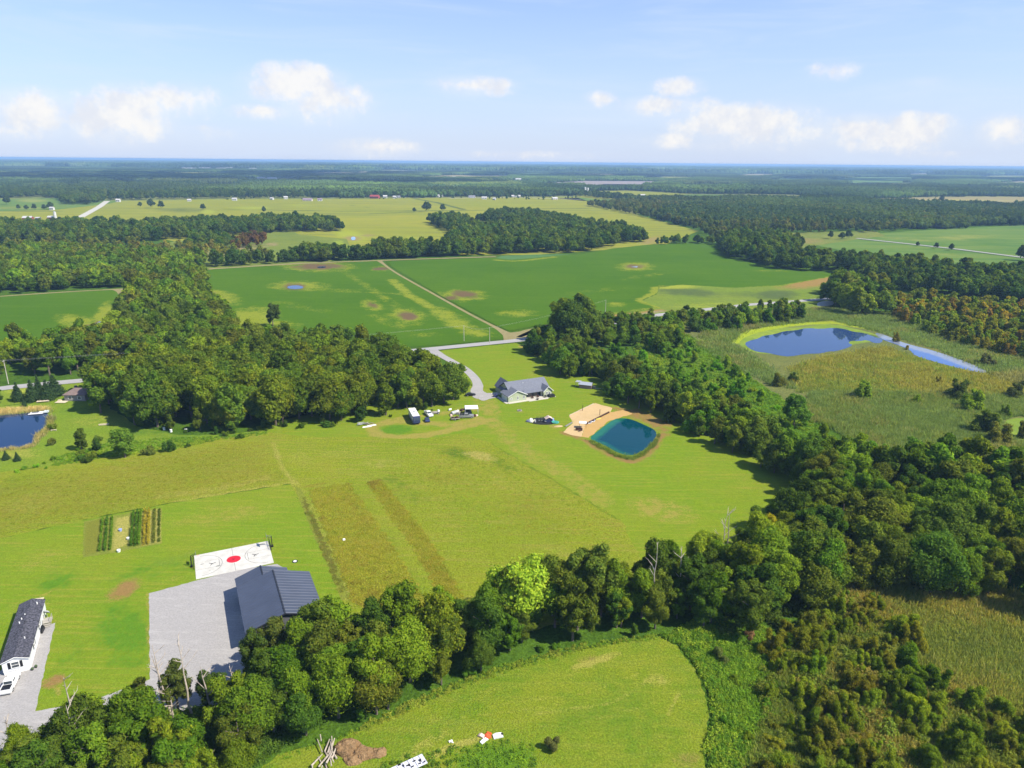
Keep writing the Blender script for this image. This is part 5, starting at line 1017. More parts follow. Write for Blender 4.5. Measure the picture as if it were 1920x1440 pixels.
n3 = mass('groundcover', [
    ([(1240, 1194), (1340, 1150), (1440, 1180), (1500, 1250), (1480, 1330), (1500, 1480), (1340, 1480), (1326, 1410), (1336, 1350), (1330, 1300), (1307, 1250), (1274, 1208)], .7, 1.1, LSH, []),
    ([(520, 1415), (580, 1395), (640, 1378), (720, 1340), (800, 1302), (930, 1250), (1090, 1206), (1240, 1188), (1240, 1198), (1180, 1206), (1090, 1222), (930, 1266), (800, 1320), (720, 1356), (640, 1392), (580, 1408), (540, 1425)], .8, .6, [(.09, .15, .012), (.12, .16, .015), (.14, .16, .02)], []),
    ([(690, 1440), (760, 1420), (860, 1402), (920, 1385), (1000, 1398), (1010, 1470), (760, 1480)], 1.1, .75, [(.07, .13, .012), (.10, .16, .012), (.06, .11, .012)], []),
    ([(255, 1345), (300, 1338), (440, 1325), (520, 1300), (560, 1380), (480, 1440), (60, 1500), (70, 1400), (150, 1358)], .8, 1.5, [(.045, .08, .010), (.06, .10, .011), (.08, .12, .012)], []),
    ([(100, 858), (200, 832), (300, 822), (420, 818), (500, 809), (500, 815), (420, 824), (330, 842), (200, 858), (100, 876)], 1.1, .9, LSH, []),
    ([(1270, 620), (1340, 650), (1400, 705), (1480, 755), (1530, 790), (1600, 860), (1560, 900), (1480, 860), (1400, 800), (1300, 740), (1200, 680), (1180, 640), (1220, 615)], 2.2, 1.5, LSH, [])],
    COVER, 'lush green groundcover')
UNDER = [leafy_mesh('shrub_clump', 90 + i, 420, 1.9, 2.0, .24) for i in range(5)]
n6 = mass('thicket_undergrowth', [
    ([(1440, 1200), (1500, 1170), (1560, 1120), (1620, 1110), (1660, 1140), (1720, 1220), (1760, 1290), (1900, 1340), (2100, 1420), (2100, 1500), (1370, 1500), (1420, 1430), (1420, 1300)], 2.1, .8, [(.10, .125, .016), (.12, .13, .018), (.085, .12, .014), (.14, .125, .024), (.10, .14, .016)], []),
    ([(1440, 1190), (1360, 1190), (1340, 1160), (1340, 1070), (1420, 1010), (1500, 1000), (1560, 1110)], 3.0, .8, [(.05, .08, .012), (.06, .09, .012)], [])],
    UNDER, 'olive shrubby undergrowth of the willow thicket')
n4 = mass('tall_weeds', [
    ([(578, 920), (610, 912), (655, 906), (700, 970), (740, 1030), (785, 1100), (800, 1140), (720, 1150), (660, 1130), (640, 1080), (605, 985)], 1.0, .9, WDS, []),
    ([(690, 905), (712, 899), (745, 935), (790, 990), (835, 1060), (870, 1120), (830, 1140), (805, 1080), (760, 1005), (722, 955)], .75, .9, WDS, []),
    ([(565, 933), (573, 932), (604, 1000), (630, 1060), (647, 1110), (636, 1114), (616, 1062), (590, 1003)], .8, .6, [(.09, .09, .015), (.10, .09, .02), (.07, .10, .012)], []),
    ([(840, 840), (925, 838), (1160, 975), (1190, 1050), (1150, 1110), (880, 1120), (800, 1020), (720, 905), (740, 850)], 1.5, .55, [(.12, .16, .014), (.16, .18, .018), (.20, .18, .04), (.10, .15, .012)], []),
    ([(0, 900), (300, 850), (495, 825), (540, 905), (330, 940), (160, 972), (0, 1004)], 1.5, .55, [(.12, .12, .018), (.14, .14, .018), (.10, .12, .015)], [])],
    SHORT, 'brown and gold weeds of the meadow strips')
n5 = mass('pond_reeds', [
    ([(1101, 823), (1106, 826), (1128, 834), (1157, 851), (1183, 858), (1207, 847), (1229, 827), (1235, 812), (1238, 815), (1233, 832), (1211, 853), (1184, 864), (1155, 857), (1122, 840), (1098, 824)], .8, .55, [(.10, .15, .02), (.13, .16, .03), (.08, .12, .02)], []),
    ([(-40, 770), (50, 767), (90, 766), (100, 775), (84, 771), (50, 774), (0, 779), (-40, 782)], .9, .9, [(.2, .2, .06), (.16, .19, .04), (.25, .22, .09)], []),
    ([(93, 779), (100, 785), (100, 800), (75, 825), (66, 838), (40, 843), (0, 846), (0, 842), (40, 839), (62, 833), (68, 818), (82, 805), (92, 792)], .9, .9, [(.2, .18, .07), (.16, .17, .04), (.13, .13, .05)], [])],
    TUFTS, 'fringe of reeds round the ponds')
print('MASS', len(REST), len(AA), n1, n2, n3, n4, n5)

# ------------------------------------------------------------------ haze
hz = MB(); hz.box((0, FAR / 2 - 150, 51.0), (2 * FAR + 400, FAR + 400, 105.0))
hm = bpy.data.materials.new('haze_air'); hm.use_nodes = True
ht = hm.node_tree; ht.nodes.clear()
pv = ht.nodes.new('ShaderNodeVolumePrincipled'); pv.inputs['Color'].default_value = (.40, .66, 1.0, 1); pv.inputs['Density'].default_value = 0.00009
pv.inputs['Anisotropy'].default_value = 0.0
ho = ht.nodes.new('ShaderNodeOutputMaterial'); ht.links.new(pv.outputs[0], ho.inputs['Volume'])
hz.build('haze', hm, kind='stuff', label='thin blue summer haze lying over the country')

# ================================================================== buildings and things
WHITEP = mat('white_paint', (.72, .72, .70), .5, var=.03)
WHITEV = mat('white_vinyl_siding', (.66, .67, .68), .6, var=.04)
BLACKP = mat('black_paint', (.012, .012, .014), .4, var=.1)
GLASS = mat('dark_window_glass', (.03, .04, .05), .08, spec=.8)
METALR = mat('dark_blue_grey_metal_roof', (.052, .062, .090), .42, metal=.0, spec=.6, var=.08, vscale=.25)
METALW = mat('charcoal_metal_wall', (.10, .10, .11), .5, spec=.4)
METALT = mat('dark_metal_trim', (.02, .022, .03), .45)
SHINGD = mat('dark_speckled_shingle', (.060, .060, .075), .9, var=.75, vscale=2.6, bump=.4)
SHINGG = mat('blue_grey_shingle', (.135, .145, .175), .85, var=.10, vscale=1.2, bump=.2)
SAGE = mat('pale_sage_siding', (.36, .40, .27), .7, var=.04, vscale=.4)
BROWNR = mat('brown_shingle', (.17, .125, .11), .9, var=.15, vscale=1)
GREYW = mat('weathered_grey_wood', (.30, .28, .24), .85, var=.15)
PALEW = mat('pale_fresh_lumber', (.55, .47, .33), .8, var=.1)
REDP = mat('red_paint', (.50, .012, .025), .5, var=.05)
REDB = mat('barn_red', (.28, .05, .045), .7, var=.1)
TYRE = mat('black_rubber', (.015, .015, .015), .8)
LINE = mat('dark_painted_line', (.05, .045, .045), .7)
DSTEEL = mat('dark_steel', (.04, .04, .045), .5, metal=.3)
SILVER = mat('silver_car_paint', (.34, .35, .37), .3, metal=.4, spec=.6)
NAVY = mat('navy_paint', (.03, .04, .11), .35, spec=.6)
BROWNP = mat('dark_brown_stain', (.06, .028, .018), .7)
YELLOWP = mat('yellow_plastic', (.65, .55, .10), .5)
TEALP = mat('teal_plastic', (.10, .45, .34), .5)
BLUEP = mat('pale_blue_plastic', (.28, .34, .62), .5)
ORANGEP = mat('orange_red_plastic', (.60, .10, .03), .5)
CARDB = mat('pale_pinkish_plastic', (.60, .45, .38), .7)
GREYP = mat('grey_plastic', (.35, .36, .36), .6)

def sub(name, mb, m, parent, loc=None, rz=0.0, label=None):
    o = mb.build(name, m, parent)
    if loc: o.location = loc
    if rz: o.rotation_euler = (0, 0, rz)
    if label: o['label'] = label
    return o
def angle(a, b): return math.atan2(b[1] - a[1], b[0] - a[0])
def gable(mb, x0, x1, y0, y1, ze, zr, over=.35, th=.14, axis='y'):
    """gable roof slabs; ridge along axis"""
    if axis == 'y': c = (x0 + x1) / 2; s = (zr - ze) / ((x1 - x0) / 2); a0, a1, b0, b1 = x0 - over, x1 + over, y0 - over, y1 + over
    else: c = (y0 + y1) / 2; s = (zr - ze) / ((y1 - y0) / 2); a0, a1, b0, b1 = y0 - over, y1 + over, x0 - over, x1 + over
    zl = ze - over * s
    prof = [(a0, zl), (c, zr), (a1, zl), (a1, zl + th), (c, zr + th), (a0, zl + th)]
    return mb.prism(prof, b0, b1, axis)
def house_body(mb, x0, x1, y0, y1, z0, ze, zr, axis='y'):
    if axis == 'y': c = (x0 + x1) / 2; return mb.prism([(x0, z0), (x1, z0), (x1, ze), (c, zr - .02), (x0, ze)], y0, y1, 'y')
    c = (y0 + y1) / 2; return mb.prism([(y0, z0), (y1, z0), (y1, ze), (c, zr - .02), (y0, ze)], x0, x1, 'x')
def window(parent, x, y, z, w, h, face, trim=WHITEP, shutters=None):
    """a framed window on a wall whose outward direction is face ('-y','+y','-x','+x'); frame with pane as sub-part"""
    t = .06; sx, sy = (1, 0) if face[1] == 'y' else (0, 1); sg = -1 if face[0] == '-' else 1
    def bx(mb, u, v, du, dv, dep, off):
        if face[1] == 'y': mb.box((x + u, y + sg * off, z + v), (du, dep, dv))
        else: mb.box((x + sg * off, y + u, z + v), (dep, du, dv))
    fr = MB()
    for (u, v, du, dv) in ((-w / 2 - .06, 0, .14, h + .26), (w / 2 + .06, 0, .14, h + .26), (0, h / 2 + .07, w, .13), (0, -h / 2 - .07, w, .13), (0, 0, w, .06)): bx(fr, u, v, du, dv, .09, .05)
    f = sub('window', fr, trim, parent)
    pn = MB(); bx(pn, 0, 0, w, h, .03, .025); sub('pane', pn, GLASS, f)
    if shutters:
        for s in (-1, 1):
            k = MB(); bx(k, s * (w / 2 + .42), 0, .44, h + .2, .06, .04); sub('shutter', k, shutters, f)
    return f

# ---- dark metal pole barn
B0 = at(462, 1186, 5.0); B1 = at(446, 1102, 5.0)
rzb = angle(B0, B1) - math.pi / 2
barn = thing('pole_barn', 'large pole barn with dark blue grey ribbed metal roof beside the gravel yard', 'barn', B0, rzb)
WB, LB, WE, LE = 16.0, 18.0, 11.4, 4.8       # main width/length, extension width/length
mb = MB(); house_body(mb, .3, WB - .3, .3, LB - .3, 0, 4.9, 7.4); wl = sub('wall', mb, METALW, barn)
mb = MB(); house_body(mb, .3, WE - .3, LB, LB + LE - .3, 0, 4.55, 6.5); sub('extension_wall', mb, METALW, barn)
for (nm, x0, x1, y0, y1, ze, zr) in (('roof', 0, WB, 0, LB, 5.0, 7.5), ('extension_roof', 0, WE, LB + .02, LB + LE, 4.6, 6.55)):
    c = (x0 + x1) / 2; L = math.hypot(c - x0, zr - ze)
    mb = MB(); gable(mb, x0, x1, y0, y1, ze, zr, .3, .1); rf = sub(nm, mb, METALR, barn)
    rb = MB(); s_ = (zr - ze) / (c - x0)
    n = int((y1 - y0) / 1.15)
    for i in range(n + 1):
        y = y0 + (y1 - y0) * i / n
        for sg in (-1, 1):
            xa, xb = c + sg * .08, c + sg * (c - x0 + .28)
            za, zb = zr + .1 - .08 * s_, zr + .1 - (c - x0 + .28) * s_
            rb.add([(xa, y - .17, za), (xa, y + .17, za), (xb, y + .17, zb), (xb, y - .17, zb), (xa, y - .08, za + .06), (xa, y + .08, za + .06), (xb, y + .08, zb + .06), (xb, y - .08, zb + .06)],
                   [(4, 5, 6, 7), (0, 4, 7, 3), (1, 2, 6, 5), (0, 1, 5, 4), (3, 7, 6, 2)])
    k = sub('roof_ribs', rb, METALR, rf); k['kind'] = 'stuff'
    mb = MB(); mb.prism([(c - .22, zr + .07), (c, zr + .2), (c + .22, zr + .07)], y0 - .3, y1 + .3); sub('ridge_cap', mb, METALT, rf)
    for yy in (y0 - .33, y1 + .30) if nm == 'roof' else (y1 + .30,):
        mb = MB(); mb.prism([(x0 - .32, ze - .14), (c, zr), (x1 + .32, ze - .14), (x1 + .32, ze - .38), (c, zr - .25), (x0 - .32, ze - .38)], yy, yy + .05); sub('gable_trim', mb, METALT, barn)
mb = MB(); mb.box((.27, 6, 2.0), (.06, 4.0, 3.9)); mb.box((.27, 12.5, 2.0), (.06, 4.0, 3.9)); dr = sub('overhead_door', mb, WHITEP, barn)
window(barn, 5, .3, 2.4, 1.2, 1.0, '-y'); window(barn, 11, .3, 2.4, 1.2, 1.0, '-y')
mb = MB(); mb.box((8, .27, 1.3), (1.1, .06, 2.5)); sub('door', mb, WHITEP, barn)

# ---- basketball court
CT = [at(363, 1042), at(370, 1088), at(515, 1057), at(500, 1013.5)]
ang_c = angle(CT[1], CT[2]); cx = sum(p[0] for p in CT) / 4; cyy = sum(p[1] for p in CT) / 4
court = thing('basketball_court', 'white concrete basketball court with red centre circle between lawn and gravel', 'sports court', (cx, cyy), ang_c)
Lc, Wc = 18.6, 12.2
mb = MB(); mb.box((0, 0, .06), (Lc, Wc, .14))
cm = mat('court_concrete', (.475, .46, .41), .85, var=.10, vscale=.45); sub('slab', mb, cm, court)
mb = MB(); mb.extrude([(1.75 * math.cos(t * math.pi / 18), 1.75 * math.sin(t * math.pi / 18)) for t in range(36)], .131, .134); sub('centre_circle', mb, REDP, court)
mb = MB()
for (x, y, w, h) in ((0, 0, .07, Wc - .1),): mb.box((x, y + 4.0, .133), (w, 4.2, .004)); mb.box((x, y - 4.0, .133), (w, 4.2, .004))
sub('half_line', mb, LINE, court)
for sg in (-1, 1):
    mb = MB(); R3 = 5.1; n = 30
    for i in range(n):
        a0 = -math.pi / 2 + math.pi * i / n; a1 = a0 + math.pi / n
        p0 = (sg * (Lc / 2 - 1.4 - R3 * math.cos(a0)), R3 * math.sin(a0)); p1 = (sg * (Lc / 2 - 1.4 - R3 * math.cos(a1)), R3 * math.sin(a1))
        mb.box(((p0[0] + p1[0]) / 2, (p0[1] + p1[1]) / 2, .133), (math.hypot(p1[0] - p0[0], p1[1] - p0[1]) + .02, .09, .004), angle(p0, p1))
    sub('arc_line', mb, LINE, court)
    mb = MB()
    for y in (-1.8, 1.8): mb.box((sg * (Lc / 2 - 3.0), y, .1335), (5.6, .05, .003))
    mb.box((sg * (Lc / 2 - 5.8), 0, .1335), (.09, 3.6, .003)); sub('key_line', mb, LINE, court)
    mb = MB(); k0 = sg * (Lc / 2 - 4.0)      # small splayed emblem
    for (a, l, w) in ((.25, 1.0, .22), (2.4, .95, .2), (4.3, .9, .18), (5.3, .55, .14)):
        mb.box((k0 + math.cos(a) * l / 2, math.sin(a) * l / 2, .1375), (l, w, .003), a)
    sub('emblem', mb, BLACKP, court)
mb = MB()
for (a, l, w) in ((.4, .5, .12), (2.5, .5, .12), (4.2, .5, .12), (5.4, .35, .1)): mb.box((math.cos(a) * l / 2, math.sin(a) * l / 2, .1385), (l, w, .003), a)
sub('emblem', mb, BLACKP, court)
mb = MB()
for (x, y, r) in ((-3.9, -1.8, .5), (-7.6, .8, .35), (7.6, 4.9, .7), (-6.0, -3.2, .2)):
    mb.extrude([(x + r * 1.3 * math.cos(t), y + r * .7 * math.sin(t)) for t in [i * math.pi / 5 for i in range(10)]], .1305, .132)
sub('scuff_stain', mb, mat('grey_stain', (.26, .26, .23), .9, var=.3, vscale=3), court)
def hoop(sg, lab):
    hx, hy = sg * (Lc / 2 + .4), (.6 if sg < 0 else 2.6)
    wx = cx + hx * math.cos(ang_c) - hy * math.sin(ang_c); wy = cyy + hx * math.sin(ang_c) + hy * math.cos(ang_c)
    o = thing('basketball_hoop', lab, 'basketball hoop', (wx, wy), ang_c + (0 if sg > 0 else math.pi))
    mb = MB(); mb.box((.35, 0, .25), (.5, .7, .5)); mb.tube((.3, 0, 0), (.3, 0, 3.3), .11, .1, 8); sub('pole', mb, BLACKP, o)
    mb = MB(); mb.tube((.3, 0, 2.7), (-.9, 0, 3.4), .06); mb.tube((.3, 0, 3.25), (-.9, 0, 3.7), .06); sub('arm', mb, BLACKP, o)
    mb = MB(); mb.box((-.95, 0, 3.55), (.05, 1.8, 1.1)); sub('backboard', mb, mat('grey_backboard', (.2, .22, .24), .2), o)
    mb = MB()
    for i in range(12):
        a = i * math.pi / 6; b = a + math.pi / 6
        mb.tube((-1.2 - .23 + .23 * math.cos(a), .23 * math.sin(a), 3.05), (-1.2 - .23 + .23 * math.cos(b), .23 * math.sin(b), 3.05), .02, n=4)
    sub('rim', mb, ORANGEP, o)
    return o
hoop(-1, 'black basketball hoop at the west end of the court by the lawn')
hoop(1, 'black basketball hoop at the far east end of the court')
# low black rebound frames at both ends
for sg, lab in ((-1, 'low black rebound net frame at the west end of the court'), (1, 'low black rebound net frame at the east end of the court')):
    hx = sg * (Lc / 2 + .25); wx = cx + hx * math.cos(ang_c); wy = cyy + hx * math.sin(ang_c)
    o = thing('rebound_frame', lab, 'ball net', (wx, wy), ang_c)
    mb = MB(); y0, y1 = (-1.0, 4.6) if sg < 0 else (.6, 5.6)
    mb.tube((0, y0, 0), (0, y0, 1.3), .05); mb.tube((0, y1, 0), (0, y1, 1.3), .05); mb.tube((0, y0, 1.3), (0, y1, 1.3), .05); mb.tube((0, y0, .15), (0, y1, .15), .05); sub('frame', mb, BLACKP, o)
    mb = MB()
    for i in range(12): mb.box((0, y0 + (y1 - y0) * (i + .5) / 12, .72), (.02, .12, 1.1))
    k = sub('netting', mb, BLACKP, o); k['kind'] = 'stuff'
o = thing('tether_post_base', 'small round white cover with dark rim on the lawn right of the court', 'cover', at(553, 1053))
mb = MB(); mb.tube((0, 0, 0), (0, 0, .12), .75, .75, 14); sub('rim', mb, BLACKP, o); mb = MB(); mb.tube((0, 0, .12), (0, 0, .2), .45, .4, 12); sub('lid', mb, WHITEP, o)

# ---- single-wide trailer home
M0 = at(8, 1268); M1 = at(53, 1257.5); rzm = angle(M0, M1); wM = math.hypot(M1[0] - M0[0], M1[1] - M0[1])
wM = 4.6; lM = 21.5
home = thing('trailer_home', 'long white single-wide trailer home with dark speckled shingle roof', 'trailer home', M0, angle(at(55, 1257), at(84, 1150)) - math.pi / 2)
mb = MB(); house_body(mb, 0, wM, 0, lM, .75, 3.2, 3.95); sub('wall', mb, WHITEV, home)
mb = MB(); mb.box((wM / 2, lM / 2, .375), (wM - .1, lM - .1, .75)); sub('skirting', mb, WHITEP, home)
mb = MB(); gable(mb, 0, wM, 0, lM, 3.2, 3.95, .25, .1); rf = sub('roof', mb, SHINGD, home)
for (x, y) in ((1.5, 14), (3.6, 19.5), (1.9, 15.5), (3.2, 6.2), (1.3, 12.6)):
    mb = MB(); mb.tube((x, y, 3.3), (x, y, 4.15), .12); sub('roof_vent', mb, WHITEP, rf)
mb = MB(); mb.prism([(-.27, 3.1), (wM / 2, 3.98), (wM + .27, 3.1), (wM + .27, 2.95), (wM / 2, 3.82), (-.27, 2.95)], -.3, -.25); sub('gable_trim', mb, WHITEP, home)
window(home, wM * .48, 0, 2.1, 1.25, 1.25, '-y', shutters=BLACKP)
for y in (6.0, 13.2): window(home, wM, y, 2.15, 1.0, 1.2, '+x', shutters=BLACKP)
mb = MB(); mb.box((wM + .03, 16.6, 1.85), (.06, .95, 2.05)); dd = sub('door', mb, WHITEP, home)
mb = MB(); mb.box((wM + .9, 16.6, .72), (1.7, 2.2, .08)); mb.box((wM + .9, 15.3, .45), (1.3, .5, .08)); mb.box((wM + .9, 14.9, .22), (1.3, .5, .08))
for (x, y) in ((wM + .15, 15.6), (wM + 1.65, 15.6), (wM + .15, 17.6), (wM + 1.65, 17.6)): mb.box((x, y, .85), (.1, .1, 1.7))
mb.box((wM + 1.65, 16.6, 1.65), (.06, 2.0, .08)); sub('porch_steps', mb, GREYW, home)
o = thing('satellite_dish', 'round dark dish standing beside the trailer home steps', 'satellite dish', at(89, 1158))
mb = MB(); mb.tube((0, 0, 0), (0, 0, 1.2), .05); sub('mast', mb, GREYP, o); mb = MB(); mb.tube((0, -.1, 1.5), (0, .12, 1.7), .8, .5, 14); sub('bowl', mb, GREYP, o)
o = thing('gas_grill', 'black covered grill on the gravel beside the trailer home', 'grill', at(79, 1184), .3)
mb = MB(); mb.box((0, 0, .45), (.75, 1.9, .9), 0, .92); sub('cover', mb, BLACKP, o); mb = MB(); mb.tube((0, -.8, .92), (0, .8, .92), .25, .25, 8); sub('hood', mb, BLACKP, o)
for i, (px, py, r) in enumerate(((58, 1132.5, .30), (64, 1128.5, .34), (70, 1125, .30), (60, 1129.5, .36))):
    a = at(px, py); mb = MB(); mb.box((0, 0, .12), (2.6, .3, .16)); mb.box((.3, .14, .26), (2.2, .22, .1)); o = mb.build('lumber_plank', PALEW); o.location = (a[0], a[1], .0 + .02 * i); o.rotation_euler = (0, 0, r)
    tag(o, 'pale %s plank of the loose lumber lying behind the trailer home' % ('lowest', 'topmost', 'long', 'middle')[i], 'plank', 'lumber behind the trailer home')
for (px, py, lab) in ((61, 1257, 'small dark flower pot at the trailer home corner'), (68, 1252, 'small garden stake by the trailer home corner')):
    o = thing('plant_pot', lab, 'plant pot', at(px, py)); mb = MB(); mb.tube((0, 0, 0), (0, 0, .4), .2, .28, 8); sub('pot', mb, DSTEEL, o); mb = MB(); mb.dome((0, 0, .38), .3, .3, .35, 7, 3); sub('foliage', mb, mat('pot_leaves', (.05, .08, .03), .9), o)

# ---- vehicles
def wheels(o, xs, w, r=.38):
    for x in xs:
        for s in (-1, 1):
            mb = MB(); mb.tube((x, s * w / 2 - s * .24, r), (x, s * w / 2, r), r, r, 12); k = sub('wheel', mb, TYRE, o)
            mb = MB(); mb.tube((x, s * w / 2, r), (x, s * (w / 2 + .02), r), r * .55, r * .5, 10); sub('rim', mb, GREYP, k)
def pickup(loc, rz, paint, label, name='pickup_truck', topper=None):
    o = thing(name, label, 'pickup truck', loc, rz)
    mb = MB(); mb.prism([(-2.9, .45), (2.75, .45), (2.85, .75), (2.75, 1.12), (1.2, 1.22), (.75, 1.25), (-.9, 1.25), (-2.9, 1.2)], -.98, .98); sub('body', mb, paint, o)
    mb = MB(); mb.prism([(1.05, 1.22), (.45, 1.86), (-.85, 1.88), (-1.0, 1.22)], -.82, .82); cb = sub('cab', mb, paint, o)
    mb = MB(); mb.prism([(1.09, 1.26), (.52, 1.82), (.47, 1.78), (1.0, 1.24)], -.76, .76); mb.prism([(-1.04, 1.3), (-.9, 1.8), (-.86, 1.8), (-1.0, 1.3)], -.7, .7)
    mb.box((-.1, .825, 1.52), (1.2, .02, .42)); mb.box((-.1, -.825, 1.52), (1.2, .02, .42)); sub('window', mb, GLASS, cb)
    mb = MB(); mb.box((-1.98, 0, 1.245), (1.7, 1.66, .03)); sub('bed', mb, topper or BLACKP, o)
    mb = MB(); mb.box((-1.98, .92, 1.3), (1.85, .1, .12)); mb.box((-1.98, -.92, 1.3), (1.85, .1, .12)); mb.box((-2.86, 0, 1.3), (.08, 1.9, .12)); sub('bed_rail', mb, paint, o)
    mb = MB(); mb.box((2.84, 0, .55), (.12, 1.9, .2)); mb.box((-2.95, 0, .55), (.12, 1.9, .18)); sub('bumper', mb, GREYP, o)
    for s in (-1, 1): mb = MB(); mb.box((2.81, s * .78, .9), (.08, .3, .18)); sub('headlight', mb, WHITEP, o)
    wheels(o, (1.85, -1.75), 1.98); return o
T0, T1 = at(12, 1303), at(29, 1270)
pickup(((T0[0] + T1[0]) / 2, (T0[1] + T1[1]) / 2), angle(T1, T0) + math.pi, WHITEP, 'white pickup truck with an open dark bed parked below the trailer home')
def carbody(loc, rz, paint, label, L=4.5):
    o = thing('parked_car', label, 'car', loc, rz)
    mb = MB(); mb.prism([(-L / 2, .4), (L / 2, .4), (L / 2 + .05, .7), (L / 2 - .9, .98), (-L / 2 + .1, 1.0)], -.88, .88); sub('body', mb, paint, o)
    mb = MB(); mb.prism([(L * .2, .97), (.35, 1.42), (-.9, 1.44), (-L * .36, .99)], -.74, .74); cb = sub('cabin', mb, paint, o)
    mb = MB(); mb.box((-.2, .745, 1.18), (1.6, .02, .3)); mb.box((-.2, -.745, 1.18), (1.6, .02, .3)); mb.prism([(L * .2 + .03, 1.0), (.38, 1.40), (.33, 1.38), (L * .2 - .04, .98)], -.68, .68); sub('window', mb, GLASS, cb)
    wheels(o, (L * .3, -L * .3), 1.8, .33); return o
carbody(at(882, 742), .25, BLACKP, 'black car half hidden at the edge of the oak wood beside the driveway')
carbody(at(801, 790), -1.3, NAVY, 'dark navy car parked right of the white motorhome', 3.6)
pickup(at(804, 779), -1.1, WHITEP, 'small white pickup truck parked at the wood edge right of the motorhome')
pickup(at(875, 783), .10, SILVER, 'silver grey pickup truck hitched to a small utility trailer')
# motorhome
A0 = at(771, 789); RV0 = at(779, 793); RV1 = at(770.5, 775.5); L = 11.0
rv = thing('motorhome', 'big white roofed motorhome with navy front parked at the oak wood', 'motorhome', at(777, 788), angle(at(771, 775), at(783, 796)))
mb = MB(); mb.box((-.5, 0, 2.0), (L - 1.0, 2.7, 2.7)); sub('body', mb, WHITEP, rv)
mb = MB(); mb.prism([(L / 2 - 1.0, .7), (L / 2 + .1, .7), (L / 2 + .15, 1.9), (L / 2 - .15, 3.3), (L / 2 - 1.0, 3.34)], -1.36, 1.36); fr = sub('front_cap', mb, NAVY, rv)
mb = MB(); mb.prism([(L / 2 + .16, 1.95), (L / 2 - .08, 3.0), (L / 2 - .14, 3.0), (L / 2 + .1, 1.95)], -1.2, 1.2); sub('windscreen', mb, GLASS, fr)
mb = MB(); mb.box((-.5, 0, 3.39), (L - .9, 2.74, .08)); rf = sub('roof', mb, WHITEP, rv)
for x in (-3.4, -.4, 2.0):
    mb = MB(); mb.box((x, .1, 3.55), (.9, .8, .25)); sub('roof_unit', mb, GREYP if x == -.4 else WHITEP, rf)
for s in (-1, 1):
    mb = MB(); mb.box((-.5, s * 1.36, 1.15), (L - 1.05, .03, .55)); sub('side_stripe', mb, NAVY, rv)
    mb = MB()
    for x in (-4.5, -2.5, 0, 2.6): mb.box((x, s * 1.365, 2.5), (1.2, .03, .6))
    sub('window', mb, GLASS, rv)
mb = MB(); mb.box((-.3, 0, .5), (L - 1, 2.4, .5)); sub('chassis', mb, BLACKP, rv)
wheels(rv, (3.6, -2.4, -3.5), 2.7, .48)
# utility trailer with load
o = thing('utility_trailer', 'small low utility trailer loaded with dark scrap behind the silver pickup', 'trailer', at(853.5, 787), .28)
mb = MB(); mb.box((0, 0, .6), (3.6, 1.8, .12)); mb.tube((1.8, 0, .55), (3.3, 0, .55), .06); sub('frame', mb, BROWNP, o)
mb = MB(); [mb.box((0, s * .9, .8), (3.6, .06, .35)) for s in (-1, 1)]; sub('side_rail', mb, GREYW, o)
mb = MB(); rr = random.Random(3); [mb.box((rr.uniform(-1.4, 1.4), rr.uniform(-.6, .6), .85 + rr.random() * .3), (rr.uniform(.4, 1), rr.uniform(.3, .7), rr.uniform(.3, .6)), rr.random() * 3) for _ in range(7)]; sub('load', mb, BROWNP, o); wheels(o, (-.2,), 2.0, .33)
# flatbed / boat-like implement next to the white pickup
o = thing('farm_implement', 'grey wheeled implement with a white hood parked right of the small white pickup', 'farm machine', at(816, 776), .35)
mb = MB(); mb.box((0, 0, .7), (3.4, 1.4, .5)); sub('deck', mb, GREYW, o); mb = MB(); mb.box((1.5, .3, 1.2), (.9, 1.0, .6), .2, .8); sub('hood', mb, WHITEP, o); mb = MB(); mb.tube((-1.4, -.4, .9), (-1.4, -.4, 1.9), .06); mb.tube((-1.4, .4, .9), (-1.4, .4, 1.9), .06); mb.box((-1.4, 0, 1.95), (.9, 1.2, .08)); sub('canopy', mb, BLACKP, o); wheels(o, (1.1, -1.1), 1.8, .45)
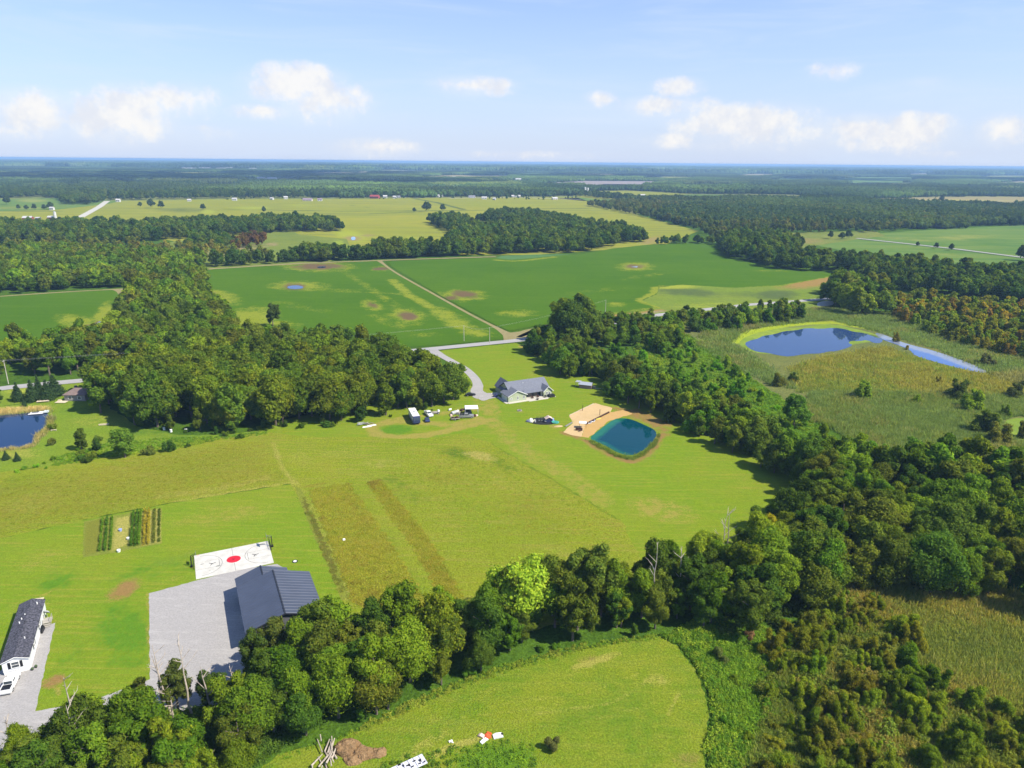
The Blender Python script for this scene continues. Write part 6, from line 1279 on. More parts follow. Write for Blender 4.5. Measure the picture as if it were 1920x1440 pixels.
# open-sided white-roofed carport / camper
o = thing('carport', 'white flat topped carport shelter beside the silver pickup truck', 'shelter', at(884, 776.5), .12)
mb = MB(); mb.box((0, 0, 3.05), (5.4, 4.6, .12)); sub('roof', mb, WHITEP, o)
mb = MB(); [mb.tube((x, y, 0), (x, y, 3.0), .06) for x in (-2.6, 2.6) for y in (-2.2, 2.2)]; sub('post', mb, GREYP, o)
mb = MB(); mb.box((-2.72, 0, 1.5), (.06, 4.4, 3.0)); mb.box((-1.6, 2.2, 1.5), (2.2, .05, 3.0)); sub('side_sheet', mb, GREYP, o)
mb = MB(); mb.box((-1.2, 0, .8), (2.2, 2.6, 1.6)); sub('stored_crates', mb, METALW, o)
rr = random.Random(11)
for i, (px, py, m, s, lab) in enumerate(((851, 777, GREYP, 1.5, 'pale grey upturned tank'), (857, 773.5, WHITEP, 1.0, 'white drum lying on its side'), (846, 780, CARDB, .8, 'pinkish plastic tub'), (843.5, 769.5, WHITEP, .8, 'small white barrel'), (866, 770, BROWNP, 1.0, 'dark brown crate'), (872, 768.5, BROWNP, .9, 'rusty brown drum'), (888, 781, BROWNP, 1.1, 'dark brown stack of boards'), (893.5, 780, CARDB, .7, 'pale pink bin'), (860, 776.5, GREYW, 1.2, 'weathered pallet'), (848, 774.5, GREYP, .7, 'grey bucket'))):
    p = at(px, py); mb = MB()
    if i in (0, 1, 3, 5, 9): mb.tube((-.9 * s, 0, .5 * s), (.9 * s, 0, .5 * s), .5 * s, .5 * s, 9)
    else: mb.box((0, 0, .35 * s), (1.6 * s, 1.1 * s, .7 * s), 0, .9); mb.box((.1, 0, .75 * s), (1.2 * s, .7 * s, .12))
    o = mb.build('yard_junk', m); o.location = (p[0], p[1], 0); o.rotation_euler = (0, 0, rr.random() * 2)
    tag(o, lab + ' in the junk row at the oak wood edge', 'yard junk', 'junk parked beside the carport')
for i, (px, py, m, lab) in enumerate(((681, 797, GREYP, 'grey scrap frame at the end of the dirt loop'), (690, 795.5, GREYW, 'weathered board heap at the end of the dirt loop'))):
    p = at(px, py); mb = MB(); [mb.box((rr.uniform(-1.6, 1.6), rr.uniform(-.7, .7), .3 + rr.random() * .5), (rr.uniform(.8, 2.4), .2, .2), rr.uniform(-1, 1)) for _ in range(9)]
    o = mb.build('scrap_pile', m); o.location = (p[0], p[1], 0); tag(o, lab, 'scrap pile')
for i, (px, py) in enumerate(((688, 801), (697, 798.5))):
    p = at(px, py); mb = MB(); mb.box((0, 0, .15), (3.6, .5, .25)); mb.box((0, .3, .3), (3.0, .2, .1)); o = mb.build('white_beam', WHITEP); o.location = (p[0], p[1], 0); o.rotation_euler = (0, 0, .45)
    tag(o, ('left' if i == 0 else 'right') + ' one of two white beams lying beside the dirt loop', 'beam', 'white beams by the dirt loop')
for i, (px, py) in enumerate(((308, 806), (321, 810), (349, 809))):
    p = at(px, py); mb = MB(); mb.tube((0, 0, 0), (0, 0, .9), .45, .4, 9); mb.tube((0, 0, .9), (0, 0, 1.05), .48, .48, 9); o = mb.build('beehive_drum', WHITEP); o.location = (p[0], p[1], 0)
    tag(o, ('leftmost', 'middle', 'rightmost')[i] + ' of three white drums at the shady foot of the oak wood', 'drum', 'white drums under the oak wood')

# ---- ranch house
HO = at(962, 753.5); uH = angle(at(962, 753.5), at(1036.5, 742.2))
ranch = thing('ranch_house', 'pale sage ranch house with blue grey shingle roof and white porch', 'house', HO, uH)
mb = MB(); house_body(mb, .3, 19.6, 3.0, 14.6, 0, 2.75, 6.3, 'x'); sub('wall', mb, SAGE, ranch)
mb = MB(); gable(mb, .3, 19.6, 3.0, 14.6, 2.8, 6.4, .5, .15, 'x'); rf = sub('roof', mb, SHINGG, ranch)
for (x, y, z) in ((8.4, 7.2, 5.5), (12.5, 10.4, 5.7)):
    mb = MB(); mb.tube((x, y, z - .6), (x, y, z + .35), .13); sub('roof_vent', mb, WHITEP, rf)
# garage wing front left, small wing front right, rear wing
for (nm, x0, x1, y0, y1, ze, zr) in (('garage_wing', -2.4, 6.4, -.2, 7.0, 2.75, 4.75), ('bedroom_wing', 15.4, 19.62, .2, 7.0, 2.78, 4.55), ('rear_wing', -.2, 5.2, 8.8, 17.6, 2.82, 5.9)):
    mb = MB(); house_body(mb, x0, x1, y0, y1, 0, ze, zr, 'y'); wg = sub(nm, mb, SAGE, ranch)
    mb = MB(); gable(mb, x0, x1, y0, y1, ze + .05, zr + .1, .45, .15, 'y'); sub('roof', mb, SHINGG, wg)
    c = (x0 + x1) / 2; s_ = (zr - ze + .05) / (c - x0); e = .47
    mb = MB(); yy = y0 - .5
    mb.prism([(x0 - e, ze - e * s_ - .05), (c, zr + .02), (x1 + e, ze - e * s_ - .05), (x1 + e, ze - e * s_ + .24), (c, zr + .30), (x0 - e, ze - e * s_ + .24)], yy, yy + .06); sub('gable_trim', mb, WHITEP, wg)
mb = MB(); mb.box((-.2 + .0, 6, 1.3), (.02, .02, .02))
for (x, y, z, w, h) in ((-1.0, -.2, 1.6, .6, .6), (2.2, -.2, 1.6, .55, 1.4), (5.2, -.2, 1.6, .55, 1.4), (16.9, .2, 1.6, .6, 1.2), (18.2, .2, 1.6, .6, 1.2)): window(ranch, x, y, z, w, h, '-y')
mb = MB(); mb.box((-2.43, 3.6, 1.15), (.06, 4.8, 2.3)); sub('garage_door', mb, WHITEP, ranch)
mb = MB(); mb.box((10.9, 2.96, 1.4), (8.4, .06, 2.3)); sub('porch_glazing', mb, GLASS, ranch)
for x in (7.0, 9.6, 12.2, 14.8):
    mb = MB(); mb.box((x, 1.4, 1.3), (.16, .16, 2.6)); sub('porch_post', mb, BROWNP if x in (9.6, 12.2) else WHITEP, ranch)
mb = MB(); mb.prism([(.9, 2.55), (.9, 2.72), (3.6, 3.4), (3.6, 3.2)], 6.45, 15.35, 'x'); sub('porch_roof', mb, SHINGG, ranch)
mb = MB(); mb.box((8.8, -.9, .07), (23.4, 2.0, .14)); mb.box((11.4, -2.3, .07), (9.6, 1.0, .138)); mb.box((-3.3, 5, .07), (1.4, 12.5, .136)); mb.box((10.9, 1.5, .10), (8.6, 3.0, .2)); sub('patio', mb, CONC2, ranch)
def to_ranch(x, y): return (HO[0] + x * math.cos(uH) - y * math.sin(uH), HO[1] + x * math.sin(uH) + y * math.cos(uH))
o = thing('hot_tub', 'black covered hot tub on the patio corner of the ranch house', 'hot tub', to_ranch(18.6, -1.0), uH); mb = MB(); mb.box((0, 0, .6), (2.6, 2.0, .95)); sub('cabinet', mb, DSTEEL, o); mb = MB(); mb.box((0, 0, 1.12), (2.7, 2.1, .1)); sub('lid', mb, BLACKP, o)
for (x, y, lab, m) in ((11.0, -2.2, 'dark round fire bowl on the patio of the ranch house', BLACKP), (15.6, -1.0, 'dark grill between the porch and the hot tub', DSTEEL), (9.8, .2, 'brown chair on the porch left side of the ranch house', BROWNP), (12.6, .4, 'brown table on the porch middle of the ranch house', BROWNP)):
    o = thing('patio_furniture', lab, 'patio furniture', to_ranch(x, y), uH, z=.14); mb = MB()
    if 'bowl' in lab: mb.tube((0, 0, 0), (0, 0, .5), .35, .6, 10)
    else: mb.box((0, 0, .45), (.9, .7, .1)); [mb.box((sx * .38, sy * .28, .2), (.08, .08, .42)) for sx in (-1, 1) for sy in (-1, 1)]; mb.box((0, .3, .8), (.9, .08, .6))
    sub('frame', mb, m, o)
o = thing('air_conditioner', 'dark box unit beside the driveway end of the ranch house', 'air conditioner', to_ranch(-4.0, 9.6), uH); mb = MB(); mb.box((0, 0, .6), (1.6, 1.2, 1.2)); sub('case', mb, NAVY, o); mb = MB(); mb.tube((0, 0, 1.2), (0, 0, 1.26), .4); sub('fan_grille', mb, BLACKP, o)
o = thing('fire_pit', 'small ring of stones with ashes on the lawn below the ranch house', 'fire pit', at(974, 770)); mb = MB()
for i in range(12): a = i * math.pi / 6; mb.box((math.cos(a) * .9, math.sin(a) * .9, .15), (.45, .3, .3), a + 1.57)
sub('stone_ring', mb, GREYW, o); mb = MB(); mb.tube((0, 0, 0), (0, 0, .08), .8, .8, 10); sub('ash', mb, DSTEEL, o)
o = thing('garden_bin', 'pale tan garden post near the driveway apron', 'post', at(932, 730)); mb = MB(); mb.box((0, 0, .5), (.5, .4, 1.0)); sub('box', mb, PALEW, o); mb = MB(); mb.box((0, 0, 1.05), (.6, .5, .1)); sub('lid', mb, GREYW, o)

# ---- grey shed by the wood
o = thing('poultry_shed', 'small grey metal roofed shed at the edge of the east woods', 'shed', at(1097, 727), -.35)
mb = MB(); house_body(mb, -2.6, 3.2, -1.5, 1.5, 0, 1.9, 2.7, 'x'); sub('wall', mb, mat('dusty_rose_wall', (.25, .17, .16), .8), o)
mb = MB(); gable(mb, -2.6, 3.2, -1.5, 1.5, 1.95, 2.8, .3, .08, 'x'); sub('roof', mb, mat('galvanised_roof', (.40, .43, .46), .4, metal=.3), o)
mb = MB(); mb.box((-3.4, .5, 2.6), (2.4, 3.0, .1)); sub('lean_to_roof', mb, mat('galvanised_roof', (.40, .43, .46)), o)
mb = MB(); [mb.box((x, y, 1.3), (.12, .12, 2.6)) for x in (-4.4, -2.7) for y in (-.8, 1.8)]; sub('post', mb, GREYW, o)
mb = MB(); mb.box((4.4, -.6, .8), (1.1, .8, 1.3)); sub('feed_hopper', mb, METALW, o)
o = thing('log_rail', 'pale pole lying along the east wood edge right of the grey shed', 'pole', at(1128, 729.5), -.05); mb = MB(); mb.tube((-2.8, 0, .35), (2.8, 0, .4), .12); sub('rail', mb, PALEW, o); mb = MB(); mb.box((-2.4, 0, .17), (.2, .5, .34)); mb.box((2.3, 0, .17), (.2, .5, .34)); sub('rest', mb, GREYW, o)

# ---- boat-shaped play bed
PB = smooth_poly(ats([(987.5, 790.5), (993, 786), (1000, 784.6), (1025, 782.5), (1033, 784.5), (1044, 790), (1048, 792), (1040, 794), (1033, 796.5), (1010, 796.5), (997, 794)]), 1)
mb = MB(); mb.extrude(PB, 0.0, .14); o = mb.build('play_bed', MULCH); tag(o, 'boat shaped bed of dark rubber mulch on the lawn with play things', 'play bed')
o = thing('swing_set', 'dark swing frame in the middle of the boat shaped play bed', 'swing set', at(1016, 791.5), .1, z=.14)
mb = MB(); mb.tube((-2.2, 0, 2.2), (2.2, 0, 2.2), .06); [mb.tube((x, y, 0), (x, 0, 2.2), .06) for x in (-2.2, 2.2) for y in (-1.0, 1.0)]; sub('frame', mb, DSTEEL, o)
for x in (-1.1, 0, 1.1): mb = MB(); mb.box((x, 0, .55), (.5, .2, .05)); mb.tube((x - .2, 0, .55), (x - .2, 0, 2.2), .015, n=4); mb.tube((x + .2, 0, .55), (x + .2, 0, 2.2), .015, n=4); sub('swing', mb, GREYP, o)
o = thing('play_dome', 'white domed play tent near the left tip of the boat shaped bed', 'play tent', at(995.5, 791), 0, z=.14); mb = MB(); mb.dome((0, 0, 0), 1.0, 1.0, 1.5, 10, 4); sub('shell', mb, WHITEP, o); mb = MB(); mb.dome((-1.0, 0, 0), 1.1, .8, .9, 8, 3); sub('awning', mb, mat('grey_blue_fabric', (.16, .17, .25), .8), o)
o = thing('toddler_slide', 'small cream slide in the left part of the boat shaped bed', 'slide', at(1000.5, 792.5), .6, z=.14); mb = MB(); mb.prism([(-.9, .05), (-.8, .05), (.6, 1.0), (.6, 1.15), (.5, 1.15), (-.9, .2)], -.3, .3); sub('chute', mb, mat('cream_plastic', (.68, .66, .45), .5), o); mb = MB(); mb.box((.75, 0, .5), (.3, .6, 1.0)); sub('steps', mb, WHITEP, o)
o = thing('playhouse', 'navy and pale blue playhouse with tan roof in the right part of the play bed', 'playhouse', at(1028.5, 791), .2, z=.14); mb = MB(); house_body(mb, -1.2, 1.2, -1, 1, 0, 1.5, 2.1); sub('wall', mb, NAVY, o); mb = MB(); gable(mb, -1.2, 1.2, -1, 1, 1.55, 2.2, .3, .08); sub('roof', mb, CARDB, o); mb = MB(); mb.tube((1.9, -.2, .1), (1.6, -.2, 1.3), .45, .5, 9); sub('tunnel_slide', mb, BLUEP, o)
o = thing('round_ball_table', 'small white table in the middle right of the play bed', 'table', at(1023, 792.3), 0, z=.14); mb = MB(); mb.tube((0, 0, .5), (0, 0, .56), .5, .5, 10); sub('top', mb, WHITEP, o); mb = MB(); mb.tube((0, 0, 0), (0, 0, .5), .1); sub('leg', mb, GREYP, o)
o = thing('splash_pool', 'teal folded splash pool at the right tip of the play bed', 'splash pool', at(1041.5, 793), -.1, z=.14); mb = MB(); mb.tube((0, 0, 0), (0, 0, .3), 1.4, 1.5, 12); mb.box((-1.0, .7, .2), (1.6, .6, .35), .4); sub('basin', mb, TEALP, o); mb = MB(); mb.tube((0, 0, .3), (0, 0, .305), 1.3, 1.3, 12); sub('liner', mb, mat('deep_green_plastic', (.03, .22, .16), .4), o)
o = thing('spoil_heap', 'pale sandy heap on the lawn right of the play bed', 'sand heap', at(1047, 799.5), .2); mb = MB(); mb.dome((0, 0, 0), 1.9, .9, .35, 12, 3); sub('mound', mb, SANDM, o)

# ---- sand court things
for (px, py, lab) in ((1092, 770.5, 'left volleyball post standing in the pale sand'), (1124.5, 778.5, 'right volleyball post standing above the dark retaining beam')):
    o = thing('volleyball_post', lab, 'volleyball post', at(px, py), 0, 'volleyball posts'); mb = MB(); mb.box((0, 0, 1.2), (.2, .2, 2.5)); sub('post', mb, BROWNP, o); mb = MB(); mb.box((0, 0, 2.48), (.26, .26, .08)); sub('cap', mb, BROWNP, o)
def beam(pa, pb, w, h, m, lab, cat='timber edging', z=0):
    a, b = at(*pa), at(*pb); mb = MB(); L_ = math.hypot(b[0] - a[0], b[1] - a[1]); n = max(1, int(L_ / 2.4))
    o = thing('timber_edging', lab, cat, a, angle(a, b))
    for i in range(n): mb = MB(); mb.box(((i + .5) * L_ / n, .03 * (i % 2), h / 2), (L_ / n - .03, w, h)); sub('timber', mb, m, o)
    return o
beam((1099, 796), (1142, 774), .45, .6, BROWNP, 'dark timber retaining edge between the pale sand and the clay bank')
beam((1067.5, 779.5), (1113, 757.5), .28, .3, mat('sandy_timber', (.42, .35, .24), .9), 'pale timber edging along the upper side of the sand court')
beam((1060, 800.5), (1073, 793), .35, .45, mat('grey_beam', (.20, .19, .2), .9), 'grey timber edging at the lower left side of the sand')
o = thing('beach_cabana', 'white square topped canopy over dark seats beside the teal pond', 'canopy', at(1092.5, 802), -.1)
mb = MB(); mb.box((0, 0, 2.25), (2.9, 2.4, .1)); sub('top', mb, WHITEP, o); mb = MB(); [mb.tube((x, y, 0), (x, y, 2.2), .05) for x in (-1.3, 1.3) for y in (-1.05, 1.05)]; sub('post', mb, BROWNP, o)
o = thing('beach_sofa', 'dark brown outdoor sofa in front of the white canopy', 'sofa', at(1085.5, 807), -.1); mb = MB(); mb.box((0, 0, .25), (2.7, .95, .4)); sub('seat', mb, BROWNP, o); mb = MB(); mb.box((0, .42, .55), (2.7, .15, .7)); mb.box((-1.3, 0, .5), (.15, .9, .5)); mb.box((1.3, 0, .5), (.15, .9, .5)); sub('backrest', mb, BROWNP, o)
o = thing('beach_table', 'low dark table beside the brown outdoor sofa', 'table', at(1087, 809.5), 0); mb = MB(); mb.box((0, 0, .4), (.9, .6, .06)); sub('top', mb, BROWNP, o); mb = MB(); [mb.box((x, y, .19), (.06, .06, .38)) for x in (-.4, .4) for y in (-.25, .25)]; sub('leg', mb, BROWNP, o)
for (px, py, lab) in ((1105, 794.5, 'white lounge chair nearest the white canopy'), (1111.5, 791.5, 'white lounge chair farther from the white canopy')):
    o = thing('lounge_chair', lab, 'lounge chair', at(px, py), .5, 'white lounge chairs on the clay bank'); mb = MB(); mb.box((0, 0, .3), (1.3, .7, .1)); sub('seat', mb, WHITEP, o); mb = MB(); mb.prism([(.55, .35), (1.0, .95), (1.08, .92), (.65, .3)], -.35, .35); sub('backrest', mb, WHITEP, o); mb = MB(); [mb.box((x, y, .13), (.06, .06, .26)) for x in (-.6, .6) for y in (-.3, .3)]; sub('leg', mb, WHITEP, o); mb = MB(); mb.box((.3, .1, .42), (.45, .4, .14)); sub('towel', mb, BLACKP, o)
o = thing('kayak', 'yellow kayak lying on the clay bank by the dark edging', 'kayak', at(1121, 786), .5); mb = MB(); mb.prism([(-1.5, .25), (-1.0, .05), (1.0, .05), (1.5, .25), (1.0, .38), (-1.0, .38)], -.32, .32); sub('hull', mb, YELLOWP, o); mb = MB(); mb.box((0, 0, .385), (.9, .4, .03)); sub('cockpit', mb, mat('dull_yellow', (.3, .26, .1), .6), o)

# ---- garden
gm = MATS['meadow_grass']; GP = [(158, 978), (196, 970), (240, 963), (303, 953), (303, 1020), (250, 1030), (200, 1039), (155, 1046)]
gsoil = field_mat('garden_soil', (.16, .19, .03), (.20, .21, .04), (.13, .18, .02), fine=4, mid=1.2, big=.4, yellow=(.34, .30, .08), brown=(.15, .155, .022), dark=(.07, .12, .01), ffac=.6, bump=.8)
sheet('garden_plot', GP, .09, .6, gsoil, [('p', [(160, 980), (195, 972), (186, 1036), (156, 1044)], 1.5, 1, .7), ('p', [(216, 972), (246, 966), (244, 1020), (208, 1036)], 1.5, 0, .6), ('p', [(264, 958), (303, 953), (303, 1018), (262, 1026)], 1.5, 0, .55)], wob=.2)
def croprow(pa, pb, pal, h, w, lab, grp, seed):
    r = np.random.default_rng(seed); a, b = np.array(at(*pa)), np.array(at(*pb)); L_ = np.linalg.norm(b - a); n = int(L_ * 55)
    t = r.uniform(0, 1, n); gap = vnoise(t * L_, np.zeros(n), 1.1, seed); k = gap > .22; t = t[k]; n = len(t)
    P = np.stack([a[0] + (b[0] - a[0]) * t, a[1] + (b[1] - a[1]) * t, np.zeros(n)], 1); P[:, :2] += r.normal(size=(n, 2)) * w * .5; P[:, 2] = r.uniform(.1, h, n)
    nr = r.normal(size=(n, 3)); nr[:, 2] = np.abs(nr[:, 2]) + .3; nr /= np.linalg.norm(nr, axis=1)[:, None]; tt = np.cross(nr, r.normal(size=(n, 3))); tt /= np.linalg.norm(tt, axis=1)[:, None]; bb = np.cross(nr, tt); s = .20
    V = np.stack([P - tt * s, P - bb * s * .6, P + tt * s, P + bb * s * .6], 1).reshape(-1, 3)
    me = mesh_np('crop_row', V, np.arange(len(V)), 4, LEAF); at_ = me.attributes.new('leafv', 'FLOAT', 'POINT'); at_.data.foreach_set('value', np.repeat(r.uniform(0, 1, n), 4).astype(np.float32))
    o = bpy.data.objects.new('crop_row', me); C.objects.link(o); o['tint'] = list(pal); tag(o, lab, 'crop row', grp)
GRN = (.13, .24, .018); YLW = (.36, .31, .03); DKG = (.09, .19, .016)
for i, (pa, pb, pal, h, w, lab) in enumerate((((193, 974), (187, 1035), GRN, 1.1, .28, 'leftmost green crop row of the garden'), ((202, 972.5), (197, 1034), DKG, 1.3, .28, 'second green crop row from the left of the garden'), ((211, 971), (207, 1033), GRN, 1.0, .25, 'third green crop row just left of the straw patch'),
        ((251, 962), (246, 1026), DKG, 1.5, .3, 'dark green crop row just right of the straw patch'), ((258, 961), (254, 1025), DKG, 1.5, .3, 'dark green crop row, second right of the straw patch'), ((265, 960), (260, 1024), GRN, 1.4, .3, 'green crop row left of the yellow ones'),
        ((273, 958), (270, 1023), YLW, 1.2, .32, 'first yellow crop row of the garden'), ((280, 957), (278, 1022), YLW, 1.2, .34, 'second yellow crop row of the garden'), ((290, 957), (288, 1019), (.16, .19, .03), .8, .4, 'pale green low crop row near the garden right edge'), ((299, 956), (298, 1017), (.10, .14, .02), .6, .3, 'thin crop row at the garden right edge'))):
    croprow(pa, pb, pal, h, w, lab, 'crop rows of the kitchen garden', 500 + i)
for (px, py, m, lab) in ((226, 996, BLUEP, 'pale lilac bucket on the straw patch of the garden'), (241, 1012, WHITEP, 'white bucket beside the dark green crop rows'), (223, 1035, WHITEP, 'white bucket at the lower edge of the garden')):
    o = thing('garden_bucket', lab, 'bucket', at(px, py)); mb = MB(); mb.tube((0, 0, 0), (0, 0, .7), .38, .48, 10); sub('pail', mb, m, o); mb = MB(); mb.tube((-.48, 0, .7), (0, 0, 1.0), .02, n=4); mb.tube((0, 0, 1.0), (.48, 0, .7), .02, n=4); sub('handle', mb, GREYP, o)

# ---- foreground things
PT = at(762, 1440)
o = thing('flatbed_trailer', 'silver white flat trailer with dark cross gaps at the bottom edge of the hay field', 'trailer', at(767, 1444), angle(at(735, 1440), at(783, 1418)))
mb = MB(); mb.box((0, 0, .95), (6.0, 2.3, .12)); sub('deck', mb, mat('silver_deck', (.52, .53, .57), .4, var=.1, vscale=2), o)
for i in range(6): mb = MB(); mb.box((-2.6 + i * 1.02, 0, 1.06), (.5, 2.1, .1)); sub('deck_plank', mb, mat('pale_lilac_plank', (.55, .56, .62), .5), o)
mb = MB(); rr = random.Random(8)
for i in range(14): mb.box((rr.uniform(-2.6, 2.6), rr.uniform(-.9, .9), 1.16), (.45, .18, .12), rr.choice([0, 1.57, .4]))
sub('strap_clutter', mb, BLACKP, o); wheels(o, (-.6, .4), 2.5, .36); mb = MB(); mb.tube((-3.0, 0, .7), (-4.4, 0, .6), .07); sub('drawbar', mb, DSTEEL, o)
o = thing('brush_log_pile', 'heap of pale split logs and roots at the wood corner of the hay field', 'log pile', at(606, 1425)); rr = random.Random(5)
for i in range(26):
    a = rr.uniform(1.1, 2.3); x, y = rr.uniform(-1.6, 1.8), rr.uniform(-2.6, 4.2); l = rr.uniform(1.2, 3.0); z = rr.uniform(.15, .9)
    mb = MB(); mb.tube((x - math.cos(a) * l / 2, y - math.sin(a) * l / 2, z), (x + math.cos(a) * l / 2, y + math.sin(a) * l / 2, z + rr.uniform(-.1, .5)), rr.uniform(.09, .2), rr.uniform(.06, .12), 6); sub('log', mb, PALEBARK, o)
mb = MB(); [mb.dome((x, y, 0), r * 1.3, r, h, 12, 4) for (x, y, r, h) in ((4.0, 1.6, 2.0, 1.5), (6.8, .6, 1.8, 1.1), (9.4, .8, 1.3, .7), (5.4, -.8, 1.4, .7))]
o2 = mb.build('soil_heap', SOILBROWN); p = at(606, 1418); o2.location = (p[0], p[1], 0); tag(o2, 'reddish brown heap of soil beside the split logs', 'soil heap')
dm = o2.modifiers.new('lumps', 'SUBSURF'); dm.levels = 2; dm.render_levels = 2; dt = bpy.data.textures.new('lumps', 'CLOUDS'); dt.noise_scale = 1.2; dd_ = o2.modifiers.new('displace', 'DISPLACE'); dd_.texture = dt; dd_.strength = .9
for i, (px, py, m, l, w, a, lab) in enumerate(((908, 1390, WHITEP, 1.7, .6, .8, 'white broken panel left of the orange pieces'), (903, 1381, CARDB, 1.3, .7, -.5, 'pinkish broken panel at the left of the wreckage'), (914.5, 1382, ORANGEP, 1.2, 1.0, .4, 'orange red sheet in the middle of the wreckage'), (917, 1377, ORANGEP, .6, .9, 1.2, 'small orange red sheet above the bigger one'), (934, 1381, WHITEP, 1.9, 1.0, .3, 'large white panel at the right of the wreckage'), (941, 1378.5, BLACKP, .5, .4, .2, 'small black piece at the right end of the wreckage'))):
    p = at(px, py); mb = MB(); mb.prism([(-l / 2, .05), (l / 2, .02), (l * .42, .32), (-l * .2, .45), (-l * .5, .2)], -w / 2, w / 2); mb.box((0, 0, .32), (l * .5, w * .6, .08), .3)
    o = mb.build('wreckage_panel', m); o.location = (p[0], p[1], 0); o.rotation_euler = (.08, .05, a); tag(o, lab, 'plastic panel', 'plastic wreckage on the hay field')
p = at(845, 1391); mb = MB(); mb.box((0, 0, .15), (.7, .3, .25), .5); mb.box((.3, -.25, .12), (.45, .2, .2), -.4); o = mb.build('plastic_scrap', WHITEP); o.location = (p[0], p[1], 0); tag(o, 'small white plastic scrap alone on the hay field', 'scrap')
p = at(645, 1013); mb = MB(); mb.box((0, 0, .2), (.7, .5, .35), .5); mb.box((0, 0, .42), (.5, .4, .1), .3); o = mb.build('white_marker', WHITEP); o.location = (p[0], p[1], 0); tag(o, 'tiny white box in the brown weed strip', 'box')

# ---- blue pond yard
o = thing('brown_roofed_house', 'small house with brown hipped roof half hidden by the oak wood', 'house', at(150, 747), .0)
mb = MB(); mb.box((0, 0, 1.4), (9, 7, 2.8)); sub('wall', mb, mat('grey_brick_wall', (.25, .23, .21), .8), o)
mb = MB(); mb.add([(-5, -4, 2.8), (5, -4, 2.8), (5, 4, 2.8), (-5, 4, 2.8), (-1.6, 0, 4.9), (1.6, 0, 4.9), (-5, -4, 2.65), (5, -4, 2.65), (5, 4, 2.65), (-5, 4, 2.65)], [(0, 1, 5, 4), (1, 2, 5), (2, 3, 4, 5), (3, 0, 4), (6, 7, 1, 0), (7, 8, 2, 1), (8, 9, 3, 2), (9, 6, 0, 3), (9, 8, 7, 6)]); rf = sub('roof', mb, BROWNR, o)
mb = MB(); mb.box((-1.6, 1, 4.7), (.9, .9, 1.6)); sub('chimney', mb, BLACKP, rf)
window(o, -2, -3.5, 1.5, 1.4, 1.2, '-y'); window(o, 2, -3.5, 1.5, 1.4, 1.2, '-y')
mb = MB(); mb.box((-4.6, -5.6, .3), (4.4, 2.6, .12)); mb.box((-6, -4.5, .5), (1.4, 1.0, .5)); sub('deck', mb, PALEW, o)
o = thing('picnic_platform', 'pale wooden platform on the lawn between the spruces and the blue pond', 'platform', at(82, 753), .35); mb = MB()
for i in range(8): mb = MB(); mb.box((-2.1 + i * .6, 0, .55), (.56, 3.2, .08)); sub('plank', mb, PALEW, o)
mb = MB(); [mb.box((x, y, .25), (.14, .14, .5)) for x in (-2.1, 2.1) for y in (-1.4, 1.4)]; sub('leg', mb, GREYW, o)
o = thing('pond_dock', 'white dock reaching into the blue pond from the reeds', 'dock', at(71, 776), .30)
mb = MB(); mb.box((-.5, -.9, .45), (5.2, .9, .12)); mb.box((-.5, .9, .42), (4.6, 1.6, .1)); sub('deck', mb, WHITEP, o); mb = MB(); mb.box((3.0, .6, .6), (1.8, 2.2, .5)); sub('float_box', mb, mat('pale_blue_float', (.5, .55, .55), .6), o); mb = MB(); mb.box((-1.1, .9, .5), (2.6, 1.3, .06)); sub('dark_mat', mb, METALW, o)
o = thing('wooden_post_stack', 'small stack of pale posts on the yard grass', 'posts', at(195, 797), .3); mb = MB(); [mb.tube((-1.8, y, .2 + .25 * (i // 3)), (1.8, y, .2 + .25 * (i // 3)), .11) for i, y in enumerate((-.3, 0, .3, -.15, .15))]; sub('posts', mb, PALEW, o)
o = thing('garden_bench', 'pale bench on the right shore of the blue pond', 'bench', at(101, 808), .3); mb = MB(); mb.box((0, 0, .45), (2.0, .5, .08)); sub('seat', mb, PALEW, o); mb = MB(); [mb.box((x, 0, .2), (.1, .45, .42)) for x in (-.8, .8)]; sub('leg', mb, GREYW, o)

# ---- poles and wires
POLEM = mat('weathered_pole', (.42, .39, .33), .9); WIREM = mat('aluminium_wire', (.45, .45, .45), .4)
tops = []
for (px, py, h, lab) in ((16, 720, 11.5, 'tall pale utility pole beside the county road near the blue pond'), (870, 640, 9.5, 'left utility pole of the pair at the soybean field edge'), (918, 644, 9.5, 'right utility pole of the pair beside the lawn corner'), (1135, 586, 9, 'utility pole beyond the tallest round tree')):
    p = at(px, py); o = thing('utility_pole', lab, 'utility pole', p); mb = MB(); mb.tube((0, 0, 0), (0, 0, h), .2, .13, 8); sub('pole', mb, POLEM, o)
    mb = MB(); mb.box((0, 0, h - .5), (.12, 1.9, .12)); sub('crossarm', mb, POLEM, o); mb = MB(); [mb.tube((0, y, h - .45), (0, y, h - .2), .05) for y in (-.85, 0, .85)]; sub('insulator', mb, GREYP, o); tops.append((p[0], p[1], h - .2))
tops = [(-330, tops[0][1] - 5, 11)] + tops
for i in range(len(tops) - 1):
    for s in (-.85, .85):
        a, b = Vector(tops[i]) + Vector((0, s, 0)), Vector(tops[i + 1]) + Vector((0, s, 0)); mb = MB(); n = 10; prev = a
        for k in range(1, n + 1):
            t = k / n; q = a.lerp(b, t) - Vector((0, 0, 4 * 1.3 * t * (1 - t))); mb.tube(prev, q, .022, n=3); prev = q
        tag(mb.build('power_line', WIREM), '%s power wire of the span %s' % ('near' if s < 0 else 'far', ('left of the blue pond pole', 'over the oak wood', 'between the pair of poles', 'past the lawn corner')[i]), 'wire', 'power lines along the county road')

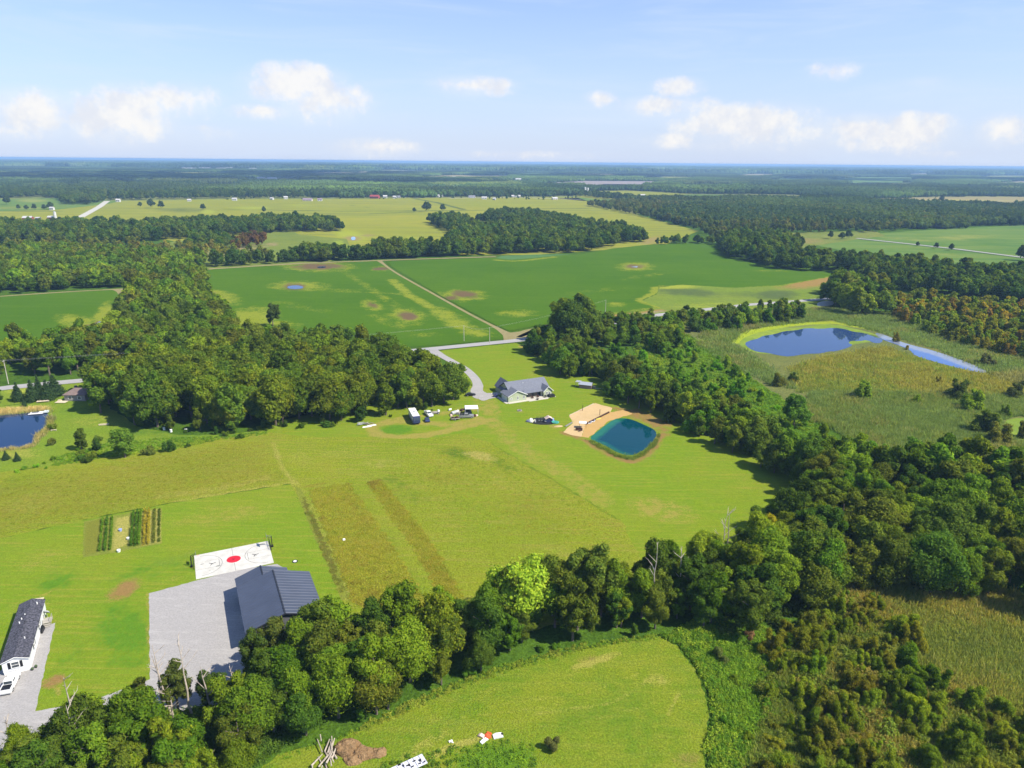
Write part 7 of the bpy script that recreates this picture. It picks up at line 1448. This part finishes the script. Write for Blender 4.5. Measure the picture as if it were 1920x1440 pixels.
# ---- dead trees
def dead_tree(p, h, seed, label, lean=(0, 0), vine=False, m=None):
    rr = random.Random(seed); m = m or PALEBARK
    o = thing('dead_tree', label, 'dead tree', at(*p), rr.random() * 6); mb = MB(); pts = [(0, 0, 0)]
    for k in range(1, 6): pts.append((lean[0] * k / 5 + rr.uniform(-.25, .25), lean[1] * k / 5 + rr.uniform(-.25, .25), h * k / 5))
    for k in range(5): mb.tube(pts[k], pts[k + 1], .26 * (1 - k * .17), .26 * (1 - (k + 1) * .17), 7)
    sub('trunk', mb, m, o)
    for k in range(6):
        j = rr.randint(2, 4); t = rr.random(); a = rr.uniform(0, 6.28); l = rr.uniform(1.2, 3.4) * (1 - j * .1)
        b = Vector(pts[j]).lerp(Vector(pts[j + 1]), t); e = b + Vector((math.cos(a) * l, math.sin(a) * l, l * rr.uniform(.6, 1.2)))
        mb = MB(); mb.tube(b, e, .09, .04, 5)
        for q in range(2):
            c = b.lerp(e, rr.uniform(.4, 1)); a2 = a + rr.uniform(-1, 1); l2 = l * .4; mb.tube(c, c + Vector((math.cos(a2) * l2, math.sin(a2) * l2, l2 * .9)), .04, .015, 4)
        sub('branch', mb, m, o)
for i, (p, h, ln, lab) in enumerate((((308, 1345), 13, (.4, 0), 'tall pale dead trunk in front of the gravel yard, left of the group'), ((322, 1345), 12, (-1.6, .2), 'forked dead trunk leaning left in front of the gravel yard'), ((362, 1345), 12, (-1.8, .3), 'slim dead trunk leaning left toward the gravel yard'), ((398, 1350), 9, (-1.4, 0), 'short dead trunk at the right of the dead group'),
        ((330, 1358), 6, (0, 0), 'broken bare snag between the tall dead trunks'), ((150, 1418), 13, (.6, 0), 'bare forked dead tree over the pale drive at lower left'), ((140, 1440), 10, (-.8, 0), 'second bare dead trunk beside the forked one at lower left'), ((442, 1320), 6, (0, 0), 'pale broken snag among the dark trees below the barn'), ((30, 1425), 7, (0, 0), 'bare grey snag at the lower left corner'),
        ((1345, 1075), 14, (-1.2, 0), 'antler-like dead top rising at the lawn corner'), ((1362, 1070), 13.4, (1.0, 0), 'second dead top beside the antler-like one'), ((1222, 1150), 14, (0, 0), 'thin bare trunk among the trees right of the olive tree'), ((1268, 1140), 13, (.3, 0), 'thin bare trunk near the yellow-topped tree'))):
    dead_tree(p, h * 1.25, 20 + i, lab, ln)

# ---- far farmsteads and sheds
OFFW = mat('weathered_white_wall', (.50, .50, .48), .7)
def farmhouse(p, w, l, h, wallm, roofm, label, rz=0.0, cat='farm building', name='farm_building', grp=None):
    o = thing(name, label, cat, at(*p), rz, grp); mb = MB(); house_body(mb, -l / 2, l / 2, -w / 2, w / 2, 0, h, h + w * .3, 'x'); wl = sub('wall', mb, wallm, o)
    mb = MB(); gable(mb, -l / 2, l / 2, -w / 2, w / 2, h + .05, h + w * .3 + .1, .5, .25, 'x'); sub('roof', mb, roofm, o)
    for k in range(max(2, int(l / 6))):
        x = -l / 2 + (k + .5) * l / max(2, int(l / 6)); mb = MB(); mb.box((x, -w / 2 - .03, h * .5), (1.6, .06, 1.6)); sub('window', mb, GLASS, o)
    return o
WR = mat('white_metal_roof', (.42, .41, .40), .7); GR = mat('grey_roof', (.22, .22, .24), .8); PUR = mat('purplish_roof', (.24, .18, .22), .8)
FB = [((53, 412.5), 14, 26, 5, REDB, WR, 'long red barn with white roof at the far left farmstead'), ((72, 412), 8, 14, 4, METALW, WR, 'small dark shed with white roof beside the long red barn'), ((60, 416), 8, 22, 2.5, OFFW, WR, 'low white shed in front of the long red barn'), ((98, 411.5), 12, 22, 5, REDB, WR, 'red barn beside the white silo'),
      ((222, 378.5), 14, 16, 6, OFFW, WR, 'white farmhouse right of the limestone road'), ((703, 372), 22, 46, 7, REDB, REDB, 'large red barn on the far edge of the golden farmland'), ((722, 371.5), 14, 20, 7, OFFW, WR, 'white house right of the large red barn'), ((740, 372), 14, 16, 6, OFFW, WR, 'white house with trees, second right of the red barn'), ((748, 371.5), 12, 14, 6, OFFW, GR, 'small white house, third right of the red barn'),
      ((820, 369.5), 14, 22, 6, OFFW, WR, 'white farmhouse in the grove at the middle of the far edge'), ((828, 369), 12, 14, 6, OFFW, GR, 'white shed beside the farmhouse in the middle grove'), ((885, 371), 16, 34, 5, OFFW, GR, 'long grey roofed house on the far edge'), ((908, 373.5), 14, 26, 6, OFFW, WR, 'white barn beside the far road'), ((927, 375), 12, 14, 5, OFFW, WR, 'small white shed on the far road'), ((1040, 374.5), 18, 26, 5, mat('cream_wall', (.5, .45, .35), .8), WR, 'cream farm building at the right end of the far road'),
      ((967, 369.5), 20, 50, 3, mat('cream_wall', (.5, .45, .35)), WR, 'long pale shed beside the far road'), ((440, 376), 12, 20, 6, OFFW, WR, 'white house left of centre on the far edge'), ((510, 374.5), 12, 14, 5, OFFW, WR, 'small white house on the far edge, left part'), ((536, 373), 14, 18, 6, OFFW, WR, 'white house under the trees of the far edge'), ((577, 377), 18, 42, 5, mat('cream_wall', (.5, .45, .35)), PUR, 'long building with purplish roof on the far edge'), ((600, 377), 12, 20, 6, OFFW, PUR, 'white gabled house beside the purplish roofed building'),
      ((1066, 358.5), 26, 40, 7, OFFW, WR, 'white barn on the upper gold field'), ((355, 377.5), 10, 16, 5, OFFW, WR, 'tiny white house behind the lone tree pair'), ((98, 394), 10, 14, 6, OFFW, WR, 'white house behind the dark tree of the left farm'), ((1205, 368), 14, 26, 5, OFFW, WR, 'tiny white shed on the far right green field')]
for i, b in enumerate(FB): farmhouse(b[0], b[1] * .6, b[2] * .55, b[3] * .75, *b[4:7], rz=(.1, -.2, .3, 0)[i % 4])
for (px, py, r, h, lab) in ((104.5, 412, 2.2, 12, 'white silo at the far left farmstead'), (1097, 361, 3.5, 16, 'left white silo on the upper gold field'), (1102, 361, 3.5, 14, 'right white silo on the upper gold field')):
    o = thing('silo', lab, 'silo', at(px, py)); mb = MB(); mb.tube((0, 0, 0), (0, 0, h), r, r, 12); sub('tower', mb, OFFW, o); mb = MB(); mb.dome((0, 0, h), r, r, r * .8, 12, 3); sub('cap', mb, GREYP, o)
rr = random.Random(31)
for i, (px, py, l) in enumerate(((200, 311.5, 160), (212, 312, 220), (229, 311.5, 90), (243, 311, 180), (265, 312, 120), (355, 319, 300), (385, 318.5, 260), (415, 319, 200), (475, 319.5, 160), (490, 336, 90), (510, 336.5, 110), (735, 331, 160), (770, 332, 120), (785, 330, 90), (900, 320.5, 250), (1020, 321.5, 240), (640, 318.5, 150), (853, 334, 60), (972, 338, 70), (430, 318, 160), (540, 310, 200), (560, 309.5, 150), (120, 309, 140))):
    farmhouse((px, py), 40 if py < 325 else 20, l * .45, 9 if py < 325 else 5, mat('dull_pale_wall', (.45, .45, .45), .8), WR, '%s pale far building %s' % (['leftmost', 'second', 'third', 'fourth', 'fifth', 'first', 'second', 'third', 'fourth', 'first near', 'second near', 'first lone', 'second lone', 'third lone', 'wide', 'widest right', 'isolated', 'small near', 'smallest near', 'last', 'nearly hidden', 'faint', 'far-off'][i], 'in the hazy town at the upper left' if px < 300 else 'in the hazy band of sheds left of centre' if px < 600 else 'in the blue distance near the centre'), 0, 'far building', 'distant_building', 'pale buildings in the blue distance')
# a lone wind turbine like mast line is too faint to read: left out

# ---- a cumulus cloud above the view; its shade lies on the far forest
def cloud(cx_, cy_, cz, rx, ry, seed):
    r = np.random.default_rng(seed); mb = MB()
    for i in range(70):
        a = r.uniform(0, 6.28); d = math.sqrt(r.uniform(0, 1)); rr_ = r.uniform(.10, .22) * rx
        mb.dome((math.cos(a) * d * rx, math.sin(a) * d * ry, r.uniform(-40, 40)), rr_, rr_, rr_ * .7, 12, 4)
    m = bpy.data.materials.get('cloud_white')
    if not m:
        m = bpy.data.materials.new('cloud_white'); m.use_nodes = True; p = m.node_tree.nodes['Principled BSDF']; p.inputs['Base Color'].default_value = (.85, .85, .85, 1); p.inputs['Roughness'].default_value = 1; p.inputs['Specular IOR Level'].default_value = 0
    o = mb.build('cloud', m, kind='structure'); o.location = (cx_, cy_, cz)
CLZ = 2300.0
for (px, py, rx, ry, sd_) in ((330, 331, 900, 1200, 1), (560, 327, 700, 1300, 2), (170, 336, 400, 500, 3), (740, 343, 500, 300, 4), (1700, 337, 900, 420, 5), (1050, 330, 700, 600, 6)):
    p = at(px, py); hsh = CLZ / math.tan(SUN_ELEV); cloud(p[0] + math.cos(SUN_AZ) * hsh, p[1] + math.sin(SUN_AZ) * hsh, CLZ, rx, ry, sd_)
